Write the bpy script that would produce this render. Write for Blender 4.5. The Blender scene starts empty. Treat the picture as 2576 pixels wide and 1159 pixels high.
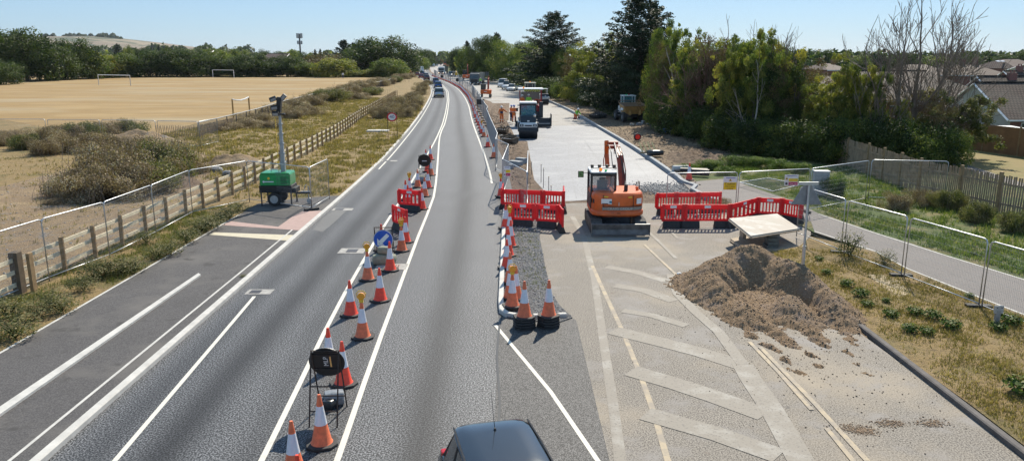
import bpy, bmesh, math, random
import numpy as np
from mathutils import Vector, Matrix, Euler
R = math.radians
random.seed(7); RNG = np.random.default_rng(7)
SC = bpy.context.scene; COL = SC.collection
# ---------------------------------------------------------------- camera model
F_, CX_, CY_, CAMH = 1909.0, 1288.0, 579.5, 7.0
PITCH = math.atan(437.5 / F_)
def P(u, v, z=0.0):
    """surveyed image point -> world point lying at height z"""
    y = v - CY_; f = F_*math.cos(PITCH) - y*math.sin(PITCH); d = F_*math.sin(PITCH) + y*math.cos(PITCH)
    k = (CAMH - z)/d
    return Vector(((u - CX_)*k, f*k, z))
def PZ(u, v, Y):
    """point at forward distance Y"""
    y = v - CY_; f = F_*math.cos(PITCH) - y*math.sin(PITCH); d = F_*math.sin(PITCH) + y*math.cos(PITCH)
    k = Y/f
    return Vector(((u - CX_)*k, Y, CAMH - d*k))
cam = bpy.data.cameras.new('camera'); camo = bpy.data.objects.new('camera', cam); COL.objects.link(camo)
camo.location = (0, 0, CAMH); camo.rotation_euler = (math.pi/2 - PITCH, 0, 0)
cam.sensor_width = 36; cam.lens = 36*F_/2576; cam.clip_end = 12000; cam.clip_start = 0.1
SC.camera = camo
# ---------------------------------------------------------------- light
SUN_EL, SUN_AZ = R(44), R(19)          # azimuth measured from +Y towards +X
w = bpy.data.worlds.new('World'); SC.world = w; w.use_nodes = True
nt = w.node_tree; bg = nt.nodes['Background']; sky = nt.nodes.new('ShaderNodeTexSky')
sky.sky_type = 'NISHITA'; sky.sun_disc = False; sky.sun_elevation = SUN_EL; sky.sun_rotation = SUN_AZ
sky.air_density = 1.0; sky.dust_density = 0.15; sky.ozone_density = 1.6
tint = nt.nodes.new('ShaderNodeMix'); tint.data_type = 'RGBA'; tint.blend_type = 'MULTIPLY'; tint.inputs[0].default_value = 1; tint.inputs[7].default_value = (.8, .93, 1.18, 1)
nt.links.new(sky.outputs[0], tint.inputs[6]); evn = nt.nodes.new('ShaderNodeMix'); evn.data_type = 'RGBA'; evn.inputs[0].default_value = .55; evn.inputs[7].default_value = (3.0, 4.9, 6.9, 1)
nt.links.new(tint.outputs[2], evn.inputs[6]); nt.links.new(evn.outputs[2], bg.inputs[0]); bg.inputs[1].default_value = 0.083
sl = bpy.data.lights.new('sun', 'SUN'); so = bpy.data.objects.new('sun', sl); COL.objects.link(so)
sl.energy = 5.0; sl.angle = R(0.5); sl.color = (1, .91, .76)
sd = Vector((math.sin(SUN_AZ)*math.cos(SUN_EL), math.cos(SUN_AZ)*math.cos(SUN_EL), math.sin(SUN_EL)))
so.rotation_euler = sd.to_track_quat('Z', 'Y').to_euler(); so.location = sd*50
SC.view_settings.view_transform = 'Standard'; SC.view_settings.look = 'None'; SC.view_settings.exposure = 0.42; SC.view_settings.gamma = 1
# ---------------------------------------------------------------- materials
MATS = {}
def nodes(m):
    m.use_nodes = True; n = m.node_tree; b = n.nodes['Principled BSDF']; return n, b
def NN(n, t, **k):
    x = n.nodes.new(t)
    for a, v in k.items(): setattr(x, a, v)
    return x
def noise(n, scale, detail=3, rough=.6, vec=None, stretch=None):
    tc = NN(n, 'ShaderNodeTexCoord'); t = NN(n, 'ShaderNodeTexNoise'); t.inputs['Scale'].default_value = scale
    t.inputs['Detail'].default_value = detail; t.inputs['Roughness'].default_value = rough
    src = tc.outputs['Object']
    if stretch:
        mp = NN(n, 'ShaderNodeMapping'); mp.inputs['Scale'].default_value = stretch; n.links.new(src, mp.inputs[0]); src = mp.outputs[0]
    n.links.new(src, t.inputs['Vector']); return t.outputs['Fac']
def ramp(n, fac, stops):
    r = NN(n, 'ShaderNodeValToRGB'); e = r.color_ramp.elements
    while len(e) < len(stops): e.new(.5)
    for x, (p, c) in zip(e, stops):
        x.position = p; x.color = (c[0], c[1], c[2], 1)
    n.links.new(fac, r.inputs[0]); return r.outputs[0]
def mix(n, fac, a, b, mode='MIX'):
    x = NN(n, 'ShaderNodeMix', data_type='RGBA', blend_type=mode)
    for i, val in ((0, fac), (6, a), (7, b)):
        if hasattr(val, 'is_output'): n.links.new(val, x.inputs[i])
        elif isinstance(val, (int, float)): x.inputs[i].default_value = val
        else: x.inputs[i].default_value = (val[0], val[1], val[2], 1)
    return x.outputs[2]
def bump(n, b, fac, strength=.3, dist=.02):
    x = NN(n, 'ShaderNodeBump'); x.inputs['Strength'].default_value = strength; x.inputs['Distance'].default_value = dist
    n.links.new(fac, x.inputs['Height']); n.links.new(x.outputs[0], b.inputs['Normal'])
def mat(name, col, rough=.5, metal=0., var=.18, scale=6, bmp=0., bscale=40, spec=.5, emit=0, coat=0):
    if name in MATS: return MATS[name]
    m = bpy.data.materials.new(name); n, b = nodes(m)
    f = noise(n, scale, 4, .65)
    lo = [c*(1-var) for c in col]; hi = [min(1, c*(1+var)) for c in col]
    c = ramp(n, f, [(.3, lo), (.7, hi)]); n.links.new(c, b.inputs['Base Color'])
    b.inputs['Roughness'].default_value = rough; b.inputs['Metallic'].default_value = metal
    b.inputs['Specular IOR Level'].default_value = spec; b.inputs['Coat Weight'].default_value = coat
    if bmp: bump(n, b, noise(n, bscale, 3), bmp, .01)
    if emit: b.inputs['Emission Color'].default_value = (*col, 1); b.inputs['Emission Strength'].default_value = emit
    MATS[name] = m; return m
def glass(name, col=(.03, .045, .05), rough=.06, alpha=1):
    if name in MATS: return MATS[name]
    m = bpy.data.materials.new(name); n, b = nodes(m)
    b.inputs['Base Color'].default_value = (*col, 1); b.inputs['Roughness'].default_value = rough
    b.inputs['Specular IOR Level'].default_value = .8; b.inputs['Alpha'].default_value = alpha
    MATS[name] = m; return m
def multi(name, layers, rough=.9, bmp=.4, bscale=30, bdist=.03, spec=.25):
    """ground material: base colour, then (colour, noise scale, lo, hi, stretch) blotches over it"""
    if name in MATS: return MATS[name]
    m = bpy.data.materials.new(name); n, b = nodes(m); cur = layers[0]
    for L in layers[1:]:
        f = noise(n, L[1], 5, .65, stretch=L[4] if len(L) > 4 else None)
        mr = NN(n, 'ShaderNodeMapRange'); mr.inputs[1].default_value = L[2]; mr.inputs[2].default_value = L[3]
        n.links.new(f, mr.inputs[0]); cur = mix(n, mr.outputs[0], cur, L[0])
    n.links.new(cur, b.inputs['Base Color']); b.inputs['Roughness'].default_value = rough; b.inputs['Specular IOR Level'].default_value = spec
    if bmp: bump(n, b, noise(n, bscale, 6, .75), bmp, bdist)
    MATS[name] = m; return m
# ---------------------------------------------------------------- mesh builder
class MB:
    def __init__(s): s.v = []; s.f = []; s.m = []
    def add(s, vs, fs, mi=0, M=None):
        o = len(s.v)
        for p in vs:
            p = Vector(p); s.v.append(tuple(M @ p if M else p))
        for f in fs: s.f.append([i+o for i in f]); s.m.append(mi)
        return s
    def box(s, c, d, mi=0, rot=(0, 0, 0), M=None, taper=1.0):
        x, y, z = [a/2 for a in d]; E = Euler(rot).to_matrix(); c = Vector(c)
        vs = []
        for sz in (-1, 1):
            t = taper if sz > 0 else 1
            for sx, sy in ((-1, -1), (1, -1), (1, 1), (-1, 1)): vs.append(c + E @ Vector((sx*x*t, sy*y*t, sz*z)))
        return s.add(vs, [(3, 2, 1, 0), (4, 5, 6, 7), (0, 1, 5, 4), (1, 2, 6, 5), (2, 3, 7, 6), (3, 0, 4, 7)], mi, M)
    def cyl(s, a, b, r0, r1=None, n=10, mi=0, caps=True, M=None):
        r1 = r0 if r1 is None else r1; a = Vector(a); b = Vector(b); d = (b-a)
        if d.length < 1e-6: return s
        q = d.to_track_quat('Z', 'Y').to_matrix(); vs = []
        for c, r in ((a, r0), (b, r1)):
            for i in range(n):
                t = 2*math.pi*i/n; vs.append(c + q @ Vector((r*math.cos(t), r*math.sin(t), 0)))
        fs = [(i, (i+1) % n, n+(i+1) % n, n+i) for i in range(n)]
        if caps: fs += [tuple(range(n-1, -1, -1)), tuple(range(n, 2*n))]
        return s.add(vs, fs, mi, M)
    def tube(s, pts, r, n=6, mi=0, M=None):
        pts = [Vector(p) for p in pts]; vs = []; fs = []
        for k, p in enumerate(pts):
            d = (pts[min(k+1, len(pts)-1)] - pts[max(k-1, 0)])
            q = d.to_track_quat('Z', 'Y').to_matrix(); rr = r[k] if isinstance(r, (list, tuple)) else r
            for i in range(n):
                t = 2*math.pi*i/n; vs.append(p + q @ Vector((rr*math.cos(t), rr*math.sin(t), 0)))
        for k in range(len(pts)-1):
            for i in range(n): fs.append((k*n+i, k*n+(i+1) % n, (k+1)*n+(i+1) % n, (k+1)*n+i))
        fs += [tuple(range(n-1, -1, -1)), tuple(range((len(pts)-1)*n, len(pts)*n))]
        return s.add(vs, fs, mi, M)
    def ring(s, r0, r1, h, n=40):
        vs = [(r*math.cos(2*math.pi*i/n), r*math.sin(2*math.pi*i/n), z) for r, z in ((r0, 0), (r1, 0), (r1, h), (r0, h)) for i in range(n)]
        fs = [(k*n+i, k*n+(i+1) % n, ((k+1) % 4)*n+(i+1) % n, ((k+1) % 4)*n+i) for k in range(4) for i in range(n)]
        return s.add(vs, fs)
    def lathe(s, prof, n=20, mi=0, M=None, c=(0, 0, 0)):
        vs = []; fs = []; c = Vector(c)
        for r, z in prof:
            for i in range(n):
                t = 2*math.pi*i/n; vs.append(c + Vector((r*math.cos(t), r*math.sin(t), z)))
        for k in range(len(prof)-1):
            for i in range(n): fs.append((k*n+i, k*n+(i+1) % n, (k+1)*n+(i+1) % n, (k+1)*n+i))
        fs += [tuple(range(n-1, -1, -1)), tuple(range((len(prof)-1)*n, len(prof)*n))]
        return s.add(vs, fs, mi, M)
    def prism(s, poly, a, b, axis='z', mi=0, M=None):
        """poly of 2-D points extruded between a and b along axis (x: poly=(y,z); y: (x,z); z: (x,y))"""
        n = len(poly); vs = []
        for t in (a, b):
            for p in poly:
                vs.append({'x': (t, p[0], p[1]), 'y': (p[0], t, p[1]), 'z': (p[0], p[1], t)}[axis])
        fs = [(i, (i+1) % n, n+(i+1) % n, n+i) for i in range(n)] + [tuple(range(n-1, -1, -1)), tuple(range(n, 2*n))]
        return s.add(vs, fs, mi, M)
    def loft(s, rings, mi=0, caps=True, M=None):
        n = len(rings[0]); vs = [p for r in rings for p in r]; fs = []
        for k in range(len(rings)-1):
            for i in range(n): fs.append((k*n+i, k*n+(i+1) % n, (k+1)*n+(i+1) % n, (k+1)*n+i))
        if caps: fs += [tuple(range(n-1, -1, -1)), tuple(range((len(rings)-1)*n, len(rings)*n))]
        return s.add(vs, fs, mi, M)
    def mesh(s, name):
        me = bpy.data.meshes.new(name); me.from_pydata(s.v, [], s.f); me.polygons.foreach_set('material_index', s.m)
        bm = bmesh.new(); bm.from_mesh(me); bmesh.ops.recalc_face_normals(bm, faces=bm.faces); bm.to_mesh(me); bm.free()
        me.update(); return me
def obj(name, data, mats, parent=None, bevel=0, smooth=None, label=None, fix=True):
    me = data.mesh(name) if isinstance(data, MB) else data
    for m in (mats if isinstance(mats, (list, tuple)) else [mats]): me.materials.append(m)
    if smooth is not None:
        me.polygons.foreach_set('use_smooth', [True]*len(me.polygons)); me.set_sharp_from_angle(angle=R(smooth))
    o = bpy.data.objects.new(name, me); COL.objects.link(o)
    if parent: o.parent = parent
    if bevel:
        b = o.modifiers.new('bevel', 'BEVEL'); b.width = bevel; b.segments = 2; b.limit_method = 'ANGLE'; b.angle_limit = R(40)
    if label: o['label'] = label
    return o
def tag(o, label, cat, group=None):
    o['label'] = label; o['category'] = cat
    if group: o['group'] = group
    return o
def thing(name, loc, rz, label, cat, group=None):
    o = bpy.data.objects.new(name, None); COL.objects.link(o); o.location = loc; o.rotation_euler = (0, 0, rz); o.empty_display_size = .3
    return tag(o, label, cat, group)
def struct(o): o['kind'] = 'structure'; return o
def stuff(o, label, cat): o['kind'] = 'stuff'; return tag(o, label, cat)
def dup(o, loc=None, rz=None, label=None, group=None, parent=None):
    c = o.copy(); COL.objects.link(c)
    if parent is not None: c.parent = parent
    if loc is not None: c.location = loc
    if rz is not None: c.rotation_euler = (0, 0, rz)
    if label: c['label'] = label
    if group: c['group'] = group
    for ch in list(o.children): dup(ch, parent=c)
    return c
class Once:
    """first call uses the prototype itself, later calls copy it"""
    ALL = []
    def __init__(s, o): s.o = o; s.used = False; Once.ALL.append(s)
    def __call__(s, loc, rz=0, label=None, group=None):
        if not s.used:
            s.used = True; o = s.o; o.location = loc; o.rotation_euler = (0, 0, rz)
            if label: o['label'] = label
            if group: o['group'] = group
            return o
        c = dup(s.o, loc, rz, label, group)
        if not group and 'group' in c: del c['group']
        return c
def text_mesh(s, size, ext=.002):
    cu = bpy.data.curves.new('lettering', 'FONT'); cu.body = s; cu.size = size; cu.extrude = ext; cu.align_x = 'CENTER'; cu.align_y = 'CENTER'
    t = bpy.data.objects.new('lettering', cu); COL.objects.link(t); bpy.context.view_layer.update()
    me = bpy.data.meshes.new_from_object(t.evaluated_get(bpy.context.evaluated_depsgraph_get()))
    bpy.data.objects.remove(t); bpy.data.curves.remove(cu); return me
def text(s, size, m, parent, loc, rot=(math.pi/2, 0, 0), bold=0):
    me = text_mesh(s, size)
    o = obj('lettering', me, m, parent); o.location = loc; o.rotation_euler = rot; return o
def interp(tab):
    ys = [a for a, b in tab]; xs = [b for a, b in tab]
    Y = np.linspace(ys[0], ys[-1], 4000); X = np.interp(Y, ys, xs)
    k = 25; Xp = np.pad(X, k, mode='edge'); Xs = np.convolve(Xp, np.ones(2*k+1)/(2*k+1), 'valid'); Xs[:k] = X[:k]; Xs[-k:] = X[-k:]
    return lambda y: float(np.interp(y, Y, Xs))
def inpoly(x, y, poly):
    c = np.zeros(len(x), bool); n = len(poly); j = n-1
    for i in range(n):
        xi, yi = poly[i][0], poly[i][1]; xj, yj = poly[j][0], poly[j][1]
        c ^= ((yi > y) != (yj > y)) & (x < (xj-xi)*(y-yi)/(yj-yi+1e-12)+xi); j = i
    return c
def sample(poly, n, rng=RNG, clump=0):
    a = np.array([(p[0], p[1]) for p in poly]); lo = a.min(0); hi = a.max(0); out = np.zeros((0, 2))
    while len(out) < n:
        q = lo+(hi-lo)*rng.random((n*2, 2))
        if clump:
            d = np.sin(q[:, 0]*1.7+np.sin(q[:, 1]*.9)*2)*np.sin(q[:, 1]*1.3+np.sin(q[:, 0]*1.1)*2)+.4*np.sin(q[:, 0]*5.1)*np.sin(q[:, 1]*4.3)
            q = q[rng.random(len(q)) < np.clip(.5+clump*d, .03, 1)]
        q = q[inpoly(q[:, 0], q[:, 1], poly)]; out = np.vstack([out, q])
    return out[:n]
def fastmesh(name, V, Fq, nper, tone=None):
    me = bpy.data.meshes.new(name); me.vertices.add(len(V)); me.vertices.foreach_set('co', V.astype(np.float32).ravel())
    me.loops.add(Fq.size); me.loops.foreach_set('vertex_index', Fq.astype(np.int32).ravel())
    me.polygons.add(len(Fq)); me.polygons.foreach_set('loop_start', (np.arange(len(Fq))*nper).astype(np.int32))
    me.update(calc_edges=True)
    if tone is not None:
        at = me.attributes.new('tone', 'FLOAT', 'POINT'); at.data.foreach_set('value', tone.astype(np.float32))
    return me
# ================================================================ GROUND
def slab(name, poly, ztop, m, zbot=-.4, parent=None):
    mb = MB(); mb.prism([(p[0], p[1]) for p in poly], zbot, ztop, 'z'); me = mb.mesh(name)
    bm = bmesh.new(); bm.from_mesh(me); bmesh.ops.triangulate(bm, faces=[f for f in bm.faces if len(f.verts) > 4]); bm.to_mesh(me); bm.free()
    return struct(obj(name, me, m, parent)) if parent is None else obj(name, me, m, parent)
def sheet(name, poly, z, m):
    me = bpy.data.meshes.new(name); me.from_pydata([(p[0], p[1], z) for p in poly], [], [list(range(len(poly)))])
    bm = bmesh.new(); bm.from_mesh(me); bmesh.ops.triangulate(bm, faces=bm.faces)
    for f in bm.faces:
        f.normal_update()
        if f.normal.z < 0: f.normal_flip()
    bm.to_mesh(me); bm.free(); return struct(obj(name, me, m))
dry = (.30, .235, .13); straw = (.36, .29, .17); green = (.09, .125, .035); dirtc = (.27, .205, .14)
M_field = multi('dry_field', [(.285, .19, .08), ((.35, .245, .115), .06, .45, .62, (1, 3, 1)), ((.2, .145, .085), .5, .55, .75, (.6, 2.2, 1)), ((.25, .18, .09), 2.5, .58, .8), ((.34, .28, .18), .02, .5, .7, (1, 4, 1))], bmp=.3, bscale=8, bdist=.1)
M_verge = multi('verge_ground', [(.27, .19, .085), ((.15, .13, .05), .35, .52, .66), ((.3, .225, .12), .8, .5, .68), ((.14, .1, .05), 7, .5, .7), ((.33, .27, .17), .25, .6, .75), ((.1, .08, .04), 16, .55, .68)], bmp=.8, bscale=12, bdist=.08)
M_green = multi('green_verge', [(.085, .12, .035), ((.2, .17, .075), .5, .47, .6), ((.05, .075, .022), 3, .5, .7), ((.3, .25, .13), 1.4, .62, .76)], bmp=.8, bscale=14, bdist=.08)
M_lawn = multi('parched_lawn', [(.24, .19, .085), ((.15, .15, .05), .3, .5, .7), ((.2, .155, .07), 5, .5, .7)], bmp=.3)
M_soil = multi('bare_soil', [(.3, .215, .13), ((.38, .28, .165), .4, .48, .62), ((.2, .15, .105), 1.8, .52, .72, (1, 2, 1)), ((.25, .235, .22), .9, .56, .7), ((.13, .095, .065), 9, .58, .72)], bmp=1, bscale=9, bdist=.14)
M_darksoil = multi('turned_soil', [(.19, .135, .095), ((.27, .2, .14), 1.2, .48, .65), ((.11, .08, .06), 5, .5, .7)], bmp=1, bscale=10, bdist=.15)
M_gravel = multi('loose_gravel', [(.2, .2, .2), ((.07, .07, .075), 26, .45, .56), ((.38, .37, .36), 18, .57, .66), ((.11, .13, .05), 1.1, .58, .68)], bmp=1, bscale=26, bdist=.05)
M_far = multi('distant_ground', [(.13, .135, .07), ((.24, .2, .12), .004, .45, .6), ((.06, .08, .04), .02, .5, .65)], bmp=0)
def asphalt(name, base, speck, spots, rough=.62, lat=False, fscale=42, extra=None, glint=.35):
    m = bpy.data.materials.new(name); n, b = nodes(m)
    f1 = noise(n, fscale, 2, .5); c = ramp(n, f1, [(.40, speck[0]), (.5, base), (.6, speck[1])])
    f2 = noise(n, .35, 4, .6); c = mix(n, ramp(n, f2, [(.35, (0, 0, 0)), (.7, (1, 1, 1))]), c, mix(n, 1, c, (.86, .86, .86), 'MULTIPLY'))
    if lat:
        at = NN(n, 'ShaderNodeAttribute', attribute_name='track'); f3 = noise(n, .6, 3, .6, stretch=(1, .12, 1))
        ml = NN(n, 'ShaderNodeMath', operation='MULTIPLY'); n.links.new(at.outputs['Fac'], ml.inputs[0])
        mr = NN(n, 'ShaderNodeMapRange'); mr.inputs[1].default_value = .3; mr.inputs[2].default_value = .62; mr.inputs[3].default_value = .85; mr.inputs[4].default_value = 1.0
        n.links.new(f3, mr.inputs[0]); n.links.new(mr.outputs[0], ml.inputs[1])
        c = mix(n, ml.outputs[0], c, mix(n, 1, c, (.2, .2, .21), 'MULTIPLY'))
    if extra:
        for col, sc_, lo, hi in extra:
            f = noise(n, sc_, 4, .6); mr = NN(n, 'ShaderNodeMapRange'); mr.inputs[1].default_value = lo; mr.inputs[2].default_value = hi
            n.links.new(f, mr.inputs[0]); c = mix(n, mr.outputs[0], c, col)
    n.links.new(c, b.inputs['Base Color']); b.inputs['Roughness'].default_value = rough; b.inputs['Specular IOR Level'].default_value = glint
    bump(n, b, noise(n, fscale*1.2, 3, .7), .3, .01); MATS[name] = m; return m
M_road = asphalt('road_asphalt', (.066, .069, .074), ((.01, .01, .011), (.25, .255, .265)), 0, .58, True, fscale=31)
M_dark = asphalt('worn_asphalt', (.062, .06, .06), ((.018, .018, .019), (.19, .185, .18)), 0, .7, fscale=50)
M_path = asphalt('path_asphalt', (.085, .08, .08), ((.06, .057, .058), (.115, .11, .108)), 0, .8, extra=[((.12, .112, .105), .5, .5, .7), ((.055, .052, .05), 1.7, .6, .7)])
M_old = asphalt('old_surfacing', (.255, .228, .195), ((.11, .098, .085), (.335, .305, .262)), 0, .85, fscale=34,
                extra=[((.335, .285, .22), .2, .5, .7), ((.27, .25, .23), .7, .52, .66), ((.15, .14, .125), 7, .64, .7), ((.2, .17, .14), 2.2, .64, .72), ((.085, .075, .065), 26, .6, .66)], glint=.3)
M_new = asphalt('new_base_course', (.165, .176, .2), ((.062, .067, .078), (.28, .297, .335)), 0, .6, fscale=22, extra=[((.235, .245, .265), .3, .5, .7), ((.15, .158, .175), .9, .6, .7)], glint=.5)
M_conc = asphalt('milled_concrete', (.36, .345, .32), ((.25, .235, .215), (.43, .41, .39)), 0, .8, fscale=9, extra=[((.25, .21, .17), .25, .56, .7)], glint=.3)
M_fpath = asphalt('footway_asphalt', (.17, .155, .148), ((.12, .11, .105), (.22, .2, .19)), 0, .8)
M_kerb = mat('kerb_concrete', (.5, .49, .46), .8, var=.15, scale=3, bmp=.3)
M_kerb2 = mat('kerb_grey', (.27, .29, .31), .8, var=.2, scale=2, bmp=.3)
M_kerbd = mat('kerb_dark', (.1, .09, .085), .85, var=.3, scale=4, bmp=.4)
M_paint = multi('road_paint', [(.66, .63, .55), ((.5, .49, .46), 3, .55, .72), ((.2, .2, .2), 40, .66, .72)], .6, bmp=.2)
M_worn = multi('worn_paint', [(.33, .31, .275), ((.26, .235, .2), 1.3, .36, .5), ((.17, .155, .14), 19, .56, .64)], .7, bmp=.2)
M_cream = multi('cream_paint', [(.42, .345, .24), ((.3, .26, .21), 2.4, .42, .56), ((.2, .19, .18), 14, .62, .7)], .7, bmp=.2)
M_pink = multi('tactile_pink', [(.42, .3, .27), ((.35, .25, .22), 6, .5, .7)], .8, bmp=.5, bscale=30)
M_buff = multi('tactile_buff', [(.55, .5, .38), ((.45, .4, .3), 6, .5, .7)], .8, bmp=.5, bscale=30)

xl = interp([(-20, -8.15), (0, -8.15), (20, -8.36), (38, -8.6), (48, -8.66), (56, -9.1), (70, -9.75), (91, -11), (117, -12.84), (146, -15.2), (178, -18.6), (214, -23.6), (250, -29.6), (291, -36.5), (368, -48), (557, -70), (1300, -112), (1700, -125)])
xr = interp([(-20, .1), (0, .05), (19.8, -.41), (29, -.62), (37.7, -.82), (45, -1.22), (56, -2.03), (72, -3.42), (87, -4.6), (111, -6.2), (137.6, -8.5), (172, -12.1), (211, -17.7), (241, -22.8), (274, -28.6), (368, -41), (557, -62), (1300, -104), (1700, -117)])
xc = interp([(-20, -3.6), (0, -4.0), (12, -4.4), (15.6, -4.68), (20.7, -5.04), (31.5, -5.44), (36.5, -5.53), (48, -5.92), (64.7, -6.54), (69.4, -6.77), (80.7, -7.35), (98, -8.5), (125, -10.5), (158, -13.4), (196, -18), (241, -25.5), (274, -32), (368, -44.5), (557, -66)])
xd = interp([(-20, -2.3), (0, -2.7), (12.3, -3.09), (15.6, -3.28), (20.7, -3.44), (31.5, -3.82), (37.9, -3.93), (46, -4.6), (56, -5.45), (64.7, -6.22), (72, -6.75), (80.7, -7.1), (98, -8.25), (125, -10.25), (158, -13.1), (196, -17.7), (241, -25.2), (274, -31.7), (368, -44.2), (557, -65.7)])
xf = interp([(-20, 1.6), (39, .1), (45, -.1), (56, -.75), (72, -2.2), (87, -3.5), (111, -5.1), (137.6, -7.3), (172, -10.9), (211, -16.2), (241, -21.2), (274, -27), (368, -39.3), (557, -60), (1700, -112)])   # site fence line
xk = interp([(30, 9.9), (44, 9.66), (58, 9.6), (77, 8.7), (104, 7.6), (122, 5.9), (150, 4.2), (175, 2.6), (200, 0), (230, -5), (260, -11), (300, -20), (368, -31), (557, -50), (1700, -100)])                # right kerb of the new carriageway
def stations(a, b, n=120, p=1.8): return [a+(b-a)*(i/n)**p for i in range(n+1)]
struct(sheet('ground', [(-5000, -60), (5000, -60), (5000, 6000), (-5000, 6000)], -.38, M_far))
# carriageway in use, its lateral position kept for the oil-darkened lane centres
ys = stations(-15, 1500, 150, 2.6); NL = 40; V = []; T = []
for y in ys:
    a = xl(y); b = xf(y) if y > 38.6 else -.3
    for j in range(NL+1):
        x = a+(b-a)*j/NL; V.append((x, y, 0))
        l1 = abs(x-(xl(y)+1.95)); l2 = abs(x-(xr(y)-1.45)); l3 = abs(x-(xl(y)+.75))
        t = max(math.exp(-(l1/.45)**2), math.exp(-(l2/.45)**2)*.95, .6*math.exp(-(l3/.35)**2), .55*math.exp(-(abs(x-(xc(y)-.25))/.3)**2))
        if xc(y)+.2 < x < xd(y)-.05 or x > xr(y)+.1: t = max(t, .42)
        T.append(t)
Fq = [(i*(NL+1)+j, i*(NL+1)+j+1, (i+1)*(NL+1)+j+1, (i+1)*(NL+1)+j) for i in range(len(ys)-1) for j in range(NL)]
me = fastmesh('road', np.array(V), np.array(Fq), 4)
at = me.attributes.new('track', 'FLOAT', 'POINT'); at.data.foreach_set('value', T)
struct(obj('road', me, M_road))
def line(name, fx, y0, y1, w, m, z=.004, n=60):
    ys = stations(y0, y1, n, 1.6); L = [(fx(y)-w/2, y) for y in ys]; Rr = [(fx(y)+w/2, y) for y in ys][::-1]
    return sheet(name, L+Rr, z, m)
def seg(name, pts, w, m, z=.004, w2=None):
    """painted strip along world points"""
    pts = [Vector((p[0], p[1])) for p in pts]; L = []; Q = []
    for i, p in enumerate(pts):
        d = (pts[min(i+1, len(pts)-1)]-pts[max(i-1, 0)]).normalized(); nrm = Vector((-d.y, d.x)); ww = w if w2 is None else w+(w2-w)*i/(len(pts)-1)
        L.append(p+nrm*ww/2); Q.append(p-nrm*ww/2)
    return sheet(name, L+Q[::-1], z, m)
line('road_marking', xc, 2, 420, .115, M_paint); line('road_marking', xd, 2, 420, .115, M_paint)
line('road_marking', xr, 42.5, 420, .12, M_paint); line('road_marking', lambda y: xl(y)+.3, 48, 420, .1, M_paint)
seg('road_marking', [P(288, 1159)+Vector((.15, -4, 0)), P(288, 1159), P(640, 745)], .1, M_paint)
seg('road_marking', [P(1246, 818), P(1385, 985), P(1506, 1162), (2.1, 10, 0)], .095, M_paint, .0115)
seg('road_joint', [(-.33, 20), (-.36, 17), (-.25, 14.5), (-.3, 10)], .05, z=.012, m= mat('bitumen', (.02, .02, .02), .4))
M_patch = asphalt('patch_asphalt', (.15, .15, .15), ((.1, .1, .1), (.2, .2, .2)), 0, .75)
sheet('gully_patch', [P(846, 524), P(880, 522), P(840, 560), P(812, 583), P(786, 578), P(812, 549)], .0025, M_patch)
sheet('joint_patch', [P(1247, 520), P(1232, 530), P(1226, 566), P(1238, 574), P(1247, 573)], .0025, M_patch)
slab('dark_patch', [(-.34, 20.1), (.2, 20.1), (1.2, 20.6), (1.75, 19.6), (1.72, 5), (1.9, -15), (-.34, -15)], .006, M_dark, -.01)
# raised left side, closed by a kerb that follows the carriageway
ys = stations(-15, 1500, 110, 2.4)
slab('grass_verge', [(xl(y)-.14, y) for y in ys] + [(-3500, 1500), (-3500, -15)], .1, M_verge)
def kerb(name, fx, y0, y1, wd, h, m, side=-1, z0=-.35, n=90, p=1.8):
    ys = stations(y0, y1, n, p); rings = []
    for y in ys:
        a = fx(y); b = a+side*wd; c = .03*side
        rings.append([(a, y, z0), (a, y, h-.03), (a+c, y, h), (b, y, h), (b, y, z0)])
    mb = MB(); mb.loft(rings); return mb
struct(obj('kerb', kerb('kerb', xl, -15, 700, .16, .125, M_kerb), M_kerb))
# path, upstand divider, edging
slab('cycle_path', [(-12.25, -15), (-12.2, 16.9), (-12.2, 33.5), P(650, 517), P(742, 505), P(825, 498), (xl(38)-.1, 38), (xl(30)-.1, 30), (xl(21)-.1, 21), (xl(0)-.1, -15)], .106, M_path, 0)
slab('path_divider', [P(-120, 1105, .16), P(0, 1021, .16), P(499, 686, .16), P(505, 690, .16), P(12, 1032, .16), P(-108, 1116, .16)], .16, M_kerb, 0)
seg('path_edging', [(-8.9, -15), (-8.8, 12.2), (-8.9, 24), (-8.97, 30.2)], .07, M_kerb, .112)
seg('path_edging', [(-12.27, -15), (-12.22, 17), (-12.2, 33.4)], .08, M_kerb, .112)
clampk = lambda L: [(min(p.x, xl(p.y)-.165), p.y) for p in L]
sheet('tactile_paving', clampk([P(700, 570, .11), P(735, 545, .11), P(762, 531, .11), P(829, 530, .11), P(806, 549, .11), P(752, 579, .11), P(560, 566, .11), P(578, 556, .11)]), .1105, M_pink)
sheet('tactile_paving', clampk([P(526, 590, .11), P(538, 584, .11), P(752, 591, .11), P(737, 605, .11)]), .1105, M_buff)
# dirt, field, bare ground left
field = [P(-900, 300), P(0, 303), (-31, 62.5), P(500, 311), P(560, 298), P(643, 277), P(760, 247), P(860, 225), P(935, 209), P(1010, 197), (-40, 262), (-60, 275), (-420, 262), (-420, 60)]
sheet('sports_field', field, .112, M_field)
soil = [(-15.2, 10), (-15.0, 24), (-15, 33), (-16, 40), P(560, 400, .1), P(480, 372, .1), P(380, 400, .1), P(160, 430, .1), P(0, 470, .1), P(-300, 500, .1), (-45, 10)]
sheet('bare_ground', soil, .108, M_soil)
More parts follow.
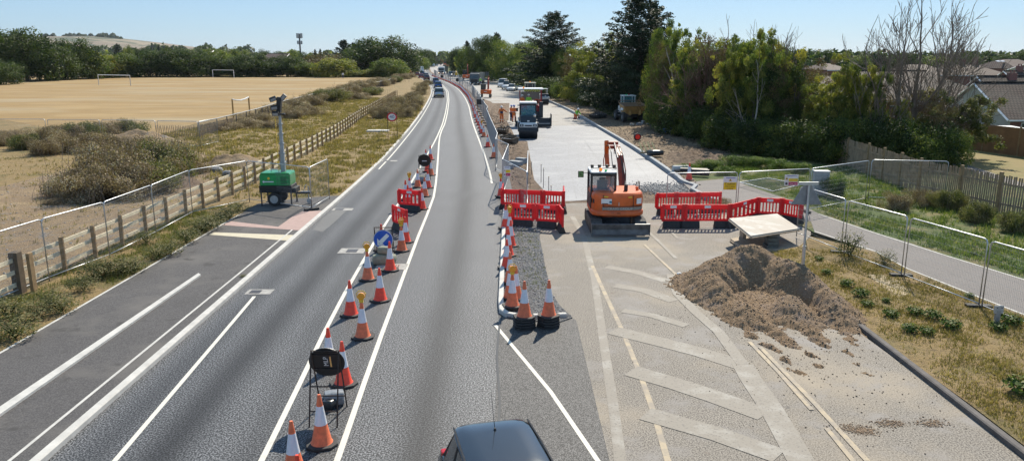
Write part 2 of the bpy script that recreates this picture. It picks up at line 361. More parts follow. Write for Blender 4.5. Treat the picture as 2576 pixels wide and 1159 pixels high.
# island with gravel, kerbed
isl = [(-.3, 20.2), (-.3, 39), (1.7, 39), (1.75, 36.2), P(1357, 594), P(1370, 664), P(1387, 738), P(1409, 771), P(1440, 800), P(1400, 815), (-.1, 19.75)]
slab('gravel_ground', isl, .03, M_gravel)
mb = MB()
pts = [(-.42, 39.6), (-.42, 30), (-.4, 21), (-.36, 20.2), (-.2, 19.85), (.1, 19.7), (.6, 19.65), (1.5, 19.75)]
rings = []
for i, p in enumerate(pts):
    p = Vector(p); d = (Vector(pts[min(i+1, len(pts)-1)])-Vector(pts[max(i-1, 0)])).normalized(); nn = Vector((-d.y, d.x)); q = p+nn*.15
    rings.append([(p.x, p.y, -.3), (p.x, p.y, .11), (p.x+nn.x*.02, p.y+nn.y*.02, .13), (q.x, q.y, .13), (q.x, q.y, -.3)])
mb.loft(rings); struct(obj('island_kerb', mb, M_kerb))
# old carriageway
old = [(1.72, -15), (1.65, 14), (1.70, 18), P(1450, 809), P(1409, 771), P(1387, 738), P(1370, 664), P(1357, 594), (1.6, 36.0), (3.0, 36.6), (9.9, 36.4), (10.6, 37.2), (13, 37.5), P(2040, 560), P(2040, 590), P(2010, 628), P(1937, 645), (9.15, 25.2), (9.05, 18.5), (9.2, 14.4), (9.1, 12), (9.0, -15)]
slab('old_carriageway', old, .0, M_old)
PS = lambda L: [P(a, b) for a, b in L]
worn = [([(1440, 545), (1456, 572), (1470, 600), (1495, 700), (1507, 780), (1520, 870), (1543, 1020), (1562, 1170)], .22, M_worn),
        ([(1490, 668), (1525, 745), (1565, 830), (1610, 940), (1642, 1030), (1682, 1165)], .12, M_cream),
        ([(1525, 671), (1600, 684), (1678, 707)], .42, M_worn), ([(1547, 718), (1620, 730), (1696, 757)], .44, M_worn),
        ([(1566, 781), (1640, 793), (1727, 819)], .34, M_worn), ([(1543, 831), (1650, 857), (1760, 885), (1871, 920)], .6, M_worn),
        ([(1587, 932), (1700, 965), (1800, 998), (1925, 1043)], .62, M_worn), ([(1623, 1040), (1700, 1062), (1800, 1090), (1960, 1146)], .58, M_worn),
        ([(1868, 916), (1890, 955), (1934, 1018), (1960, 1062), (2020, 1168)], .5, M_worn), ([(1687, 690), (1705, 740), (1750, 785), (1808, 835), (1868, 916)], .3, M_worn),
        ([(1620, 615), (1700, 690)], .1, M_cream), ([(1600, 555), (1660, 610), (1700, 650)], .14, M_worn), ([(1665, 560), (1705, 600)], .12, M_worn),
        ([(1885, 860), (1960, 938), (2042, 1031)], .1, M_cream), ([(1912, 873), (2040, 1005), (2182, 1160)], .11, M_cream), ([(2078, 1076), (2148, 1162)], .1, M_cream)]
for i, (L, wd, m) in enumerate(worn): seg('worn_marking', PS(L), wd, m, .004+.0008*i)
slab('right_verge', [(9.27, -15), (9.35, 14.4), (9.2, 18.5), (9.3, 25.2), P(1937, 640), P(2010, 625), P(2040, 600), P(2204, 639), P(2282, 682), P(2359, 713), P(2476, 760), P(2576, 799), P(2900, 940), (18, -15)], .09, M_verge)
M_sand2 = multi('sandy_patch', [(.42, .34, .23), ((.3, .23, .13), 3, .5, .66), ((.22, .18, .09), 9, .56, .68)], bmp=.6)
sheet('sandy_patch', [P(2182, 690, .1), P(2215, 688, .1), P(2262, 706, .1), P(2290, 738, .1), P(2262, 744, .1), P(2222, 722, .1)], .0945, M_sand2)
mb = MB(); rings = []
for y in stations(-15, 20, 30, 1): rings.append([(x_, y, z_) for x_, z_ in ((9.13, -.3), (9.13, .1), (9.16, .12), (9.27, .12), (9.27, -.3))])
mb.loft(rings); struct(obj('verge_kerb', mb, M_kerbd))
fw = [P(2040, 560), P(2049, 587), P(2204, 639), P(2282, 682), P(2359, 713), P(2476, 760), P(2576, 799), P(2900, 940), P(2950, 850), P(2576, 705), P(2476, 674), P(2379, 645), P(2282, 612), P(2204, 589), P(2126, 563), P(2060, 540), P(2003, 511), P(1939, 489), P(1872, 466), P(1846, 450), P(1717, 461), P(1736, 480), P(1772, 500), P(1830, 512), P(1900, 530), P(1960, 540)]
slab('footway', fw, .05, M_fpath)
seg('path_edging', PS([(2060, 541), (2204, 590), (2379, 646), (2576, 707), (2900, 822)]), .08, M_kerb, .056)
seg('path_edging', PS([(2049, 587), (2204, 639), (2282, 682), (2476, 760), (2576, 799), (2800, 895)]), .07, M_kerb, .096)
# ground right of the footway and beyond
slab('right_ground', [(9.9, 40)] + [(xk(y)+.3, y) for y in stations(44, 1500, 70, 2.4)] + [(2500, 1500), (2500, -15), (18.2, -15), (14, 20), P(2576, 799), P(2476, 760), P(2359, 713), P(2282, 682), P(2204, 639), P(2049, 587), P(1960, 540), P(1772, 500), P(1736, 480)], .04, M_green)
site = [(10.2, 39.2), (9.95, 44)] + [(xk(y)+.35, y) for y in stations(46, 135, 30, 1)] + [P(1400, 238), P(1470, 258), P(1545, 298), P(1660, 318), P(1760, 358), P(1850, 385), P(1790, 405), P(1720, 420), P(1730, 440), P(1765, 470)]
M_site = multi('site_soil', [(.25, .185, .125), ((.34, .26, .165), .35, .5, .64, (1, .5, 1)), ((.16, .118, .08), 1.4, .5, .68, (1, 1.8, 1)), ((.1, .075, .052), 6, .56, .7)], bmp=1, bscale=7, bdist=.2)
sheet('site_soil', site, .046, M_site)
sheet('parched_lawn', [P(2400, 372), P(2576, 402), P(2900, 440), P(2900, 520), P(2576, 462), P(2490, 445), P(2430, 420)], .05, M_lawn)
seg('garden_path', PS([(2385, 408), (2440, 425), (2510, 448), (2576, 470), (2800, 530)]), .9, M_fpath, .056)
# new carriageway and its surroundings
ys = stations(36.4, 1400, 80, 2.4)
def newl(y): return float(np.interp(y, [36, 40, 44, 47, 56, 73, 99, 120, 140, 1400], [1.85, 1.74, 1.28, 1.05, .65, .08, -1.33, -3.0, xf(140)+.8, xf(1400)+.8]))
newl2 = lambda y: newl(y) if y < 140 else xf(y)+.8
ya = stations(37.2, 80.3, 30, 1)
slab('new_carriageway', [(newl2(y), y) for y in ya] + [(xk(y), y) for y in ya[::-1] if y > 39], -.1, M_new)
yb = stations(80.3, 1400, 80, 2.2)
slab('old_concrete', [(newl2(y), y) for y in yb] + [(xk(y), y) for y in yb[::-1]], -.13, M_conc)
M_mark = mat('roller_mark', (.15, .155, .17), .6, var=.3, scale=8)
for L_ in ([(1563, 470), (1510, 405), (1470, 355)], [(1640, 462), (1618, 430), (1590, 400), (1575, 370)], [(1420, 470), (1400, 420), (1386, 380)], [(1480, 300), (1440, 268)], [(1530, 440), (1475, 360), (1440, 310)], [(1450, 500), (1438, 440), (1430, 380), (1432, 330)]): seg('roller_track', [P(a, b, -.1) for a, b in L_], .028, M_mark, -.096)
ym = stations(38.6, 1400, 80, 2.4)
slab('median_soil', [(xf(y)+.001 if y > 39 else -.26, y) for y in ym] + [(newl2(y)-.02, y) for y in ym[::-1]], .01, M_darksoil)
slab('work_edge', [(1.9, 37.3), (3, 36.55), (9.9, 36.45), (10, 39.3), (9.6, 41), (6.6, 41), (4.7, 40.5), (4.6, 37.6)], -.06, M_darksoil)
struct(obj('kerb_line', kerb('kerb_line', xk, 44, 300, .22, .16, M_kerb2, 1, z0=-.35, n=60, p=1.4), M_kerb2))
mb = MB(); cv = [(9.66, 44), (9.62, 43), (9.7, 42.2), (10.0, 41.2), P(1736, 480), P(1772, 500), P(1810, 512)]; rings = []
for i, p in enumerate(cv):
    p = Vector((p[0], p[1])); a = cv[max(i-1, 0)]; b = cv[min(i+1, len(cv)-1)]; d = Vector((b[0]-a[0], b[1]-a[1])).normalized(); nn = Vector((-d.y, d.x)); q = p+nn*.22
    rings.append([(p.x, p.y, -.3), (p.x, p.y, .16), (q.x, q.y, .16), (q.x, q.y, -.3)])
mb.loft(rings); struct(obj('kerb_return', mb, M_kerb2))
# relief patches: soil humps, turned earth, mounds
def fbm(x, y, s, seed=0, octv=5):
    o = np.zeros_like(x); a = 1; f = 1/s; rg = np.random.default_rng(seed)
    for k in range(octv):
        for j in range(3):
            th = rg.random()*6.28; ph = rg.random()*6.28; o += a*np.sin((x*math.cos(th)+y*math.sin(th))*f*6.28*(.7+.6*rg.random())+ph+1.3*np.sin((x*math.sin(th)-y*math.cos(th))*f*3.1+ph*2))/3
        a *= .55; f *= 2.05
    return o
def relief(name, cx, cy, rx, ry, res, hfun, m, smooth=True):
    nx = int(2*rx/res); ny = int(2*ry/res); X, Y = np.meshgrid(np.linspace(-rx, rx, nx), np.linspace(-ry, ry, ny)); Z = hfun(X+cx, Y+cy, X/rx, Y/ry)
    V = np.stack([X.ravel(), Y.ravel(), Z.ravel()], 1); i, j = np.meshgrid(np.arange(nx-1), np.arange(ny-1)); a = (j*nx+i).ravel()
    me = fastmesh(name, V, np.stack([a, a+1, a+nx+1, a+nx], 1), 4); me.polygons.foreach_set('use_smooth', [smooth]*len(me.polygons))
    o = obj(name, me, m); o.location = (cx, cy, 0); return o
def edge(u, v): return np.clip(1-(u*u+v*v)**2, 0, 1)
hump1 = lambda x, y, u, v: -.05+edge(u, v)*(.17+.10*fbm(x, y, 1.8, 3)+.07*fbm(x, y, .5, 5))
struct(relief('site_humps', 14.35, 66, 4.3, 18, .18, hump1, M_site))
struct(relief('site_humps', 13.2, 52.5, 2.6, 4.5, .12, lambda x, y, u, v: -.05+edge(u, v)*(.35+.16*fbm(x, y, 1.4, 8)+.07*fbm(x, y, .4, 9)), M_darksoil))
struct(relief('trench_soil', .55, 52, .75, 13, .12, lambda x, y, u, v: -.06+edge(u, v)*(.14+.09*fbm(x, y, 1.0, 4)+.04*fbm(x, y, .3, 5)), M_darksoil))
struct(relief('trench_soil', -1.7, 103, 1.3, 16, .2, lambda x, y, u, v: -.06+edge(u, v)*(.16+.1*fbm(x, y, 1.4, 4)), M_darksoil))
# distant downs
hx = [-3400, -2200, -1687, -1500, -1360, -1250, -1150, -1032, -900, -700, -300, 700, 1500, 3400]
hz = [40, 50, 57, 63, 66, 58, 47, 30, 20, 9, 4, 4, 12, 16]
gx = np.linspace(-3400, 3400, 90); gy = np.linspace(1550, 4200, 30); X, Y = np.meshgrid(gx, gy)
crest = np.interp(X/2500*2500, hx, hz); prof = np.exp(-((Y-2500)/600)**2)
Z = crest*prof*1.08+fbm(X, Y, 600, 2, 3)*3*prof-1
V = np.stack([X.ravel(), Y.ravel(), Z.ravel()], 1); i, j = np.meshgrid(np.arange(89), np.arange(29)); a = (j*90+i).ravel()
M_hill = multi('downland', [(.21, .17, .125), ((.09, .105, .065), .0035, .5, .55), ((.27, .225, .16), .006, .5, .6), ((.07, .085, .055), .014, .56, .6)], bmp=0)
me = fastmesh('hills', V, np.stack([a, a+1, a+91, a+90], 1), 4); me.polygons.foreach_set('use_smooth', [True]*len(me.polygons)); struct(obj('hills', me, M_hill))
# ================================================================ VEGETATION
def leafmat(name, dark, mid, light, yellow=None, trans=.3, sc_=.35):
    m = bpy.data.materials.new(name); n, b = nodes(m); at = NN(n, 'ShaderNodeAttribute', attribute_name='tone')
    f = noise(n, sc_, 3, .6); ad = NN(n, 'ShaderNodeMath', operation='MULTIPLY_ADD'); n.links.new(f, ad.inputs[0]); ad.inputs[1].default_value = .9
    ad2 = NN(n, 'ShaderNodeMath', operation='MULTIPLY'); n.links.new(at.outputs['Fac'], ad2.inputs[0]); ad2.inputs[1].default_value = .55
    n.links.new(ad2.outputs[0], ad.inputs[2])
    st = [(.42, dark), (.62, mid), (.85, light)] + ([(.97, yellow)] if yellow else [])
    c = ramp(n, ad.outputs[0], st); n.links.new(c, b.inputs['Base Color']); b.inputs['Roughness'].default_value = .6; b.inputs['Specular IOR Level'].default_value = .22
    tr = NN(n, 'ShaderNodeBsdfTranslucent'); n.links.new(mix(n, 1, c, (1.3, 1.5, .7), 'MULTIPLY'), tr.inputs[0]); ms = NN(n, 'ShaderNodeMixShader'); ms.inputs[0].default_value = trans
    out = n.nodes['Material Output']; n.links.new(b.outputs[0], ms.inputs[1]); n.links.new(tr.outputs[0], ms.inputs[2]); n.links.new(ms.outputs[0], out.inputs[0])
    MATS[name] = m; return m
ML_oak = leafmat('foliage_dark_green', (.014, .026, .01), (.034, .055, .016), (.08, .108, .028))
ML_hedge = leafmat('foliage_mid_green', (.026, .045, .014), (.075, .11, .03), (.17, .2, .05), (.25, .24, .06), .4)
ML_yel = leafmat('foliage_yellowing', (.035, .05, .016), (.11, .13, .034), (.24, .235, .06), (.34, .28, .07), .42)
ML_con = leafmat('foliage_conifer', (.01, .02, .012), (.02, .036, .018), (.04, .06, .028), None, .08)
ML_brown = leafmat('foliage_reddish_brown', (.06, .04, .025), (.12, .075, .045), (.17, .13, .06), (.12, .14, .05), .25)
ML_dry = leafmat('dry_stems', (.08, .056, .03), (.2, .14, .08), (.35, .265, .165), (.55, .47, .36), .2, 1.1)
ML_scrub = leafmat('scrub_green', (.05, .065, .022), (.105, .115, .04), (.19, .175, .075), (.27, .22, .11), .3, 1.0)
ML_weed = leafmat('weed_leaf', (.03, .055, .015), (.065, .11, .026), (.13, .18, .045), (.22, .22, .08), .35, 1.5)
ML_grass = leafmat('grass_blades', (.1, .1, .025), (.19, .15, .055), (.33, .24, .1), (.42, .33, .18), .3, .8)
ML_grassr = leafmat('grass_blades_fresh', (.055, .09, .022), (.11, .155, .038), (.19, .22, .065), (.3, .27, .12), .3, .8)
ML_grassg = leafmat('grass_blades_green', (.08, .09, .028), (.16, .15, .055), (.17, .18, .06), (.3, .26, .12), .3, .8)
M_bark = mat('bark', (.14, .11, .085), .9, var=.35, scale=8, bmp=.6, bscale=20)
M_twig = mat('bare_branch', (.19, .145, .11), .85, var=.3, scale=3)
M_redtwig = mat('red_brown_twig', (.17, .1, .075), .85, var=.3, scale=3)
def leafquads(C, N, size, rng, name, asp=.62, tone=None, flat=.35):
    n = len(C); A = rng.normal(size=(n, 3)); Nn = N+rng.normal(size=(n, 3))*flat*2; Nn /= np.linalg.norm(Nn, axis=1)[:, None]+1e-9
    U = np.cross(A, Nn); U /= np.linalg.norm(U, axis=1)[:, None]+1e-9; W = np.cross(Nn, U); s = size*(.55+.9*rng.random((n, 1)))
    V = np.empty((n, 4, 3)); V[:, 0] = C-U*s*.5; V[:, 1] = C+W*s*.5*asp-U*s*.05; V[:, 2] = C+U*s*.5; V[:, 3] = C-W*s*.5*asp+U*s*.05
    if tone is None: tone = rng.random(n)
    return fastmesh(name, V.reshape(-1, 3), np.arange(n*4).reshape(-1, 4), 4, np.repeat(tone, 4))
def blobcloud(blobs, n, rng, inner=.25, droop=0):
    """points scattered near the surface of many small ellipsoid boughs"""
    b = np.array(blobs); wt = (b[:, 3]*b[:, 4]+b[:, 3]*b[:, 5]+b[:, 4]*b[:, 5]); wt /= wt.sum(); k = rng.choice(len(b), n, p=wt)
    d = rng.normal(size=(n, 3)); d /= np.linalg.norm(d, axis=1)[:, None]; r = 1-inner*rng.random(n)**1.5+.12*rng.normal(size=n)
    C = b[k, :3]+d*b[k, 3:6]*r[:, None]; tn = (k*0.61803) % 1
    return C, d+np.array([0, 0, .25]), tn
def trunk_mesh(h, r, rng, limbs=6, spread=.5, name='trunk', lean=0):
    mb = MB(); pts = [(lean*h*t*t+.02*h*math.sin(5*t), .02*h*math.cos(4*t), h*t) for t in (0, .12, .3, .5, .7, .85, 1)]
    mb.tube(pts, [r*1.3, r, r*.85, r*.68, r*.5, r*.32, r*.12], 8)
    for i in range(limbs):
        t = .28+.6*i/limbs; a = rng.random()*6.28; L = h*spread*(1-.5*t)*(.7+.5*rng.random()); x0 = lean*h*t*t; z0 = h*t
        q = [(x0+math.cos(a)*L*s, math.sin(a)*L*s, z0+L*.7*s**1.3) for s in (0, .35, .7, 1)]
        mb.tube(q, [r*.4, r*.3, r*.2, r*.06], 5)
    return mb
def crown_round(W, H, rng, nb=60, base=.08, top=1.0, rag=.16):
    bl = []
    for i in range(nb):
        t = rng.random(); a = rng.random()*6.283; z = base+(top-base)*t; e = math.sqrt(max(0, 1-((t-.42)/.62)**2)) if t > .42 else .78+.22*t/.42
        rr = W/2*e*(.55+.42*math.sqrt(rng.random())); s = W*(.1+.1*rng.random())
        bl.append((rr*math.cos(a), rr*math.sin(a), H*z+rng.normal()*H*rag*.15, s, s, s*(.6+.3*rng.random())))
    for i in range(nb//3): bl.append((rng.normal()*W*.1, rng.normal()*W*.1, H*(.2+.55*rng.random()), W*.2, W*.2, H*.12))
    return bl
def crown_conifer(W, H, rng, nb=90, spiky=1.0):
    bl = []
    for i in range(nb):
        t = (i+rng.random())/nb; z = .05+.93*t; a = i*2.4+rng.random(); rad = W/2*1.1*min(1, (1-t)**.55*1.1)*(.72+.4*rng.random())
        for s in (.45, .78, 1.0):
            k = .085*W*(1.25-.5*s)*(1.15-.6*t); bl.append((math.cos(a)*rad*s, math.sin(a)*rad*s, H*(z+.045*s*s*spiky), k*1.1, k*1.1, k*.55))
    for i in range(14): t = i/14; bl.append((0, 0, H*(.04+.8*t), W*.25*(1-t)**.8, W*.25*(1-t)**.8, H*.06))
    for i in range(9): bl.append((rng.normal()*W*.05, rng.normal()*W*.05, H*(.86+.13*rng.random()), .02*W, .02*W, .06*H))
    return bl
def crown_column(W, H, rng, nb=75):
    """several upright leaders with open gaps between"""
    bl = []; L = [(rng.normal()*W*.24, rng.normal()*W*.24, .66+.34*rng.random()) for _ in range(7)]
    for i in range(nb):
        x, y, hh = L[i % 7]; t = .05+.93*rng.random()**.8; w_ = W*.2*(1.1-.62*t)
        bl.append((x*(1+.6*t)+rng.normal()*W*.11*(1.15-t), y*(1+.6*t)+rng.normal()*W*.11*(1.15-t), H*hh*t*.97, w_*(.6+.6*rng.random()), w_*(.6+.6*rng.random()), w_*(.55+.5*rng.random())))
    return bl
def crown_open(W, H, rng, nb=120):
    """loose uneven crown on several leaders, ragged top, gaps"""
    bl = []; L = [(rng.normal()*W*.2, rng.normal()*W*.2, .72+.28*rng.random()) for _ in range(5)]
    for i in range(nb):
        x, y, hh = L[i % 5]; t = .04+.93*rng.random(); sp = W*.34*(1.05-t*.6); s = W*(.06+.1*rng.random())*(1.15-.45*t)
        bl.append((x*(.4+.8*t)+rng.normal()*sp*.75, y*(.4+.8*t)+rng.normal()*sp*.75, H*hh*t, s*(.8+.5*rng.random()), s*(.8+.5*rng.random()), s*(.5+.5*rng.random())))
    return bl
def tree_proto(name, label, W, H, kind, leaf, n, m, seed, cat='tree', trunk=True, asp=.62):
    rng = np.random.default_rng(seed); f = {'round': crown_round, 'conifer': crown_conifer, 'column': crown_column, 'open': crown_open}[kind]
    bl = f(W, H, rng); C, N, tn = blobcloud(bl, n, rng, .6 if kind == 'open' else .3)
    C[:, 2] = np.maximum(C[:, 2], .1); tone = np.clip(tn*.75+.35*rng.random(n), 0, 1)
    t = thing(name, (0, 0, -500), 0, label, cat); obj('crown', leafquads(C, N, leaf, rng, 'crown', asp, tone), m, t)
    if trunk: obj('trunk', trunk_mesh(H*.8, .028*H if kind != 'open' else .014*H, rng, 7, .35), M_bark, t, smooth=60)
    t['W'] = float(np.percentile(np.abs(C[:, :2]), 98)*2); t['H'] = float(np.percentile(C[:, 2], 99.6)); return Once(t)
TP = {
 'oakfar': [tree_proto('broadleaf_tree', 'x', 20, 15, 'round', .62, 17000, ML_oak, s) for s in (1, 2, 3)],
 'midfar': [tree_proto('broadleaf_tree', 'x', 14, 12, 'round', .55, 11000, ML_hedge, s) for s in (4, 5)],
 'yelfar': [tree_proto('broadleaf_tree', 'x', 12, 9, 'round', .5, 9000, ML_yel, s) for s in (6, 16)],
 'brnfar': [tree_proto('broadleaf_tree', 'x', 12, 10, 'round', .45, 6000, ML_brown, s) for s in (7,)],
 'confar': [tree_proto('conifer_tree', 'x', 9, 15, 'conifer', .5, 9000, ML_con, s) for s in (8, 9)],
 'oak': [tree_proto('broadleaf_tree', 'x', 11, 12, 'round', .28, 34000, ML_oak, s) for s in (10, 11)],
 'mid': [tree_proto('broadleaf_tree', 'x', 9, 11, 'round', .24, 21000, ML_hedge, s) for s in (12, 13)],
 'con': [tree_proto('conifer_tree', 'x', 9, 15, 'conifer', .25, 48000, ML_con, s, asp=.4) for s in (14, 15)],
 'col': [tree_proto('poplar_tree', 'x', 6.5, 11, 'open', .21, 30000, ML_hedge, s) for s in (17, 18)],
 'yel': [tree_proto('poplar_tree', 'x', 6.5, 10, 'open', .2, 24000, ML_yel, s) for s in (19, 20, 26)],
 'brn': [tree_proto('broadleaf_tree', 'x', 6, 9, 'open', .16, 12000, ML_brown, s) for s in (21,)],
 'bush': [tree_proto('shrub', 'x', 5, 3.4, 'round', .17, 9000, ML_hedge, s, 'shrub', False) for s in (22, 23)],
 'dbush': [tree_proto('shrub', 'x', 5, 3.6, 'round', .2, 8000, ML_oak, s, 'shrub', False) for s in (24, 25)],
}
CNT = {}
def plant(kind, u, vtop, vbase, wpx, label, group=None, Y=None, rz=None):
    """tree whose foot stands on the ground at (u, vbase), crown top seen at vtop"""
    b = P(u, vbase) if Y is None else PZ(u, 300, Y); Y = b.y; b.z = 0.05; W = wpx*Y/1909*{'yel': 1.55, 'col': 1.5, 'brn': 1.4, 'con': 1.65, 'mid': 1.2}.get(kind, 1.02); top = PZ(u, vtop, Y).z
    i = CNT.get(kind, 0); CNT[kind] = i+1; pr = TP[kind][i % len(TP[kind])]; o = pr(b, (i*2.1+u) % 6.28 if rz is None else rz, label, group)
    sx = W/o['W']; o.scale = (sx, sx, top/o['H']); return o
G1 = 'trees along the far edge of the field'
far_left = [('oakfar', 70, 76, 205, 172, 'tallest dark round tree at the left edge of the far tree line'), ('oakfar', 2, 150, 214, 90, 'low dark tree cut by the left edge of the photo'), ('oakfar', 120, 112, 203, 130, 'dark bushy tree just right of the tallest left tree'),
 ('oakfar', 190, 101, 200, 120, 'second tall dark tree from the left beyond the field'), ('midfar', 232, 128, 199, 90, None), ('yelfar', 262, 142, 197, 80, None), ('midfar', 292, 136, 196, 90, None), ('oakfar', 335, 136, 195, 110, None),
 ('oakfar', 395, 127, 194, 110, 'dark tree beside the sandy gap in the far hedge'), ('oakfar', 445, 126, 194, 100, None), ('oakfar', 505, 129, 194, 120, None), ('midfar', 548, 125, 193, 80, 'paler green tree above the white far goal'), ('oakfar', 592, 148, 194, 100, None), ('oakfar', 630, 137, 194, 110, None),
 ('oakfar', 672, 148, 194, 100, None), ('oakfar', 722, 140, 194, 90, None), ('midfar', 758, 158, 194, 90, None), ('yelfar', 790, 162, 193, 80, None), ('yelfar', 846, 148, 195, 110, 'yellow green dome shaped bush by the walker'), ('brnfar', 820, 134, 188, 110, 'reddish brown tree right of the telecom mast'), ('brnfar', 876, 136, 190, 90, 'brown thinning tree in front of the dark conifer'),
 ('confar', 868, 103, 184, 60, 'dark spiky conifer left of the great round tree'), ('confar', 892, 110, 186, 50, None), ('midfar', 915, 122, 188, 90, None), ('oakfar', 962, 95, 190, 170, 'great round dark tree standing above the road bend'), ('yelfar', 944, 174, 195, 75, 'pale yellow green bush at the corner of the field'), ('midfar', 985, 148, 195, 90, 'mid green tree in front of the great round tree'),
 ('yelfar', 900, 178, 195, 80, None), ('oakfar', 1012, 118, 188, 80, None), ('midfar', 1048, 140, 180, 60, None)]
for k, u, vt, vb, wp, lab in far_left:
    plant(k, u, vt, vb, wp, lab or 'tree in the dark hedge line beyond the parched playing field', None if lab else G1)
G2 = 'distant trees above the field hedge'
for i, (k, u, vt, vb, wp) in enumerate([('confar', 301, 112, 172, 26), ('midfar', 325, 116, 172, 30), ('oakfar', 360, 122, 170, 40), ('confar', 404, 115, 171, 18), ('oakfar', 424, 117, 170, 30), ('oakfar', 468, 121, 170, 60), ('midfar', 605, 124, 173, 50), ('oakfar', 665, 127, 175, 40), ('oakfar', 700, 131, 175, 60), ('midfar', 735, 128, 175, 50), ('oakfar', 775, 133, 176, 50), ('confar', 795, 126, 176, 14), ('confar', 808, 125, 176, 16), ('oakfar', 20, 126, 175, 60), ('oakfar', 520, 124, 172, 60), ('oakfar', 570, 130, 172, 60)]):
    plant(k, u, vt, vb, wp, 'distant tree rising behind the hedge beyond the playing field', G2)
G3 = 'distant trees where the road vanishes'
for k, u, vt, vb, wp in [('oakfar', 1060, 123, 170, 50), ('midfar', 1048, 140, 175, 36), ('oakfar', 1076, 128, 168, 40), ('confar', 1090, 133, 166, 26), ('oakfar', 1102, 146, 162, 26), ('oakfar', 1118, 149, 160, 24), ('oakfar', 1132, 147, 160, 26), ('midfar', 1070, 148, 176, 24), ('midfar', 1146, 148, 162, 24), ('oakfar', 1160, 140, 165, 40)]:
    plant(k, u, vt, vb, wp, 'distant tree closing the view at the end of the road', G3)
G4 = 'trees lining the right side of the new carriageway'
L = [('oakfar', 1152, 122, 186, 44, 'dark tree at the far left end of the right tree belt'), ('confar', 1176, 106, 190, 36, 'thin pointed conifer far along the right tree belt'), ('midfar', 1180, 120, 196, 56, 'light green tree below the far pointed conifer'), ('oak', 1210, 100, 200, 70, None), ('confar', 1250, 86, 198, 48, 'spiky topped conifer behind the grey tipper lorry'), ('oak', 1238, 92, 205, 70, 'tall dark green tree behind the grey tipper lorry'), ('mid', 1274, 104, 208, 76, 'bright topped tree behind the three parked white cars'), ('oak', 1312, 108, 214, 64, None), ('mid', 1330, 104, 222, 72, None),
 ('con', 1393, 36, 236, 122, 'tall dark pointed conifer left of the yellowing poplars'), ('mid', 1352, 106, 228, 70, None), ('mid', 1425, 116, 240, 60, 'yellow edged tree in front of the first tall conifer'), ('oak', 1372, 150, 236, 90, None), ('brn', 1440, 130, 252, 50, 'reddish thin tree between the two tall conifers'), ('yel', 1468, 110, 258, 70, 'yellowing poplar left of the tallest conifer'), ('yel', 1502, 108, 265, 70, 'second yellowing poplar beside the tallest conifer'), ('col', 1535, 118, 272, 60, None),
 ('con', 1600, -8, 292, 158, 'tallest dark conifer behind the yellow dumper'), ('con', 1634, 12, 285, 90, 'slimmer conifer leaning on the tallest one'), ('yel', 1562, 86, 280, 54, None), ('col', 1687, 60, 322, 82, 'tall green poplar right of the tallest conifer'), ('mid', 1655, 92, 318, 62, None), ('brn', 1660, 110, 325, 60, None), ('yel', 1735, 105, 338, 80, None), ('col', 1718, 120, 345, 70, None), ('oak', 1775, 150, 350, 110, None),
 ('brn', 1790, 92, 352, 90, 'red brown dying tree with a bare twiggy top'), ('col', 1845, 98, 366, 80, None), ('yel', 1825, 105, 372, 74, None), ('col', 1890, 88, 378, 84, 'tall poplar with a reddish flank near the bare branches'), ('yel', 1925, 80, 372, 84, 'tall yellow green poplar beside the bare branches'), ('oak', 1950, 170, 378, 120, None), ('brn', 1990, 165, 382, 80, None), ('yel', 2040, 222, 392, 84, 'low yellow green sapling at the right end of the tree belt'), ('yel', 2112, 138, 402, 72, 'bright yellow green sapling in front of the tiled roofs'), ('yel', 2160, 172, 405, 66, 'second bright sapling left of the bare tree'), ('col', 2190, 176, 408, 56, None)]
for k, u, vt, vb, wp, lab in L: plant(k, u, vt, vb, wp, lab or 'green tree in the dense belt right of the new carriageway', None if lab else G4)
G4b = 'rear trees of the right belt'
for k, u, vt, vb, wp in [('mid', 1700, 100, 310, 90), ('mid', 1760, 112, 320, 100), ('oak', 1810, 118, 330, 100), ('mid', 1860, 108, 335, 100), ('mid', 1910, 104, 340, 100), ('oak', 1960, 122, 345, 90), ('mid', 1530, 120, 255, 80), ('mid', 1485, 125, 245, 80), ('oak', 1660, 110, 295, 80), ('brn', 2010, 150, 365, 90), ('oak', 2005, 190, 370, 90), ('yel', 2075, 195, 395, 80), ('yel', 2140, 200, 400, 70), ('brn', 2225, 215, 405, 80), ('col', 2150, 235, 400, 70), ('yel', 2260, 255, 410, 60), ('brn', 2340, 245, 415, 70)]:
    plant(k, u, vt, vb, wp, 'tree standing in the rear row of the belt right of the new carriageway', G4b)
G5 = 'shrubs under the tree belt'
for k, u, vt, vb, wp, lab in [('dbush', 1385, 196, 246, 90, None), ('bush', 1420, 205, 254, 60, None), ('bush', 1482, 228, 262, 66, 'pale grey green bush beside the soil strip'), ('dbush', 1500, 210, 268, 90, None), ('dbush', 1545, 215, 280, 100, None), ('dbush', 1640, 230, 302, 110, None), ('bush', 1664, 240, 318, 60, 'leafy bush touching the dumper'), ('bush', 1672, 215, 328, 90, None), ('dbush', 1715, 262, 342, 110, None), ('dbush', 1770, 270, 362, 110, None), ('bush', 1745, 290, 345, 60, None), ('bush', 1800, 290, 362, 80, None), ('dbush', 1830, 290, 378, 120, None), ('dbush', 1890, 300, 388, 120, None),
   ('bush', 1945, 310, 396, 90, None), ('dbush', 1985, 300, 398, 120, None), ('bush', 2040, 310, 404, 90, None), ('dbush', 2075, 300, 408, 120, None), ('bush', 2130, 300, 414, 100, None), ('dbush', 2180, 300, 418, 110, None), ('dbush', 2240, 300, 420, 130, None), ('bush', 2295, 318, 424, 120, 'leafy bush at the foot of the bare tree'), ('dbush', 2345, 310, 420, 120, None), ('bush', 2390, 330, 424, 90, None)]:
    plant(k, u, vt, vb, wp, lab or 'dark undergrowth shrub beneath the right tree belt', None if lab else G5)
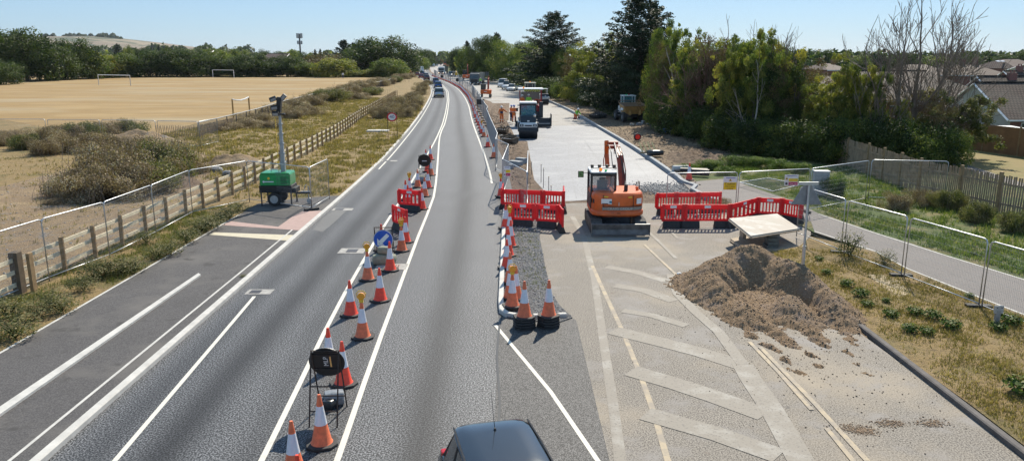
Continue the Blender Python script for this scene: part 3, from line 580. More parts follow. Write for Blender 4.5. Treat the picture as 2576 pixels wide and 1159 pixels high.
# leaning scrub tree over the garden fence
rng = np.random.default_rng(50); t = thing('leaning_shrub', P(2330, 402), 0, 'wide leaning grey green scrub tree spilling over the brown board fence', 'shrub')
bl = []
for i in range(110):
    a = rng.random(); h = rng.random(); bl.append((-1+5.2*a+.3*rng.normal(), rng.normal()*1.0, .6+4.2*h*(1-.25*a)+.4*a, .38, .38, .3))
C, N, tn = blobcloud(bl, 17000, rng, .9); obj('crown', leafquads(C, N, .15, rng, 'crown', .6, np.clip(tn*.5+.5*rng.random(len(C)), 0, 1)), ML_scrub, t)
mb = MB()
for i in range(110):
    a = rng.random(); x = -1+5.0*a; p = [(rng.normal()*.3, rng.normal()*.3, .1), (x*.4, rng.normal()*.5, 1.2+rng.random()), (x*.8, rng.normal()*.6, 1.8+2.6*rng.random()), (x*1.15, rng.normal()*.8, 2.2+3*rng.random())]
    mb.tube(p, [.05, .04, .025, .008], 4)
obj('branches', mb, M_twig, t)
# bare trees
def bare(h, r, rng, fork=2, bend=.1, up=.75, levels=6, trunks=((0, 0),)):
    mb = MB()
    def br(p, d, L, r, lev):
        pts = [p]; rr = [r]; q = Vector(p); dd = Vector(d)
        for k in range(3):
            dd = (dd+Vector((rng.normal(), rng.normal(), rng.normal()*.6+.25))*bend).normalized(); q = q+dd*L/3; pts.append(q.copy()); rr.append(r*(1-.1*(k+1)) if lev else r*(1-.08*(k+1)))
        mb.tube(pts, [max(.014, q_) for q_ in rr], 6 if lev < 2 else 3)
        if lev >= levels: return
        kids = 3 if lev < 3 else (3 if rng.random() < .6 else 2)
        for k in range(kids):
            s = pts[3] if k == 0 else pts[1+int(rng.random()*2.99)]; a = rng.random()*6.283; tilt = (.12 if k == 0 else .5+.35*rng.random())
            ax = dd.orthogonal().normalized(); ax.rotate(Matrix.Rotation(a, 3, dd)); nd = (dd*math.cos(tilt)+ax*math.sin(tilt)); nd = (nd+Vector((0, 0, .25))).normalized()
            br(s, nd, L*(.82 if k == 0 else .62+.2*rng.random()), rr[3]*(.98 if k == 0 else .62), lev+1)
    for tx, ty in trunks: br(Vector((tx*.3, ty*.3, 0)), Vector((tx*.18, ty*.18, 1)).normalized(), h*.3, r, 0)
    return mb
def bare_tree(u, vtop, vbase, h_rel, r, seed, label, levels, m, trunks=((0, 0),), Y=None, bend=.1):
    b = P(u, vbase) if Y is None else PZ(u, 300, Y); b.z = 0; rng = np.random.default_rng(seed); t = thing('bare_tree', b, 0, label, 'tree')
    mb = bare(10, r, rng, levels=levels, trunks=trunks, bend=bend); zt = max(v[2] for v in mb.v); k = PZ(u, vtop, b.y).z/zt
    mb.v = [(x*k, y*k, z*k) for x, y, z in mb.v]; obj('branches', mb, m, t); return t
bare_tree(2298, -100, 408, 1, .2, 31, 'tallest leafless tree in front of the tiled roofs', 6, M_twig, ((0, 0), (1.4, .6)))
bare_tree(2262, -45, 410, 1, .17, 32, 'slender leafless tree leaning left of the tallest bare one', 6, M_twig, ((-1.2, 0),))
bare_tree(2178, 40, 408, 1, .14, 33, 'smaller leafless tree at the end of the tree belt', 5, M_twig, ((.4, 0),))
bare_tree(1785, 36, 352, 1, .2, 34, 'leafless reddish tree poking above the middle of the belt', 6, M_redtwig, ((0, 0), (1.2, .3), (-1.1, 0)))
bare_tree(1965, 60, 372, 1, .2, 35, 'leafless crown right of the tall yellow green poplar', 6, M_twig, ((0, 0), (1.3, .3)))
M_palet = mat('pale_trunk', (.33, .28, .22), .85, var=.2, scale=5)
bare_tree(1697, 120, 334, 1, .13, 37, 'slim pale trunked tree standing before the belt right of the dumper', 3, M_palet)
bare_tree(1884, 150, 384, 1, .12, 38, 'slim pale trunk in front of the tall poplars', 3, M_palet)
bare_tree(1545, 95, 275, 1, .1, 36, 'thin leafless tree left of the tallest conifer', 5, M_redtwig, ((0, 0), (.6, .2)))
# dry scrub banks and bramble mounds on the left, each a clump of its own
def clump_proto(name, seed, m, n, leaf, W=4, H=1.5, stems=60):
    rng = np.random.default_rng(seed); bl = [(rng.normal()*W*.2, rng.normal()*W*.2, H*(.12+.6*rng.random()), W*.15, W*.15, H*.26) for _ in range(30)]
    C, N, tn = blobcloud(bl, n, rng, .5); C[:, 2] = np.abs(C[:, 2]); t = thing(name, (0, 0, -500), 0, 'x', 'shrub'); obj('foliage', leafquads(C, N, leaf, rng, 'foliage', .7, np.clip(.35*tn+.65*rng.random(n), 0, 1)), m, t)
    mb = MB()
    for i in range(stems):
        x, y = rng.normal()*W*.24, rng.normal()*W*.24; hh = H*(.5+.55*rng.random()); mb.tube([(x, y, 0), (x+rng.normal()*.1, y+rng.normal()*.1, hh*.6), (x+rng.normal()*.2, y+rng.normal()*.2, hh)], [.012, .01, .006], 3)
    obj('stems', mb, M_twig, t); t['W'] = W; t['H'] = H; return Once(t)
TP['dry'] = [clump_proto('dry_scrub', s, ML_dry, 20000, .065) for s in (41, 42, 43)]
TP['nettle'] = [clump_proto('nettle_patch', s, ML_weed, 9000, .11, stems=10) for s in (46, 47)]
TP['scrub'] = [clump_proto('bramble_bush', s, ML_scrub, 15000, .085) for s in (44, 45)]
GD = 'dry brown scrub clumps on the verge'; GE = 'dry scrub clumps along the field fence'
for i, (u, vb, wp, hp) in enumerate([(960, 300, 60, 36), (990, 290, 60, 36), (1015, 272, 60, 34), (1040, 258, 50, 30), (1058, 240, 40, 24), (1068, 226, 34, 20), (1075, 215, 26, 15), (1020, 298, 50, 30), (1000, 268, 50, 26), (1036, 282, 40, 24), (1050, 268, 34, 22)]):
    plant('dry', u, vb-hp, vb, wp*1.25, 'dry brown seed head clump on the verge beside the carriageway', GD)
for i, (u, vb, wp, hp) in enumerate([(700, 290, 80, 34), (745, 278, 80, 34), (785, 268, 80, 34), (820, 258, 80, 36), (850, 248, 70, 32), (880, 240, 70, 32), (905, 232, 70, 30), (930, 226, 60, 26), (955, 218, 60, 24), (975, 213, 50, 20), (995, 208, 50, 18), (660, 312, 90, 30), (620, 322, 90, 26), (730, 300, 70, 26), (770, 292, 70, 26), (565, 330, 90, 22), (680, 325, 70, 22), (940, 240, 60, 22), (900, 252, 60, 20), (1010, 200, 44, 16), (1030, 196, 40, 13)]):
    plant('dry' if i % 7 != 3 else 'scrub', u, vb-hp, vb, wp*1.2, 'dry brown thistle clump between the field fence and the timber fence', GE)
def mound(name, u, v, rx, ry, h, m, label, seed, cat='mound'):
    b = P(u, v); o = relief(name, b.x, b.y, rx, ry, .16, lambda x, y, p, q: -.1+edge(p, q)*(h*np.clip(1-(p*p+q*q)**.7, 0, 1)+.18*fbm(x, y, 1.6, seed)*np.clip(1-(p*p+q*q), 0, 1)+.12), m); tag(o, label, cat); return o
mound('rubble_mound', 350, 366, 4.6, 2.6, 1.15, M_soil, 'grey rubble heap showing through the big bramble mound', 6)
mound('soil_mound', 592, 418, 2.6, 2.0, .8, M_soil, 'low grey brown spoil heap right of the bramble mound', 7)
mound('earth_mound', 320, 470, 4.6, 3.4, 1.5, M_darksoil, 'earth mound carrying the big dry bramble thicket', 12)
GB = 'bramble and dry weed thicket on the left mound'
for i, (u, vt, vb, wp) in enumerate([(180, 470, 505, 120), (215, 418, 495, 150), (265, 372, 480, 160), (325, 352, 470, 170), (385, 352, 460, 160), (440, 375, 448, 130), (478, 400, 440, 90), (250, 430, 510, 160), (320, 400, 495, 160), (390, 400, 478, 150), (150, 500, 515, 80), (300, 345, 440, 130), (365, 340, 430, 140), (430, 350, 425, 110)]):
    plant('dry' if i % 5 != 4 else 'scrub', u, vt, vb, wp*1.3, 'dry bramble clump on the big mound left of the timber fence', GB)
for i, (u, vt, vb, wp, k) in enumerate([(75, 335, 378, 90, 'scrub'), (110, 318, 372, 100, 'dry'), (160, 310, 365, 100, 'dry'), (215, 305, 360, 100, 'scrub'), (270, 300, 352, 100, 'dry'), (320, 300, 346, 90, 'scrub'), (180, 335, 385, 120, 'dry'), (240, 330, 380, 120, 'dry'), (25, 325, 356, 90, 'dry'), (-10, 335, 370, 90, 'dry'), (120, 345, 392, 90, 'dry')]):
    plant(k, u, vt, vb, wp*1.15, 'green and brown weed clump behind the big bramble mound', 'weed clumps behind the mound')
# grass and weeds as ground cover
def blades(name, polys, dens, hgt, wd, m, label, cat='grass', seed=1, clump=1, z0=.1, lean=.5):
    rng = np.random.default_rng(seed); B = []
    for poly in polys:
        a = np.array([(p[0], p[1]) for p in poly]); x, y = a[:, 0], a[:, 1]; area = abs(np.dot(x, np.roll(y, 1))-np.dot(y, np.roll(x, 1)))/2; B.append(sample(poly, int(area*dens), rng, clump))
    q = np.vstack(B); n = len(q); k = 4; q = np.repeat(q, k, 0)+rng.normal(size=(n*k, 2))*wd*1.4; n *= k; h = hgt*(.35+.9*rng.random((n, 1))**1.5); a = rng.random(n)*6.283
    d = np.stack([np.cos(a), np.sin(a), np.zeros(n)], 1); e = np.stack([-np.sin(a), np.cos(a), np.zeros(n)], 1); b = np.column_stack([q, np.full(n, z0-.01)])
    V = np.empty((n, 3, 3)); V[:, 0] = b-e*wd*.5; V[:, 1] = b+e*wd*.5; V[:, 2] = b+d*h*lean+np.array([0, 0, 1])*h
    tone = np.repeat(np.clip(rng.random(n//k)[:, None]*.7+.3*rng.random((n//k, k)), 0, 1).ravel(), 3)
    o = obj(name, fastmesh(name, V.reshape(-1, 3), np.arange(n*3).reshape(-1, 3), 3, tone), m); return stuff(o, label, cat)
lv = [(-14.9, 12), (-15, 24), (-14.7, 34), (-13, 36), (-12.35, 33), (-12.35, 12)]
blades('verge_grass', [lv], 110, .16, .02, ML_grassg, 'rough green grass between the timber fence and the cycle path', seed=1, z0=.1)
rv = [(9.4, 10), (9.45, 18.5), (9.5, 25), P(1937, 640), P(2010, 630), P(2204, 643), P(2282, 686), P(2359, 717), P(2476, 765), P(2576, 805), (15.5, 14), (14, 10)]
blades('verge_grass', [rv], 190, .1, .018, ML_grass, 'dry yellow grass right of the gravel heap', seed=2, z0=.09, clump=.45)
rg = [P(2060, 536), P(2126, 560), P(2204, 585), P(2379, 640), P(2476, 668), P(2576, 700), P(2700, 740), P(2750, 620), P(2576, 556), P(2507, 540), P(2309, 492), P(2200, 420), P(2040, 425), P(1850, 388), P(1790, 405), P(1715, 424), P(1730, 436), P(1850, 446), P(1945, 486), P(2003, 508)]
blades('green_ground_cover', [rg], 50, .2, .035, ML_grassr, 'rough green ground cover between the footway and the picket fence', seed=3, z0=.04)
blades('verge_grass', [[(-14.2, 37), (-8.9, 38), (-9, 50), (-9.6, 66), (-11.4, 92), (-13, 112), (-18.5, 108), (-17, 87), (-15.3, 67), (-14.6, 55)]], 26, .22, .05, ML_grass, 'dry rough grass on the verge behind the left kerb', seed=4, z0=.1)
blades('verge_grass', [[(-15, 40), (-15.6, 67), (-17.4, 87), (-19, 108), (-21, 132), (-28, 128), (-30, 90), (-32, 64), (-26, 48)]], 16, .24, .06, ML_grass, 'rough grass between the timber fence and the playing field', seed=5, z0=.1)
blades('rough_grass', [[(-16, 14), (-16, 36), (-24, 50), (-45, 56), (-45, 34), (-28, 14)]], 4, .2, .03, ML_grass, 'sparse dry tufts on the bare ground left of the timber fence', seed=6, z0=.1)
blades('gravel_weeds', [[(.2, 21), (1.2, 20.6), (1.1, 25), (1.0, 31), (.3, 36), (-.1, 36), (.1, 27)]], 22, .09, .02, ML_grassg, 'low weeds growing through the gravel of the kerbed island', seed=7, z0=.03)
def weed_proto(seed, n, leaf, W, H, m, name='weed'):
    rng = np.random.default_rng(seed); d = rng.normal(size=(n, 3)); d /= np.linalg.norm(d, axis=1)[:, None]; r = rng.random((n, 1))**.5
    C = d*r*np.array([W/2, W/2, H/2])+np.array([0, 0, H/2]); t = thing(name, (0, 0, -500), 0, 'x', 'plant'); obj('leaves', leafquads(C, d+np.array([0, 0, 1.2]), leaf, rng, 'leaves', .6), m, t)
    mb = MB()
    for i in range(14): a = rng.random()*6.28; mb.tube([(0, 0, 0), (math.cos(a)*W*.2, math.sin(a)*W*.2, H*.55), (math.cos(a)*W*.4, math.sin(a)*W*.4, H*(.7+.3*rng.random()))], [.01, .008, .004], 3)
    obj('stalks', mb, ML_weed, t); t['W'] = W; t['H'] = H; return Once(t)
TP['weed'] = [weed_proto(s, 260, .1, .7, .35, ML_weed) for s in (61, 62)]
TP['tall'] = [weed_proto(s, 900, .06, 1.1, 1.0, ML_scrub, 'bush') for s in (63, 64)]
GW = 'broad leaved weeds on the right verge'
for u, v, s in [(2240, 796, 1), (2300, 790, 1), (2345, 800, 1.1), (2390, 825, 1.2), (2290, 835, 1), (2330, 840, .9), (2080, 690, .8), (2130, 720, 1), (2165, 745, 1.1), (2180, 770, .8), (2230, 760, .6), (2040, 700, .6), (2440, 750, .7), (2540, 815, 1.3), (2510, 830, 1), (2060, 655, .7), (2570, 990, 1.6), (2450, 640, .5)]:
    o = TP['weed'][int(u) % 2](P(u, v, .09), u % 6, 'low broad leaved green weed in the dry grass by the gravel heap', GW); o.scale = (s*.7, s*.7, s*.7)
GV = 'weeds along the cycle path edge'
for u, v, s in [(130, 770, 1.3), (155, 785, 1.2), (240, 700, 1.5), (270, 690, 1.6), (310, 690, 1.3), (340, 680, 1.2), (210, 730, 1.2), (430, 640, 1.3), (470, 610, 1.4), (505, 585, 1.6), (530, 575, 1.6), (555, 555, 1.4), (580, 545, 1.3), (395, 650, 1.2), (40, 850, 1.5), (20, 800, 1.5), (90, 800, 1.2), (370, 612, 1.2), (600, 530, 1.2)]:
    o = TP['tall'][int(u) % 2](P(u, v, .1), u % 6, 'green weed clump on the verge between cycle path and timber fence', GV); o.scale = (s*.8, s*.8, s*.42)
for u, vt, vb, wp, lab in [(2135, 580, 652, 84, 'tall flowering bush against the mesh fence right of the sign post'), (2225, 628, 672, 64, 'round green bush at the foot of the mesh fence'), (1960, 650, 665, 30, 'small weed bush beside the sign post'), (612, 692, 704, 22, 'tiny weed growing on the cycle path edging')]:
    plant('tall', u, vt, vb, wp, lab)
for u, vt, vb, wp, lab in [(2255, 485, 530, 90, 'dry reddish bush behind the corner of the mesh fence'), (2330, 475, 520, 80, 'dry purple stemmed bush below the picket fence'), (2395, 478, 530, 90, 'dark bramble under the picket fence'), (2460, 505, 560, 90, 'dark bramble trailing at the right picket fence'), (2545, 530, 585, 90, 'dark bramble at the right edge below the picket fence'), (1812, 500, 527, 80, 'dry grassy bush beside the caution sign panel')]:
    plant('dry' if 'dry' in lab else 'scrub', u, vt, vb, wp, lab)
for u, vt, vb, wp in [(1725, 412, 434, 60), (1785, 402, 428, 80), (1850, 392, 420, 80), (1900, 394, 422, 80), (1960, 400, 428, 80), (2010, 410, 436, 70), (1820, 418, 440, 60), (2100, 440, 500, 60)]:
    plant('nettle', u, vt, vb, wp, 'green nettle patch beyond the caution sign panels', 'nettle patches beyond the mesh panels')
# broad mass of far woodland
def forest(name, pts, n, hmin, hmax, leaf, m, label, seed, depth=60):
    rng = np.random.default_rng(seed); k = rng.random(n)*(len(pts)-1); i = k.astype(int); f = (k-i)[:, None]; p = np.array(pts, float); base = p[i]*(1-f)+p[i+1]*f
    base = base+rng.normal(size=(n, 2))*depth*.3; H = hmin+(hmax-hmin)*rng.random(n); per = 130; C = np.repeat(np.column_stack([base, np.zeros(n)]), per, 0); d = rng.normal(size=(n*per, 3)); d /= np.linalg.norm(d, axis=1)[:, None]; d[:, 2] = np.abs(d[:, 2])
    Hh = np.repeat(H, per)[:, None]; C = C+d*Hh*np.array([.55, .55, 1])*(.85+.15*rng.random((n*per, 1))); o = obj(name, leafquads(C, d, leaf, rng, name, .8), m); return stuff(o, label, 'woodland')
forest('distant_woodland', [(95, 330), (160, 380), (300, 420), (520, 430)], 420, 6, 10.5, 1.7, ML_oak, 'distant wooded skyline behind the housing estate', 71)
forest('distant_woodland', [(-2300, 1500), (-1500, 1450), (-900, 1400), (-400, 1300)], 260, 14, 30, 6, ML_oak, 'dark woodland at the foot of the distant downs', 72, 200)
forest('distant_woodland', [(500, 520), (800, 600), (1400, 800)], 300, 9, 16, 3, ML_hedge, 'hazy wooded skyline far right behind the roofs', 79, 80)
forest('distant_woodland', [(-1100, 900), (-600, 850), (-250, 900), (-150, 1100), (100, 1200)], 200, 9, 15, 4, ML_hedge, 'distant belt of trees behind the playing field hedge', 73, 120)
for gi, (x0, x1, zz) in enumerate([(-1440, -1290, 60), (-1280, -1255, 54), (-1600, -1470, 58)]):
    o = forest('hilltop_wood', [(x0, 2500), ((x0+x1)/2, 2500), (x1, 2500)], 34 if gi != 1 else 8, 8, 20, 6, ML_oak, ['dark clump of trees on the crest of the distant hill', 'small separate tree clump right of the hilltop wood', 'thin line of trees on the left of the hill crest'][gi], 75+gi, 30); o.location.z = zz
# ================================================================ STREET FURNITURE
M_or = mat('cone_red_orange', (.85, .07, .03), .45, var=.15, scale=9)
M_orf = mat('cone_faded_orange', (.75, .17, .07), .55, var=.2, scale=9)
M_refl = mat('reflective_sleeve', (.72, .73, .78), .3, var=.08, scale=14)
M_rub = mat('black_rubber', (.035, .034, .034), .75, var=.35, scale=12, bmp=.3)
M_rubg = mat('dusty_rubber', (.12, .115, .11), .85, var=.3, scale=10, bmp=.3)
M_amb = mat('amber_lens', (.85, .36, .02), .25, var=.1, coat=.5)
M_ylw = mat('yellow_plastic', (.75, .5, .04), .45)
M_bar = mat('barrier_red', (.82, .04, .045), .42, var=.24, scale=2.2, bmp=.1)
n_ = M_bar.node_tree; tr_ = NN(n_, 'ShaderNodeBsdfTranslucent'); tr_.inputs[0].default_value = (.9, .05, .06, 1); ms_ = NN(n_, 'ShaderNodeMixShader'); ms_.inputs[0].default_value = .35; n_.links.new(n_.nodes['Principled BSDF'].outputs[0], ms_.inputs[1]); n_.links.new(tr_.outputs[0], ms_.inputs[2]); n_.links.new(ms_.outputs[0], n_.nodes['Material Output'].inputs[0])
M_blk = mat('black_paint', (.018, .018, .019), .5, var=.3)
M_galv = mat('galvanised_steel', (.5, .52, .54), .42, .75, var=.15, scale=6)
M_steel = mat('dark_steel', (.09, .09, .1), .5, .5, var=.3, scale=5)
M_rust = mat('rusty_frame', (.06, .045, .038), .7, .3, var=.5, scale=9)
M_white = mat('white_paint', (.78, .78, .76), .4, var=.06)
M_wood = mat('weathered_timber', (.3, .2, .1), .8, var=.3, scale=5, bmp=.4)
M_wood2 = mat('bleached_rail', (.72, .63, .45), .8, var=.22, scale=5, bmp=.4)
M_pale = mat('grey_brown_picket', (.3, .22, .14), .85, var=.3, scale=3, bmp=.4)
def cone_proto(mo, lamp=False, sleeve=(.42, .78), tall=1.0, stack=0, name='traffic_cone', base=None):
    t = thing(name, (0, 0, -500), 0, 'x', 'traffic cone'); s0 = .07*stack
    mb = MB()
    for k in range(stack+1):
        r = .3*(1-.01*k); z = .07*k
        poly = [(r*c*(1.0), r*s_) for c, s_ in [(1, .5), (.5, 1), (-.5, 1), (-1, .5), (-1, -.5), (-.5, -1), (.5, -1), (1, -.5)]]
        if k < stack or stack == 0: pass
        mb.prism([(x*.95+.012*math.sin(k*3), y*.95+.012*math.cos(k*2)) for x, y in poly], z, z+.055)
    obj('base', mb, base or M_rub, t, bevel=.012)
    rb = .175; rt = .035; R_ = lambda z: rb+(rt-rb)*(z/.95)
    z1, z2 = sleeve; mb = MB(); mb.lathe([(R_(0)+.035, s0+.05), (R_(0)+.01, s0+.075), (R_(z1), s0+z1)], 18); mb.lathe([(R_(z2), s0+z2), (rt+.004, s0+.93), (rt, s0+.94), (rt, s0+.97), (rt*.75, s0+tall)], 18)
    obj('body', mb, mo, t, smooth=50)
    obj('sleeve', MB().lathe([(R_(z1)+.003, s0+z1), (R_(z2)+.003, s0+z2)], 18), M_refl, t, smooth=50)
    if lamp:
        l = obj('lamp', MB().cyl((0, -.045, 1.1+s0), (0, .045, 1.1+s0), .095, .095, 18), M_amb, t, bevel=.015)
        obj('lamp_body', MB().box((0, 0, .99+s0), (.11, .07, .1)).tube([(-.1, 0, 1.06+s0), (-.12, 0, 1.16+s0), (-.06, 0, 1.24+s0), (.06, 0, 1.24+s0), (.12, 0, 1.16+s0), (.1, 0, 1.06+s0)], .012, 6), M_ylw, l)
    return Once(t)
CN = cone_proto(M_or); CF = cone_proto(M_orf); CL = cone_proto(M_or, True); CFL = cone_proto(M_orf, True); CS = cone_proto(M_orf, stack=4); CSL = cone_proto(M_orf, True, stack=1)
def ct(u, v): p = P(u, v, 1.0); p.z = 0; return p
def cb(u, v, z=0.0): return P(u, v, z)
cones = [(CF, ct(732, 1058), 'nearest whole cone, bottom left on the white lane line'), (CN, ct(747, 1143), 'cone of which only the red tip shows at the bottom edge'), (CF, cb(810, 1117), 'large faded orange cone beside the feet of the near sign frame'),
 (CN, cb(865, 966), 'red cone half hidden behind the near round sign back'), (CN, ct(824, 824), 'cone whose tip rises above the near round sign back'), (CFL, cb(913, 848), 'cone with amber lamp between the near sign and the single red cone'), (CN, cb(883, 792), 'bright red cone on the left lane line without a lamp'),
 (CN, cb(957, 756), 'red cone against the right white line of the closed strip'), (CFL, cb(926, 703), 'orange cone with amber lamp in front of the blue arrow sign'), (CN, cb(982, 680), 'bright red cone just right of the sandbags under the arrow sign'), (CFL, cb(1011, 631), 'amber lamp cone right of the blue arrow sign'),
 (CN, cb(1021, 609), 'plain cone behind the lamp cone right of the arrow sign'), (CN, cb(961, 630), 'cone hidden behind the blue arrow sign'), (CN, cb(1062, 526), 'cone at the right end of the first red barrier'), (CF, cb(1069, 494), 'cone just above the right end of the first red barrier'),
 (CF, cb(1051, 471), 'cone below the middle round sign back on its left'), (CN, cb(1077, 473), 'cone below the middle round sign back on its right'), (CL, cb(1031, 492), 'amber lamp cone rising behind the first red barrier'), (CN, cb(1021, 503), 'small cone left of the lamp cone behind the red barrier'), (CF, cb(1084, 441), 'cone right of the middle round sign back'),
 (CN, cb(1075, 432), 'cone behind the middle round sign back'), (CN, cb(1083, 402), 'farthest large cone at the top of the closed strip'), (CN, cb(1072, 414), 'cone just left of the farthest cone of the closed strip'), (CN, cb(1027, 517), 'cone seen through the slots of the first red barrier')]
rg_ = random.Random(3)
for pr, p, lab in cones: pr(p, rg_.random()*.8, 'red and white '+lab)
isl_c = [(CSL, cb(1289, 776, .03), 'cone with amber lamp at the near corner of the gravel island'), (CF, cb(1298, 751, .03), 'cone behind the lamp cone on the gravel island'), (CF, cb(1283, 750, .03), 'cone on a reddish base left on the gravel island'), (CF, cb(1283, 711, .03), 'orange cone third back along the island kerb'),
 (CN, cb(1275, 674, .03), 'bright cone halfway along the island kerb'), (CN, cb(1279, 643, .03), 'cone fifth back along the island kerb'), (CN, cb(1285, 619, .03), 'cone below the second island lamp'), (CL, cb(1282, 593, .03), 'cone with amber lamp beside the left red barriers'), (CN, cb(1272, 574, .03), 'cone at the left end of the front barrier pair'), (CN, cb(1280, 566, .03), 'cone tucked against the left end barrier'),
 (CL, cb(1260, 494), 'lamp cone at the left end of the rear barriers'), (CF, cb(1242, 397), 'cone beside the zigzag mesh panels'), (CN, cb(1227, 370), 'cone on the road edge before the mesh fence bend'), (CF, cb(1217, 344), 'cone at the road edge below the dark rectangular sign'), (CL, cb(1212, 336), 'cone next beyond the one below the dark sign'),
 (CN, cb(1447, 300, .05), 'lone cone on the soil beside the kneeling worker'), (CN, cb(1733, 453, .05), 'lone cone among pipes beyond the right kerb')]
for pr, p, lab in isl_c: pr(p, rg_.random()*.8, 'red and white '+lab)
CS(cb(1319, 823), .2, 'orange cone on a stack of black bases, left of the pair'); CS(cb(1380, 820), .7, 'orange cone on a stack of black bases, right of the pair')
CSM = cone_proto(M_or, tall=1.0)
y = 73.0
while y < 285:
    CSM((xr(y)+(xf(y)-xr(y))*.45+.05*math.sin(y*3), y, 0), y % 1, 'red and white cone in the long row beside the site fence', 'cones in the long row beside the site fence'); y += 2.4+y*.012
# ---- plastic barriers
def barrier(a, b, slots, label, sign=True, z=0.0):
    a = Vector((a[0], a[1], 0)); b = Vector((b[0], b[1], 0)); d = b-a; L = d.length; t = thing('plastic_barrier', (a.x, a.y, z), math.atan2(d.y, d.x), label, 'barrier')
    mb = MB(); zt, zb = 1.0, .3; m_ = .1
    mb.box((L/2, 0, zt-.1), (L-.02, .06, .2)); mb.box((L/2, 0, zb+.05), (L-.02, .06, .1)); mb.box((.06, 0, (zt+zb)/2), (.1, .075, zt-zb+.04)); mb.box((L-.06, 0, (zt+zb)/2), (.1, .075, zt-zb+.04)); pit = (L-.2)/slots
    for k in range(slots+1): mb.box((.1+pit*k, 0, .6), (pit*.42, .05, .46))
    for k in range(slots):
        for s in (-1, 1):
            mb.box((.1+pit*(k+.5)+s*pit*.22, 0, .8), (pit*.2, .045, .05), rot=(0, s*R(45), 0))
    mb.cyl((-.02, 0, .35), (-.02, 0, .95), .035, n=8)
    obj('panel', mb, M_bar, t, bevel=.008)
    mb = MB()
    for x in (.22, L-.22) if L > 1.5 else (L/2,):
        w_ = .42 if L > 1.5 else L*.42
        mb.prism([(-.13, 0), (.13, 0), (.13, .05), (.035, .3), (-.035, .3), (-.13, .05)], x-w_, x+w_, 'x')
    obj('foot', mb, M_rub, t, bevel=.01)
    if sign: obj('reflector', MB().box((L/2, -.034, .9), (.26, .008, .11)), M_white, t)
    return t
barrier(cb(1003, 529), cb(1060, 534), 5, 'red slotted plastic barrier across the closed strip, farther of the two'); barrier(cb(989, 574), cb(1026, 590), 5, 'red slotted plastic barrier turned edge on behind the arrow sign')
bp = [(1262, 529), (1311, 531), (1365, 533), (1419, 536)]; nm = ['left', 'middle', 'right']
for i in range(3): barrier(cb(*bp[i]), cb(*bp[i+1]), 6, 'red slotted barrier, %s panel of the rear row left of the excavator' % nm[i], False)
barrier(cb(1419, 536), cb(1417, 520), 6, 'short return barrier closing the rear row left of the excavator', False)
barrier(cb(1287, 569), cb(1345, 572), 6, 'red barrier with white reflector, left panel of the front pair beside the island'); barrier(cb(1347, 572), cb(1404, 576), 6, 'red barrier with white reflector, right panel of the front pair beside the island')
barrier(cb(1406, 574), cb(1416, 589), 5, 'red barrier end panel turned towards the camera left of the excavator', False); barrier(cb(1266, 512), cb(1262, 527), 4, 'red barrier end panel at the island kerb', False)
bp = [(1649, 541), (1699, 539), (1754, 538), (1813, 537)]
for i in range(3): barrier(cb(*bp[i]), cb(*bp[i+1]), 6, 'red slotted barrier, %s panel of the rear row right of the excavator' % nm[i], False)
bp = [(1663, 573), (1720, 573), (1834, 573), (1903, 553), (1964, 556), (2014, 566)]
ls = ['first panel from the excavator in the front row', 'long double panel of the front row right of the excavator', 'panel behind the left edge of the tilted board', 'panel behind the middle of the tilted board', 'rightmost long panel near the sign post']
for i in range(5): barrier(cb(*bp[i]), cb(*bp[i+1]), 12 if i == 1 else 6, 'red slotted barrier, '+ls[i], True)
barrier(cb(2014, 566), cb(2017, 553), 4, 'red barrier short end panel touching the sign post', False)
# ---- mesh panels
def heras_mesh(L, H=2.0):
    fr = MB(); r = .021; fr.tube([(0, 0, 0), (0, 0, H-.12), (.035, 0, H-.035), (.12, 0, H), (L-.12, 0, H), (L-.035, 0, H-.035), (L, 0, H-.12), (L, 0, 0)], r, 8); fr.tube([(0, 0, .14), (L, 0, .14)], .016, 6)
    wr = MB(); n = int(L/.055)
    for i in range(1, n): x = L*i/n; wr.box((x, 0, H/2+.06), (.0024, .0024, H-.16))
    for k in range(9): z = .3+(H-.4)*k/8; wr.box((L/2, .004, z), (L-.02, .004, .004))
    return fr.mesh('frame'), wr.mesh('mesh')
HM = {}; M_wire = mat('fence_wire', (.3, .31, .32), .5)
def heras(a, b, label, group=None, foot=True, z=0.05, H=2.0, wires=True):
    a = Vector((a[0], a[1], 0)); b = Vector((b[0], b[1], 0)); d = b-a; L = round(d.length, 1)
    k = (L, H)
    if k not in HM:
        f, w_ = heras_mesh(L, H); f.materials.append(M_galv); w_.materials.append(M_wire); f.polygons.foreach_set('use_smooth', [True]*len(f.polygons)); HM[k] = (f, w_)
    t = thing('mesh_fence_panel', (a.x, a.y, z), math.atan2(d.y, d.x), label, 'fence panel', group)
    for nme, me in zip(('frame', 'mesh'), HM[k]):
        if nme == 'mesh' and not wires: continue
        o = bpy.data.objects.new(nme, me); COL.objects.link(o); o.parent = t; o.scale.x = d.length/L
    if foot: obj('foot', MB().box((d.length, 0, .05), (.68, .22, .12), rot=(0, 0, 1.2)), M_rub, t, bevel=.02)
    return t
GH = 'mesh fence panels along the timber fence'
hp = [(-30, 772), (125, 707), (277, 649), (393, 591), (485, 540), (628, 508)]
names = ['leftmost panel cut by the photo edge', 'second panel from the left edge', 'third panel from the left edge', 'fourth panel from the left edge', 'panel where the fence reaches the path']
for i in range(5): heras(P(*hp[i], .1), P(*hp[i+1], .1), 'galvanised mesh fence panel beside the timber rails, '+names[i], z=.1, foot=False)
heras(P(628, 508, .1), P(784, 529, .1), 'galvanised mesh fence panel in front of the green lighting tower', z=.1); heras(P(785, 529, .1), P(829, 501, .1), 'galvanised mesh fence panel right of the lighting tower towards the kerb', z=.1, foot=False)
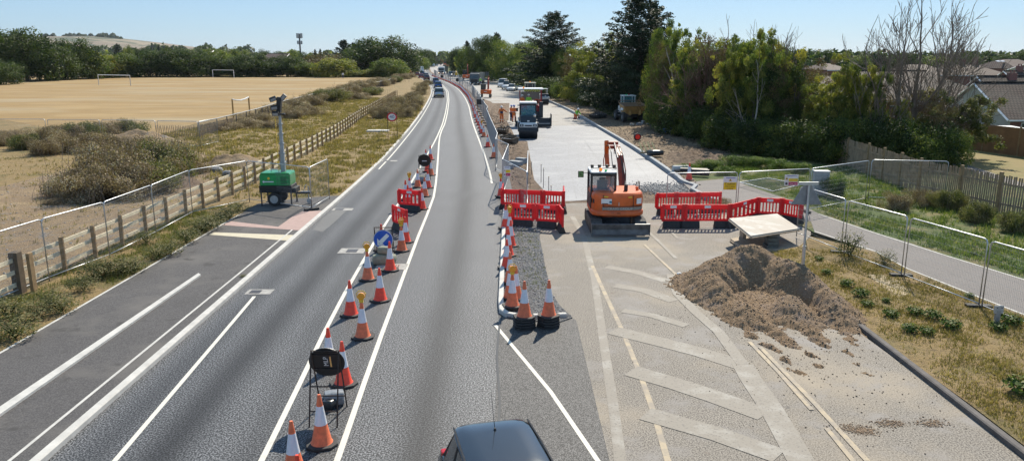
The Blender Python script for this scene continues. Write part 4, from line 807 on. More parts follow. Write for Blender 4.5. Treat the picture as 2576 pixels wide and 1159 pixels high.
tops = [(-40, 303), (113, 303), (119, 304), (250, 304), (256, 305), (390, 306.5), (395, 307), (497, 309), (500, 309), (545, 301)]
for i in range(0, 9, 2): heras(P(*tops[i], 2.0), P(*tops[i+1], 2.0), 'mesh fence panel at the near edge of the playing field', 'mesh panels along the playing field', foot=False, z=.1)
# long low rail fence by the field
rp = [P(u, v, 1.3) for u, v in [(500, 311), (545, 301), (594, 289), (643, 277), (724, 253), (790, 238), (860, 225), (937, 210), (985, 200)]]
t = thing('rail_fence', (0, 0, .1), 0, 'long grey rail and post fence edging the playing field down to the road bend', 'fence')
mb = MB(); mb.tube([(p.x, p.y, 1.3) for p in rp], .035, 5); obj('rail', mb, M_galv, t)
acc = 0; npost = 0
for a, b in zip(rp, rp[1:]):
    d = b-a; n = max(1, int(d.length/2.9))
    for i in range(n):
        q = a+d*i/n; obj('post', MB().box((q.x, q.y, .65), (.07, .07, 1.3)), M_steel, t); npost += 1
w_ = MB()
for a, b in zip(rp, rp[1:]):
    d = b-a; n = int(d.length/.3)
    for i in range(n): q = a+d*i/n; w_.box((q.x, q.y, .62), (.012, .012, 1.2))
    for z in (.25, .6, .95): w_.tube([(a.x, a.y, z), (b.x, b.y, z)], .01, 3)
obj('netting', w_, M_steel, t)
# chestnut paling
t = thing('paling_fence', (0, 0, .1), 0, 'low brown split paling fence below the near playing field panels', 'fence'); pl = [P(u, v, .1) for u, v in [(395, 346), (430, 346), (470, 346), (503, 345), (540, 335), (590, 322)]]
mb = MB(); rg_ = random.Random(5)
for a, b in zip(pl, pl[1:]):
    d = b-a; n = int(d.length/.14)
    for i in range(n): q = a+d*i/n; mb.box((q.x, q.y, .5), (.045, .02, 1.0+.12*rg_.random()), rot=(rg_.uniform(-.05, .05), rg_.uniform(-.08, .08), math.atan2(d.y, d.x)))
obj('pales', mb, M_pale, t)
for z in (.25, .8): obj('wire', MB().tube([(p.x, p.y, z) for p in pl], .008, 3), M_steel, t)
# ---- timber post and rail
fp = [P(u, v, .1) for u, v in [(38, 735), (144, 690), (223, 665), (290, 637), (352, 609), (407, 576), (455, 555), (499, 535), (540, 517), (571, 500), (604, 489), (628, 479), (657, 471)]]
xs = lambda y: float(np.interp(y, [20, 40, 58, 67, 87, 108, 132], [-14.75, -14.3, -14.9, -15.4, -17.1, -18.5, -20]))
yy = [22.0, 23.9]; 
while yy[-1] < 132: yy.append(yy[-1]+1.8)
t = thing('timber_fence', (0, 0, .1), 0, 'long three rail timber fence running from the left edge towards the road bend', 'fence')
obj('gate_post', MB().box((xs(21.9)-.02, 21.75, .62), (.26, .26, 1.28)), mat('dark_timber', (.12, .09, .06), .85, var=.3, bmp=.4), t, bevel=.01)
obj('gate_post', MB().box((xs(21.9)+.3, 21.9, .6), (.1, .2, 1.2)), M_wood, t, bevel=.01)
for i, y in enumerate(yy[1:], 1):
    obj('post', MB().box((xs(y)+.05, y, .58+.02*rg_.random()), (.13, .085, 1.22), rot=(rg_.uniform(-.02, .02), rg_.uniform(-.02, .02), .1)), M_wood, t, bevel=.006)
for z in (.3, .66, 1.02):
    mb = MB()
    yz = [8, 14, 20]+yy
    for a, b in zip(yz, yz[1:]):
        xa, xb = xs(a), xs(b); dz = rg_.uniform(-.02, .02); d = math.atan2(b-a, xb-xa); L = math.hypot(b-a, xb-xa)
        mb.box(((xa+xb)/2-.03+rg_.uniform(0, .015), (a+b)/2, z+dz), (L*.995, .04, .12), rot=(0, rg_.uniform(-.006, .006), d))
    obj('rail', mb, M_wood2, t)
# ---- site fence right of the road, panel after panel
GS = 'mesh panels of the long site fence'
zz = [(1224, 274), (1233, 296), (1251, 335), (1247, 349), (1279, 363), (1264, 400), (1326, 432)]
zp = [P(u, v, 2.0) for u, v in zz]
zl = ['beside the nearest orange worker', 'behind the digger bucket', 'turned sideways by the bucket', 'bulging over the soil strip', 'first zigzag panel above the rear barriers', 'nearest panel of the site fence carrying a notice']
for i in range(6): heras(zp[i], zp[i+1], 'mesh fence panel of the site fence, '+zl[i], z=0, foot=i > 3)
heras(zp[6], P(1328, 470), 'short mesh panel end standing on the soil above the rear barriers', z=0, foot=False)
y = zp[0].y; a = Vector((zp[0].x, y, 0))
while y < 300:
    y2 = y+3.35; b = Vector((xf(y2)+.25+.12*math.sin(y2), y2, 0)); heras(a, b, 'mesh fence panel in the long curving site fence', GS, foot=y < 110, z=0, wires=True); a = b; y = y2
# ---- right mesh fence
T2 = lambda u, v: P(u, v, 2.05)
rt = [(2037, 474), (2128, 501), (2136, 505), (2284, 544), (2292, 548), (2486, 602), (2494, 606), (2700, 664)]
rn = ['hidden partly by the sign post', 'right of the flowering bush', 'before the round green bush', 'cut by the right photo edge']
for i in range(4): heras(T2(*rt[2*i]), T2(*rt[2*i+1]), 'galvanised mesh fence panel along the footway, '+rn[i], z=.05)
rt = [(1680, 436), (1856, 433), (1861, 433), (2039, 424.5), (2043, 424), (2187, 404), (2194, 402), (2387, 406)]
rn = ['left one of the far row carrying the yellow caution sign', 'carrying the small warning sign', 'running up to the corner before the picket fence', 'in front of the picket fence']
for i in range(4): heras(T2(*rt[2*i]), T2(*rt[2*i+1]), 'galvanised mesh fence panel, '+rn[i], z=.05, foot=i < 2)
heras(T2(2014, 469), T2(2037, 474), 'narrow mesh panel end beside the triangular sign back', foot=False)
# fallen panel
c = [P(1861, 458, .3), P(1933, 448, .3), P(2017, 464, .3), P(1945, 481, .3)]
t = thing('fallen_fence_panel', c[0], 0, 'white framed mesh panel lying on the weeds behind the footway', 'fence panel'); mb = MB(); cc = [p-c[0] for p in c]
mb.tube(cc+[cc[0]], .025, 6); obj('frame', mb, M_galv, t); mb = MB()
for i in range(1, 24): k = i/24; mb.tube([cc[0].lerp(cc[1], k), cc[3].lerp(cc[2], k)], .004, 3); mb.tube([cc[0].lerp(cc[3], k), cc[1].lerp(cc[2], k)], .004, 3)
obj('mesh', mb, M_galv, t)
# ---- picket fence along the gardens
def zat(u, v, Y): return PZ(u, v, Y).z
base = [(2085, 404), (2180, 440), (2309, 491), (2410, 515), (2507, 538), (2576, 553), (2760, 600)]
t = thing('picket_fence', (0, 0, .05), 0, 'weathered grey brown picket fence between the verge and the gardens', 'fence'); mb = MB(); bp = [P(u, v) for u, v in base]; posts = []
pr = [MB(), MB()]
for a, b in zip(bp, bp[1:]):
    d = b-a; n = int(d.length/.115); ang = math.atan2(d.y, d.x)
    for i in range(n): q = a+d*i/n; hh = 1.72+.05*rg_.random(); mb.box((q.x, q.y, hh/2), (.075, .02, hh), rot=(rg_.uniform(-.03, .03), rg_.uniform(-.02, .02), ang))
    m2 = int(round(d.length/2.7)) or 1
    for i in range(m2): posts.append((a+d*i/m2, ang))
    for j, z in enumerate((.45, 1.35)): pr[j].box(((a.x+b.x)/2, (a.y+b.y)/2+.03, z), (d.length, .05, .09), rot=(0, 0, ang))
obj('pickets', mb, M_pale, t); obj('rail', pr[0], M_pale, t); obj('rail', pr[1], M_pale, t)
for q, ang in posts: obj('post', MB().box((q.x, q.y+.04, .95), (.13, .13, 1.85), rot=(0, 0, ang)), M_wood, t)
# brown board fence
M_board = mat('brown_board', (.24, .13, .06), .8, var=.2, scale=2, bmp=.4)
A = P(2388, 371); B = P(2600, 401); C2 = P(2850, 436); t = thing('board_fence', (0, 0, .05), 0, 'tall orange brown close boarded fence round the bungalow garden', 'fence')
for a, b in ((A, B), (B, C2)):
    d = b-a; n = int(d.length/.16); ang = math.atan2(d.y, d.x); mb = MB()
    for i in range(n): q = a+d*i/n; mb.box((q.x, q.y, 1.0), (.165, .018, 2.0+.012*(i % 2)), rot=(0, 0, ang+.09))
    obj('boards', mb, M_board, t)
    for i in range(int(d.length/3)+1): q = a+d*min(1, i*3/d.length); obj('post', MB().box((q.x, q.y-.05, 1.05), (.1, .1, 2.1), rot=(0, 0, ang)), M_wood, t)
# ---- signs
def disc_sign(pos, rz, r, zc, face, back, label, aframe=True, hgt=1.35, wd=.75, splay=.0):
    """splay: the sign side stands splay metres out at the foot and leans back to the apex"""
    t = thing('road_sign', pos, rz, label, 'road sign'); an = math.atan2(splay, hgt); t['an'] = an; t['sp'] = splay; t['hg'] = hgt
    mount(obj('sign_face', MB().cyl((0, -.025, 0), (0, -.008, 0), r, n=40), face, t), t, 0, 0, zc); mount(obj('sign_back', MB().cyl((0, -.007, 0), (0, .008, 0), r+.01, n=40), back, t), t, 0, 0, zc)
    fr = MB(); hw = wd/2; fr.tube([(-hw, -splay+.02, 0), (-hw, .02, hgt), (hw, .02, hgt), (hw, -splay+.02, 0)], .016, 6)
    for z in (.28, zc-r*.5, zc+r*.5): y = -splay*(1-z/hgt)+.022; fr.tube([(-hw, y, z), (hw, y, z)], .013, 6)
    if aframe:
        sb = max(splay, .45); fr.tube([(-hw, sb, 0), (-hw, .04, hgt*.97), (hw, .04, hgt*.97), (hw, sb, 0)], .016, 6)
        for z in (.3, .75): fr.tube([(-hw, sb*(1-z/hgt)+.03, z), (hw, sb*(1-z/hgt)+.03, z)], .013, 6)
    obj('frame', fr, M_rust, t); return t
def mount(o, t, x, y, z):
    an = t['an']; zc = z; o.location = (x, -t['sp']*(1-z/t['hg'])+y*math.cos(an), z); o.rotation_euler.x = o.rotation_euler.x-an; return o
M_blue = mat('sign_blue', (.01, .1, .5), .35, var=.06, scale=2)
M_sblk = mat('sign_back_black', (.02, .021, .022), .45, var=.2)
p = Vector((-3.66, 13.95, 0)); t = disc_sign(p, math.pi, .345, 1.12, M_white, M_sblk, 'near black backed round sign on a rusty A frame with a sticker', hgt=1.4, wd=.54, splay=.46)
mount(obj('sticker', MB().box((0, .012, 0), (.17, .006, .3)), mat('sticker_dark', (.03, .03, .035), .4), t), t, -.02, 0, 1.14); tx = text('MLP', .13, M_white, t, (0, 0, 0), (math.pi/2, -math.pi/2, math.pi)); tx.data.transform(Euler((math.pi/2, -math.pi/2, math.pi)).to_matrix().to_4x4()); tx.rotation_euler = (0, 0, 0); mount(tx, t, .01, .018, 1.14)
mount(obj('sticker_band', MB().box((0, .017, 0), (.03, .004, .26)), mat('sticker_orange', (.8, .45, .15), .5), t), t, -.08, 0, 1.14)
p = P(1068, 456); t = disc_sign((p.x, p.y+.1, 0), math.pi, .36, 1.18, M_white, M_sblk, 'black backed round sign above the cones in the middle distance', hgt=1.5, wd=.6, splay=.35); mount(obj('sticker', MB().box((0, .012, 0), (.26, .006, .05)), M_refl, t), t, 0, 0, 1.15)
p = P(966, 650); t = disc_sign((p.x, p.y, 0), 0, .345, .7, M_blue, M_steel, 'blue round keep left arrow sign on a black A frame', hgt=1.14, wd=.62, splay=.0)
o = obj('rim', MB().ring(.33, .345, .003), M_white, t); o.location = (0, -.026, .7); o.rotation_euler = (math.pi/2, 0, 0)
ar = MB(); ar.prism([(-.21, -.21), (.045, -.21), (-.03, -.14), (.22, .13), (.13, .22), (-.14, -.04), (-.21, .045)], 0, .004, 'z'); o = obj('arrow', ar, M_white, t); o.location = (0, -.03, .7); o.rotation_euler = (math.pi/2, 0, 0)
for x, z in ((-.14, .15), (.15, -.14), (-.14, -.14), (.15, .15)): obj('bolt', MB().cyl((x, -.038, .7+z), (x, -.025, .7+z), .013), M_blk, t)
p = P(988, 350, .1); t = disc_sign((p.x, p.y, .1), 0, .3, 1.5, M_white, M_steel, 'speed limit sign reading forty on a steel frame in the verge', aframe=False, hgt=1.85, wd=.55)
M_sred = mat('sign_red', (.6, .02, .03), .4); ring = MB().ring(.22, .3, .004); o = obj('red_ring', ring, M_sred, t); o.location = (0, -.034, 1.5); o.rotation_euler = (math.pi/2, 0, 0)
text('40', .3, mat('sign_ink', (.03, .04, .2), .5), t, (0, -.036, 1.5)); t.scale = (1.45, 1, 1.25)
for u, v, k in [(1112, 202, 'farther'), (1151, 213, 'nearer')]:
    p = P(u, v+2); disc_sign((p.x, p.y, 0), math.pi, .42, 1.3, M_white, M_sblk, 'small dark round sign back against the far site fence, %s of the two' % k, aframe=False, hgt=1.7)
p = P(1209, 290); t = thing('board_sign', (p.x, p.y, 0), 0, 'dark rectangular sign back standing at the site fence', 'road sign'); obj('board', MB().box((0, 0, 1.6), (.95, .03, .62)), M_sblk, t); obj('leg', MB().box((-.35, .03, .7), (.05, .04, 1.4)), M_rust, t); obj('leg', MB().box((.35, .03, .7), (.05, .04, 1.4)), M_rust, t)
# sandbags
M_sand = mat('sandbag', (.24, .25, .19), .85, var=.2, scale=8, bmp=.4)
def bag(p, d, rz, m, label, z=0):
    mb = MB(); n = 12; rings = []
    for k, (s, tt) in enumerate([(-.5, .6), (-.46, .9), (-.2, 1), (.2, .96), (.46, .9), (.5, .6)]):
        rings.append([(s*d[0], math.copysign(abs(math.cos(i*6.283/n))**.5, math.cos(i*6.283/n))*d[1]/2*tt, d[2]/2+math.copysign(abs(math.sin(i*6.283/n))**.5, math.sin(i*6.283/n))*d[2]/2*tt) for i in range(n)])
    mb.loft(rings); o = obj('sandbag', mb, m, None, smooth=60); o.location = (p[0], p[1], z); o.rotation_euler = (0, 0, rz); return tag(o, label, 'sandbag')
p = P(958, 664); bag((p.x-.02, p.y-.02), (.5, .34, .36), .1, M_sand, 'khaki sandbag lying lowest under the blue arrow sign'); bag((p.x+.12, p.y+.05), (.42, .3, .26), -.1, M_sand, 'khaki sandbag on top of the pile under the arrow sign', .36); bag((p.x+.36, p.y+.12), (.3, .3, .32), 1.4, M_sand, 'khaki sandbag at the right of the pile under the arrow sign')
M_bagb = mat('black_bag', (.03, .032, .035), .3, var=.4, scale=10); M_bagg = mat('grey_bag', (.22, .24, .26), .35, var=.4, scale=10)
p = P(842, 1016); b = bag((p.x, p.y), (.4, .3, .3), .3, M_bagg, 'crumpled grey black plastic bag in the near sign frame'); bag((p.x-.05, p.y-.15), (.3, .24, .2), 1.2, M_bagb, 'small black bag below the grey one in the near sign frame')
p = P(1060, 456); bag((p.x, p.y), (.45, .35, .3), .2, M_sand, 'khaki sandbag under the middle round sign back'); bag((p.x, p.y-.4), (.4, .35, .3), .2, M_bagg, 'grey bag below the middle round sign back')
# notices on mesh
def notice(u0, v0, u1, v1, Y, label, kind):
    a = PZ(u0, v0, Y); b = PZ(u1, v1, Y); W = b.x-a.x; Hh = a.z-b.z; t = thing('notice_board', ((a.x+b.x)/2, Y-.04, b.z), 0, label, 'sign'); obj('board', MB().box((0, 0, Hh/2), (W, .01, Hh)), M_white, t)
    if kind == 'caution':
        obj('yellow_field', MB().box((0, -.008, Hh*.29), (W*.94, .006, Hh*.54)), mat('sign_yellow', (.85, .62, .02), .5), t)
        text('Caution', W*.24, M_blk, t, (0, -.014, Hh*.46)); text('Heavy plant', W*.145, M_blk, t, (0, -.014, Hh*.27)); text('crossing', W*.145, M_blk, t, (0, -.014, Hh*.11))
    else:
        obj('yellow_field', MB().box((W*.14, -.008, Hh*.52), (W*.66, .006, Hh*.27)), mat('sign_yellow', (.85, .62, .02), .5), t); obj('red_field', MB().box((W*.14, -.008, Hh*.2), (W*.66, .006, Hh*.27)), mat('sign_crimson', (.55, .02, .1), .5), t)
        text('Keep out', W*.13, M_white, t, (W*.14, -.014, Hh*.2)); obj('prohibition_ring', MB().cyl((-W*.35, -.012, Hh*.2), (-W*.35, -.006, Hh*.2), W*.09, n=14), M_blk, t)
    obj('header', MB().box((W*.02, -.008, Hh*.9), (W*.7, .006, Hh*.06)), mat('sign_header', (.2, .22, .45), .5), t)
    zt = Hh*.66 if kind == 'caution' else Hh*.55; xt = 0 if kind == 'caution' else -W*.35; s = W*.12
    obj('warning_triangle', MB().prism([(xt-s, zt), (xt+s, zt), (xt, zt+s*1.6)], -.012, -.006, 'y'), M_ylw, t); obj('triangle_mark', MB().prism([(xt-s*.5, zt+s*.25), (xt+s*.5, zt+s*.25), (xt, zt+s*1.1)], -.016, -.012, 'y'), M_blk, t)
Yc = T2(1856, 433).y; notice(1820, 444, 1852, 477, Yc-.05, 'white and yellow caution sign reading heavy plant crossing', 'caution')
Yc = T2(2039, 424).y; notice(1974, 439, 2006, 467, Yc-.1, 'white sign with yellow and crimson panels on the mesh fence', 'warn')
Yc = zp[6].y; notice(1267, 418, 1284, 444, Yc+.2, 'small white notice with yellow and red fields on the site fence', 'warn')
# triangular sign back on leaning pole
b = P(2017, 690, .09); top = PZ(2031, 462, b.y+.15); t = thing('sign_pole', b, 0, 'grey steel sign pole with a triangular sign back standing on the right verge', 'sign post')
mb = MB(); mb.tube([(0, 0, -.1), (.01, 0, .35)], .062, 12); obj('sleeve', mb, M_steel, t); hh = top.z-b.z
mb = MB(); mb.tube([(.01, 0, .3), (.01, .02, .95)], .052, 12); mb.tube([(.01, .02, .9), (.02, .1, hh)], .038, 12); obj('pole', mb, M_galv, t, smooth=50)
mb = MB(); z0 = PZ(2030, 517, b.y).z-b.z; s = .5; mb.prism([(-s, z0), (s, z0), (s*.12, z0+s*1.5), (-s*.12, z0+s*1.5)], .14, .16, 'y'); obj('sign_plate', mb, mat('sign_back_grey', (.25, .27, .3), .5, .4), t, bevel=.01); obj('cross_arm', MB().box((-.02, .05, hh+.02), (.62, .05, .1)), M_galv, t)
# electric cabinet
b = P(2061, 492, .04); t = thing('electric_cabinet', b, -.1, 'pale grey steel cabinet standing on the grass behind the mesh fence', 'cabinet'); obj('body', MB().box((0, 0, .62), (.72, .45, 1.24)), mat('cabinet_grey', (.36, .38, .4), .5, var=.1), t, bevel=.01); obj('lid', MB().box((0, 0, 1.27), (.78, .5, .05)), mat('cabinet_lid', (.55, .57, .58), .5), t, bevel=.008); obj('door', MB().box((-.01, -.232, .6), (.64, .015, 1.08)), mat('cabinet_door', (.33, .35, .37), .5), t, bevel=.004); obj('handle', MB().box((.24, -.25, .65), (.03, .02, .14)), M_steel, t)
# stump post
b = P(2505, 820, .09); t = thing('marker_post', b, 0, 'short weathered concrete marker post on the right verge', 'post'); obj('shaft', MB().box((0, 0, .2), (.11, .1, .5)), mat('marker_concrete', (.3, .28, .26), .9, var=.3, bmp=.4), t, bevel=.01); obj('plate', MB().box((0, -.02, .47), (.24, .05, .22)), mat('marker_plate', (.42, .4, .37), .8, var=.25), t, bevel=.015)
for x in (-.06, .06): obj('bolt', MB().cyl((x, -.055, .52), (x, -.04, .52), .012), M_blk, t)
# ---- plywood table on crates
M_ply = multi('stained_plywood', [(.42, .375, .32), ((.52, .5, .46), 1.3, .48, .6), ((.36, .29, .22), 2.4, .56, .72), ((.4, .36, .3), .6, .55, .7)], .7, bmp=.2)
M_ply2 = mat('plywood_edge', (.33, .27, .2), .8, var=.25)
quad = [P(1834, 549, .95), P(1955, 537, .72), P(2012, 574, .6), P(1889, 593, .85)]; cc = P(1925, 625, 0); t = thing('plywood_table', cc, 0, 'tilted stained plywood board raised on a stack of dark crates', 'work table')
mb = MB(); q = [v-cc for v in quad]; mb.add([*q, *[v-Vector((0, 0, .05)) for v in q]], [(0, 1, 2, 3), (7, 6, 5, 4), (0, 4, 5, 1), (1, 5, 6, 2), (2, 6, 7, 3), (3, 7, 4, 0)]); obj('board', mb, M_ply, t)
for i in range(4): a, b = q[i], q[(i+1) % 4]; d = b-a; obj('edge_batten', MB().tube([a.lerp(b, .01)-Vector((0, 0, .07)), a.lerp(b, .99)-Vector((0, 0, .07))], .045, 4), M_ply2, t)
s_ = P(1940, 628)-cc
for k in range(4): obj('crate', MB().box((s_.x+.03*(k % 2), s_.y+.1, .12+k*.15), (.42-.03*(k % 2), .5, .13)), mat('crate_dark', (.12, .13, .12), .7, var=.3), t, bevel=.01)
s_ = P(1868, 603)-cc; obj('leg', MB().box((s_.x, s_.y, .4), (.12, .5, .8)), M_ply2, t); obj('leg', MB().box(((P(1895, 610)-cc).x, (P(1895, 610)-cc).y+.3, .35), (.6, .12, .12)), M_ply2, t)
quad = [P(1838, 600, .12), P(1905, 585, .1), P(2010, 618, .06), P(1893, 640, .12)]; cc = P(1893, 640, 0); t = thing('plywood_sheet', cc, 0, 'second plywood board lying on battens under the tilted table', 'board')
mb = MB(); q = [v-cc for v in quad]; mb.add([*q, *[v-Vector((0, 0, .04)) for v in q]], [(0, 1, 2, 3), (7, 6, 5, 4), (0, 4, 5, 1), (1, 5, 6, 2), (2, 6, 7, 3), (3, 7, 4, 0)]); obj('board', mb, M_ply2, t); obj('batten', MB().tube([q[3]-Vector((0, 0, .07)), q[2]-Vector((0, 0, .05))], .05, 4), M_ply2, t); obj('batten', MB().tube([q[0]-Vector((0, 0, .07)), q[3]-Vector((0, 0, .07))], .05, 4), M_ply2, t)
# ---- drains and patches
def drain(u, v, w_, d_, pu, label, brick=False, rot=0, z=.007):
    p = P(u, v); t = thing('drain_cover', (p.x, p.y, 0), rot, label, 'drain cover'); obj('concrete_patch', MB().box((0, 0, z), (w_, d_, .006)), mat('dull_concrete', (.33, .32, .3), .85, var=.3, scale=6), t); obj('grate', MB().box((pu, 0, z+.006), (w_*.42, d_*.62, .006)), M_pink if brick else M_steel, t)
    for k in range(5): obj('slot', MB().box((pu-w_*.17+w_*.085*k, 0, z+.0115), (w_*.03, d_*.5, .004)), M_blk, t)
drain(653, 734, .78, .5, -.12, 'road gully in a pale concrete patch at the left kerb, nearer one'); drain(862, 527, .95, .55, -.15, 'road gully in a pale patch at the left kerb beside the pink paving'); drain(977, 405, 1.2, .6, -.1, 'small far road gully at the left kerb'); drain(886, 631, .95, .75, 0, 'square manhole cover in the middle of the left lane'); drain(985, 671, 1.05, .75, .05, 'brown manhole in a ragged white patch under the arrow sign', True)
# lighting tower
M_gr = mat('generator_green', (.008, .27, .07), .35, var=.12, scale=3, coat=.3)
b = P(703, 512, .106); t = thing('lighting_tower', b, .02, 'green trailer lighting tower with a tall grey telescopic mast', 'lighting tower')
bd = MB(); bd.prism([(-.72, .95), (.72, .95), (.72, 1.48), (.66, 1.56), (-.66, 1.56), (-.72, 1.42)], -.5, .5, 'y'); k = obj('body', bd, M_gr, t, bevel=.03)
obj('door_panel', MB().box((-.28, -.508, 1.2), (.78, .014, .46)), mat('generator_green_panel', (.01, .32, .085), .35), t, bevel=.01); obj('door_panel', MB().box((.38, -.508, 1.2), (.48, .014, .46)), mat('generator_green_panel', (.01, .32, .085), .35), t, bevel=.01)
for i in range(6): obj('louvre', MB().box((.42, -.52, 1.05+.06*i), (.3, .012, .025), rot=(.4, 0, 0)), mat('louvre_dark_green', (.005, .06, .025), .5), t)
obj('name_strip', MB().box((-.3, -.518, 1.14), (.5, .006, .05)).cyl((-.52, -.522, 1.14), (-.52, -.515, 1.14), .05, n=12), M_refl, t); obj('badge', MB().cyl((-.28, -.52, 1.3), (-.28, -.512, 1.3), .06, n=16), M_ylw, t)
obj('chassis', MB().box((0, 0, .78), (1.52, 1.02, .34)).box((.78, 0, .7), (.3, .8, .25)).box((1.15, 0, .52), (.7, .09, .09)), M_blk, t, bevel=.02); obj('lifting_frame', MB().tube([(-.3, 0, 1.54), (-.25, 0, 1.64), (.05, 0, 1.64), (.1, 0, 1.54)], .03, 6), M_white, t)
for sy in (-.56, .56):
    wl = obj('wheel', MB().cyl((-.05, sy-.09, .32), (-.05, sy+.09, .32), .32, n=24), M_rub, t, bevel=.02); obj('rim', MB().cyl((-.05, sy-.1*np.sign(.1-sy)-.0, .32), (-.05, sy+(-.11 if sy < 0 else .11), .32), .19, n=18), M_galv, wl)
    obj('mudguard', MB().box((-.05, sy, .68), (.8, .22, .05)), M_blk, t, bevel=.02)
for x, y in ((-.68, -.5), (-.68, .5), (.72, -.5), (.72, .5)): obj('outrigger', MB().cyl((x, y, .02), (x, y, .75), .035, n=8).cyl((x, y, 0), (x, y, .03), .09, n=10), M_steel, t)
obj('jockey_wheel', MB().cyl((1.45, -.04, .14), (1.45, .04, .14), .13, n=14).cyl((1.42, 0, .2), (1.42, 0, .85), .03, n=8), M_galv, t); obj('tow_hitch', MB().box((1.3, 0, .56), (.5, .07, .08)).tube([(1.2, 0, .6), (1.28, 0, .9), (1.36, 0, .92)], .02, 6), M_galv, t)
mt = PZ(709, 283, b.y); H0 = 1.5; HT = mt.z-b.z-.1; n = 6; mb = MB()
for k in range(n):
    z0 = H0+(HT-H0)*k/n; z1 = H0+(HT-H0)*(k+1)/n; w_ = .2-.019*k; x = .3-.02*k; mb.box((.30, 0, (z0+z1)/2), (w_, w_, z1-z0)); mb.box((.30, 0, z0+.02), (w_+.07, w_+.07, .06))
obj('mast', mb, mat('mast_grey', (.33, .36, .38), .45, .4), t, bevel=.006)
M_gm_ = mat('lamp_lens', (.3, .32, .34), .2); sp = [(.12+.03*math.cos(i*1.3), -.14+.03*math.sin(i*1.3), H0+.1+(HT-H0-.2)*i/150) for i in range(151)]; obj('coiled_cable', MB().tube(sp, .012, 4), M_ylw, t)
hd = obj('lamp_head', MB().box((.3, 0, HT+.45), (.2, .26, .72), rot=(0, .1, 0)).box((.3, 0, HT+.02), (.5, .2, .08)), M_blk, t, bevel=.02)
for (x, y, z, ry, rz) in ((.06, -.1, HT+.72, -.35, .3), (.12, -.2, HT+.34, -.1, .2), (.18, -.24, HT+.06, 0, 0), (.52, -.02, HT+.8, -.75, -.3)):
    l = obj('floodlight', MB().box((0, 0, 0), (.32, .13, .2)), M_blk, t, bevel=.02); l.location = (x, y, z); l.rotation_euler = (.5, ry, rz); obj('lens', MB().box((0, -.07, 0), (.26, .012, .14)), M_gm_, l)
# goals
def goal(u0, v0, u1, v1, h, label, m1, m2, sag=0, Y=None):
    a = P(u0, v0, .1); b = P(u1, v1, .1); t = thing('goal_frame', a, 0, label, 'goal'); d = b-a
    obj('post', MB().box((0, 0, h/2), (.14, .14, h)), m1, t); obj('post', MB().box((d.x, d.y, h/2), (.14, .14, h)), m1, t); mb = MB(); mb.tube([(d.x*k, d.y*k, h-sag*math.sin(k*3.14)) for k in (0, .25, .5, .75, 1)], .08, 5); obj('crossbar', mb, m2, t)
goal(536, 195, 589, 196, 2.44, 'white goal frame at the far hedge of the playing field', M_white, M_white); goal(249, 214, 329, 216, 2.44, 'pale goal frame left on the playing field', mat('faded_white', (.5, .47, .42), .6), M_white)
goal(588, 300, 629, 292, 2.2, 'brown posted small goal with sagging white bar near the field fence', mat('goal_brown', (.36, .22, .08), .6), M_white, .22)
b = P(758, 172); t = thing('telecom_mast', b, 0, 'dark mobile phone mast with two antenna rings above the far hedge', 'telecom mast'); zt = PZ(758, 86, b.y).z; k_ = b.y/1909
obj('pole', MB().cyl((0, 0, 0), (0, 0, zt), 4*k_*.6, 3.4*k_*.5, 10), M_steel, t)
for z, n_, r_, hh in ((zt-4*k_, 8, 6.5*k_, 11*k_), (zt-20*k_, 6, 5.5*k_, 8*k_)):
    obj('platform', MB().cyl((0, 0, z-hh*.55), (0, 0, z-hh*.5), r_, n=12), M_steel, t)
    for i in range(n_): a = i*6.283/n_; obj('antenna', MB().box((r_*math.cos(a), r_*math.sin(a), z), (2*k_, 1.4*k_, hh)), mat('antenna_grey', (.3, .33, .35), .5), t)
def pylon(u, vt, vb, Y, label):
    k = Y/1909; b = PZ(u, vb, Y); h = (vb-vt)*k; t = thing('pylon', (b.x, Y, b.z-6), 0, label, 'pylon'); mb = MB(); w0 = 2.6*k; r = .1*k*1.6
    for sx in (-1, 1):
        for sy in (-1, 1): mb.tube([(sx*w0, sy*w0, 0), (sx*w0*.2, sy*w0*.2, (h+6)*.75), (0, 0, h+6)], r, 4)
    for z in (.2, .4, .6): s = w0*(1-z); mb.tube([(-s, -s, z*(h+6)), (s, -s, (z+.15)*(h+6))], r*.7, 3); mb.tube([(s, -s, z*(h+6)), (-s, -s, (z+.15)*(h+6))], r*.7, 3)
    obj('lattice', mb, M_steel, t)
    for z in (.62, .76, .9): obj('cross_arm', MB().tube([(-2.6*k*(1.3-z*.5), 0, z*(h+6)), (0, 0, z*(h+6)+k), (2.6*k*(1.3-z*.5), 0, z*(h+6))], r, 4), M_steel, t)
pylon(574, 120, 140, 900, 'lattice pylon on the skyline left of the telecom mast'); pylon(384, 114, 130, 950, 'lattice pylon in front of the distant hill')
for u, vt, vb, l in ((43, 182, 208, 'leftmost'), (286, 176, 196, 'middle'), (4, 184, 206, 'cut by the left edge')):
    b = P(u, vb); h = PZ(u, vt, b.y).z; t = thing('timber_pole', b, 0, 'pale slim pole at the far side of the field, %s' % l, 'pole'); obj('shaft', MB().cyl((0, 0, 0), (0, 0, h), .16, .12, 8), M_wood2, t)
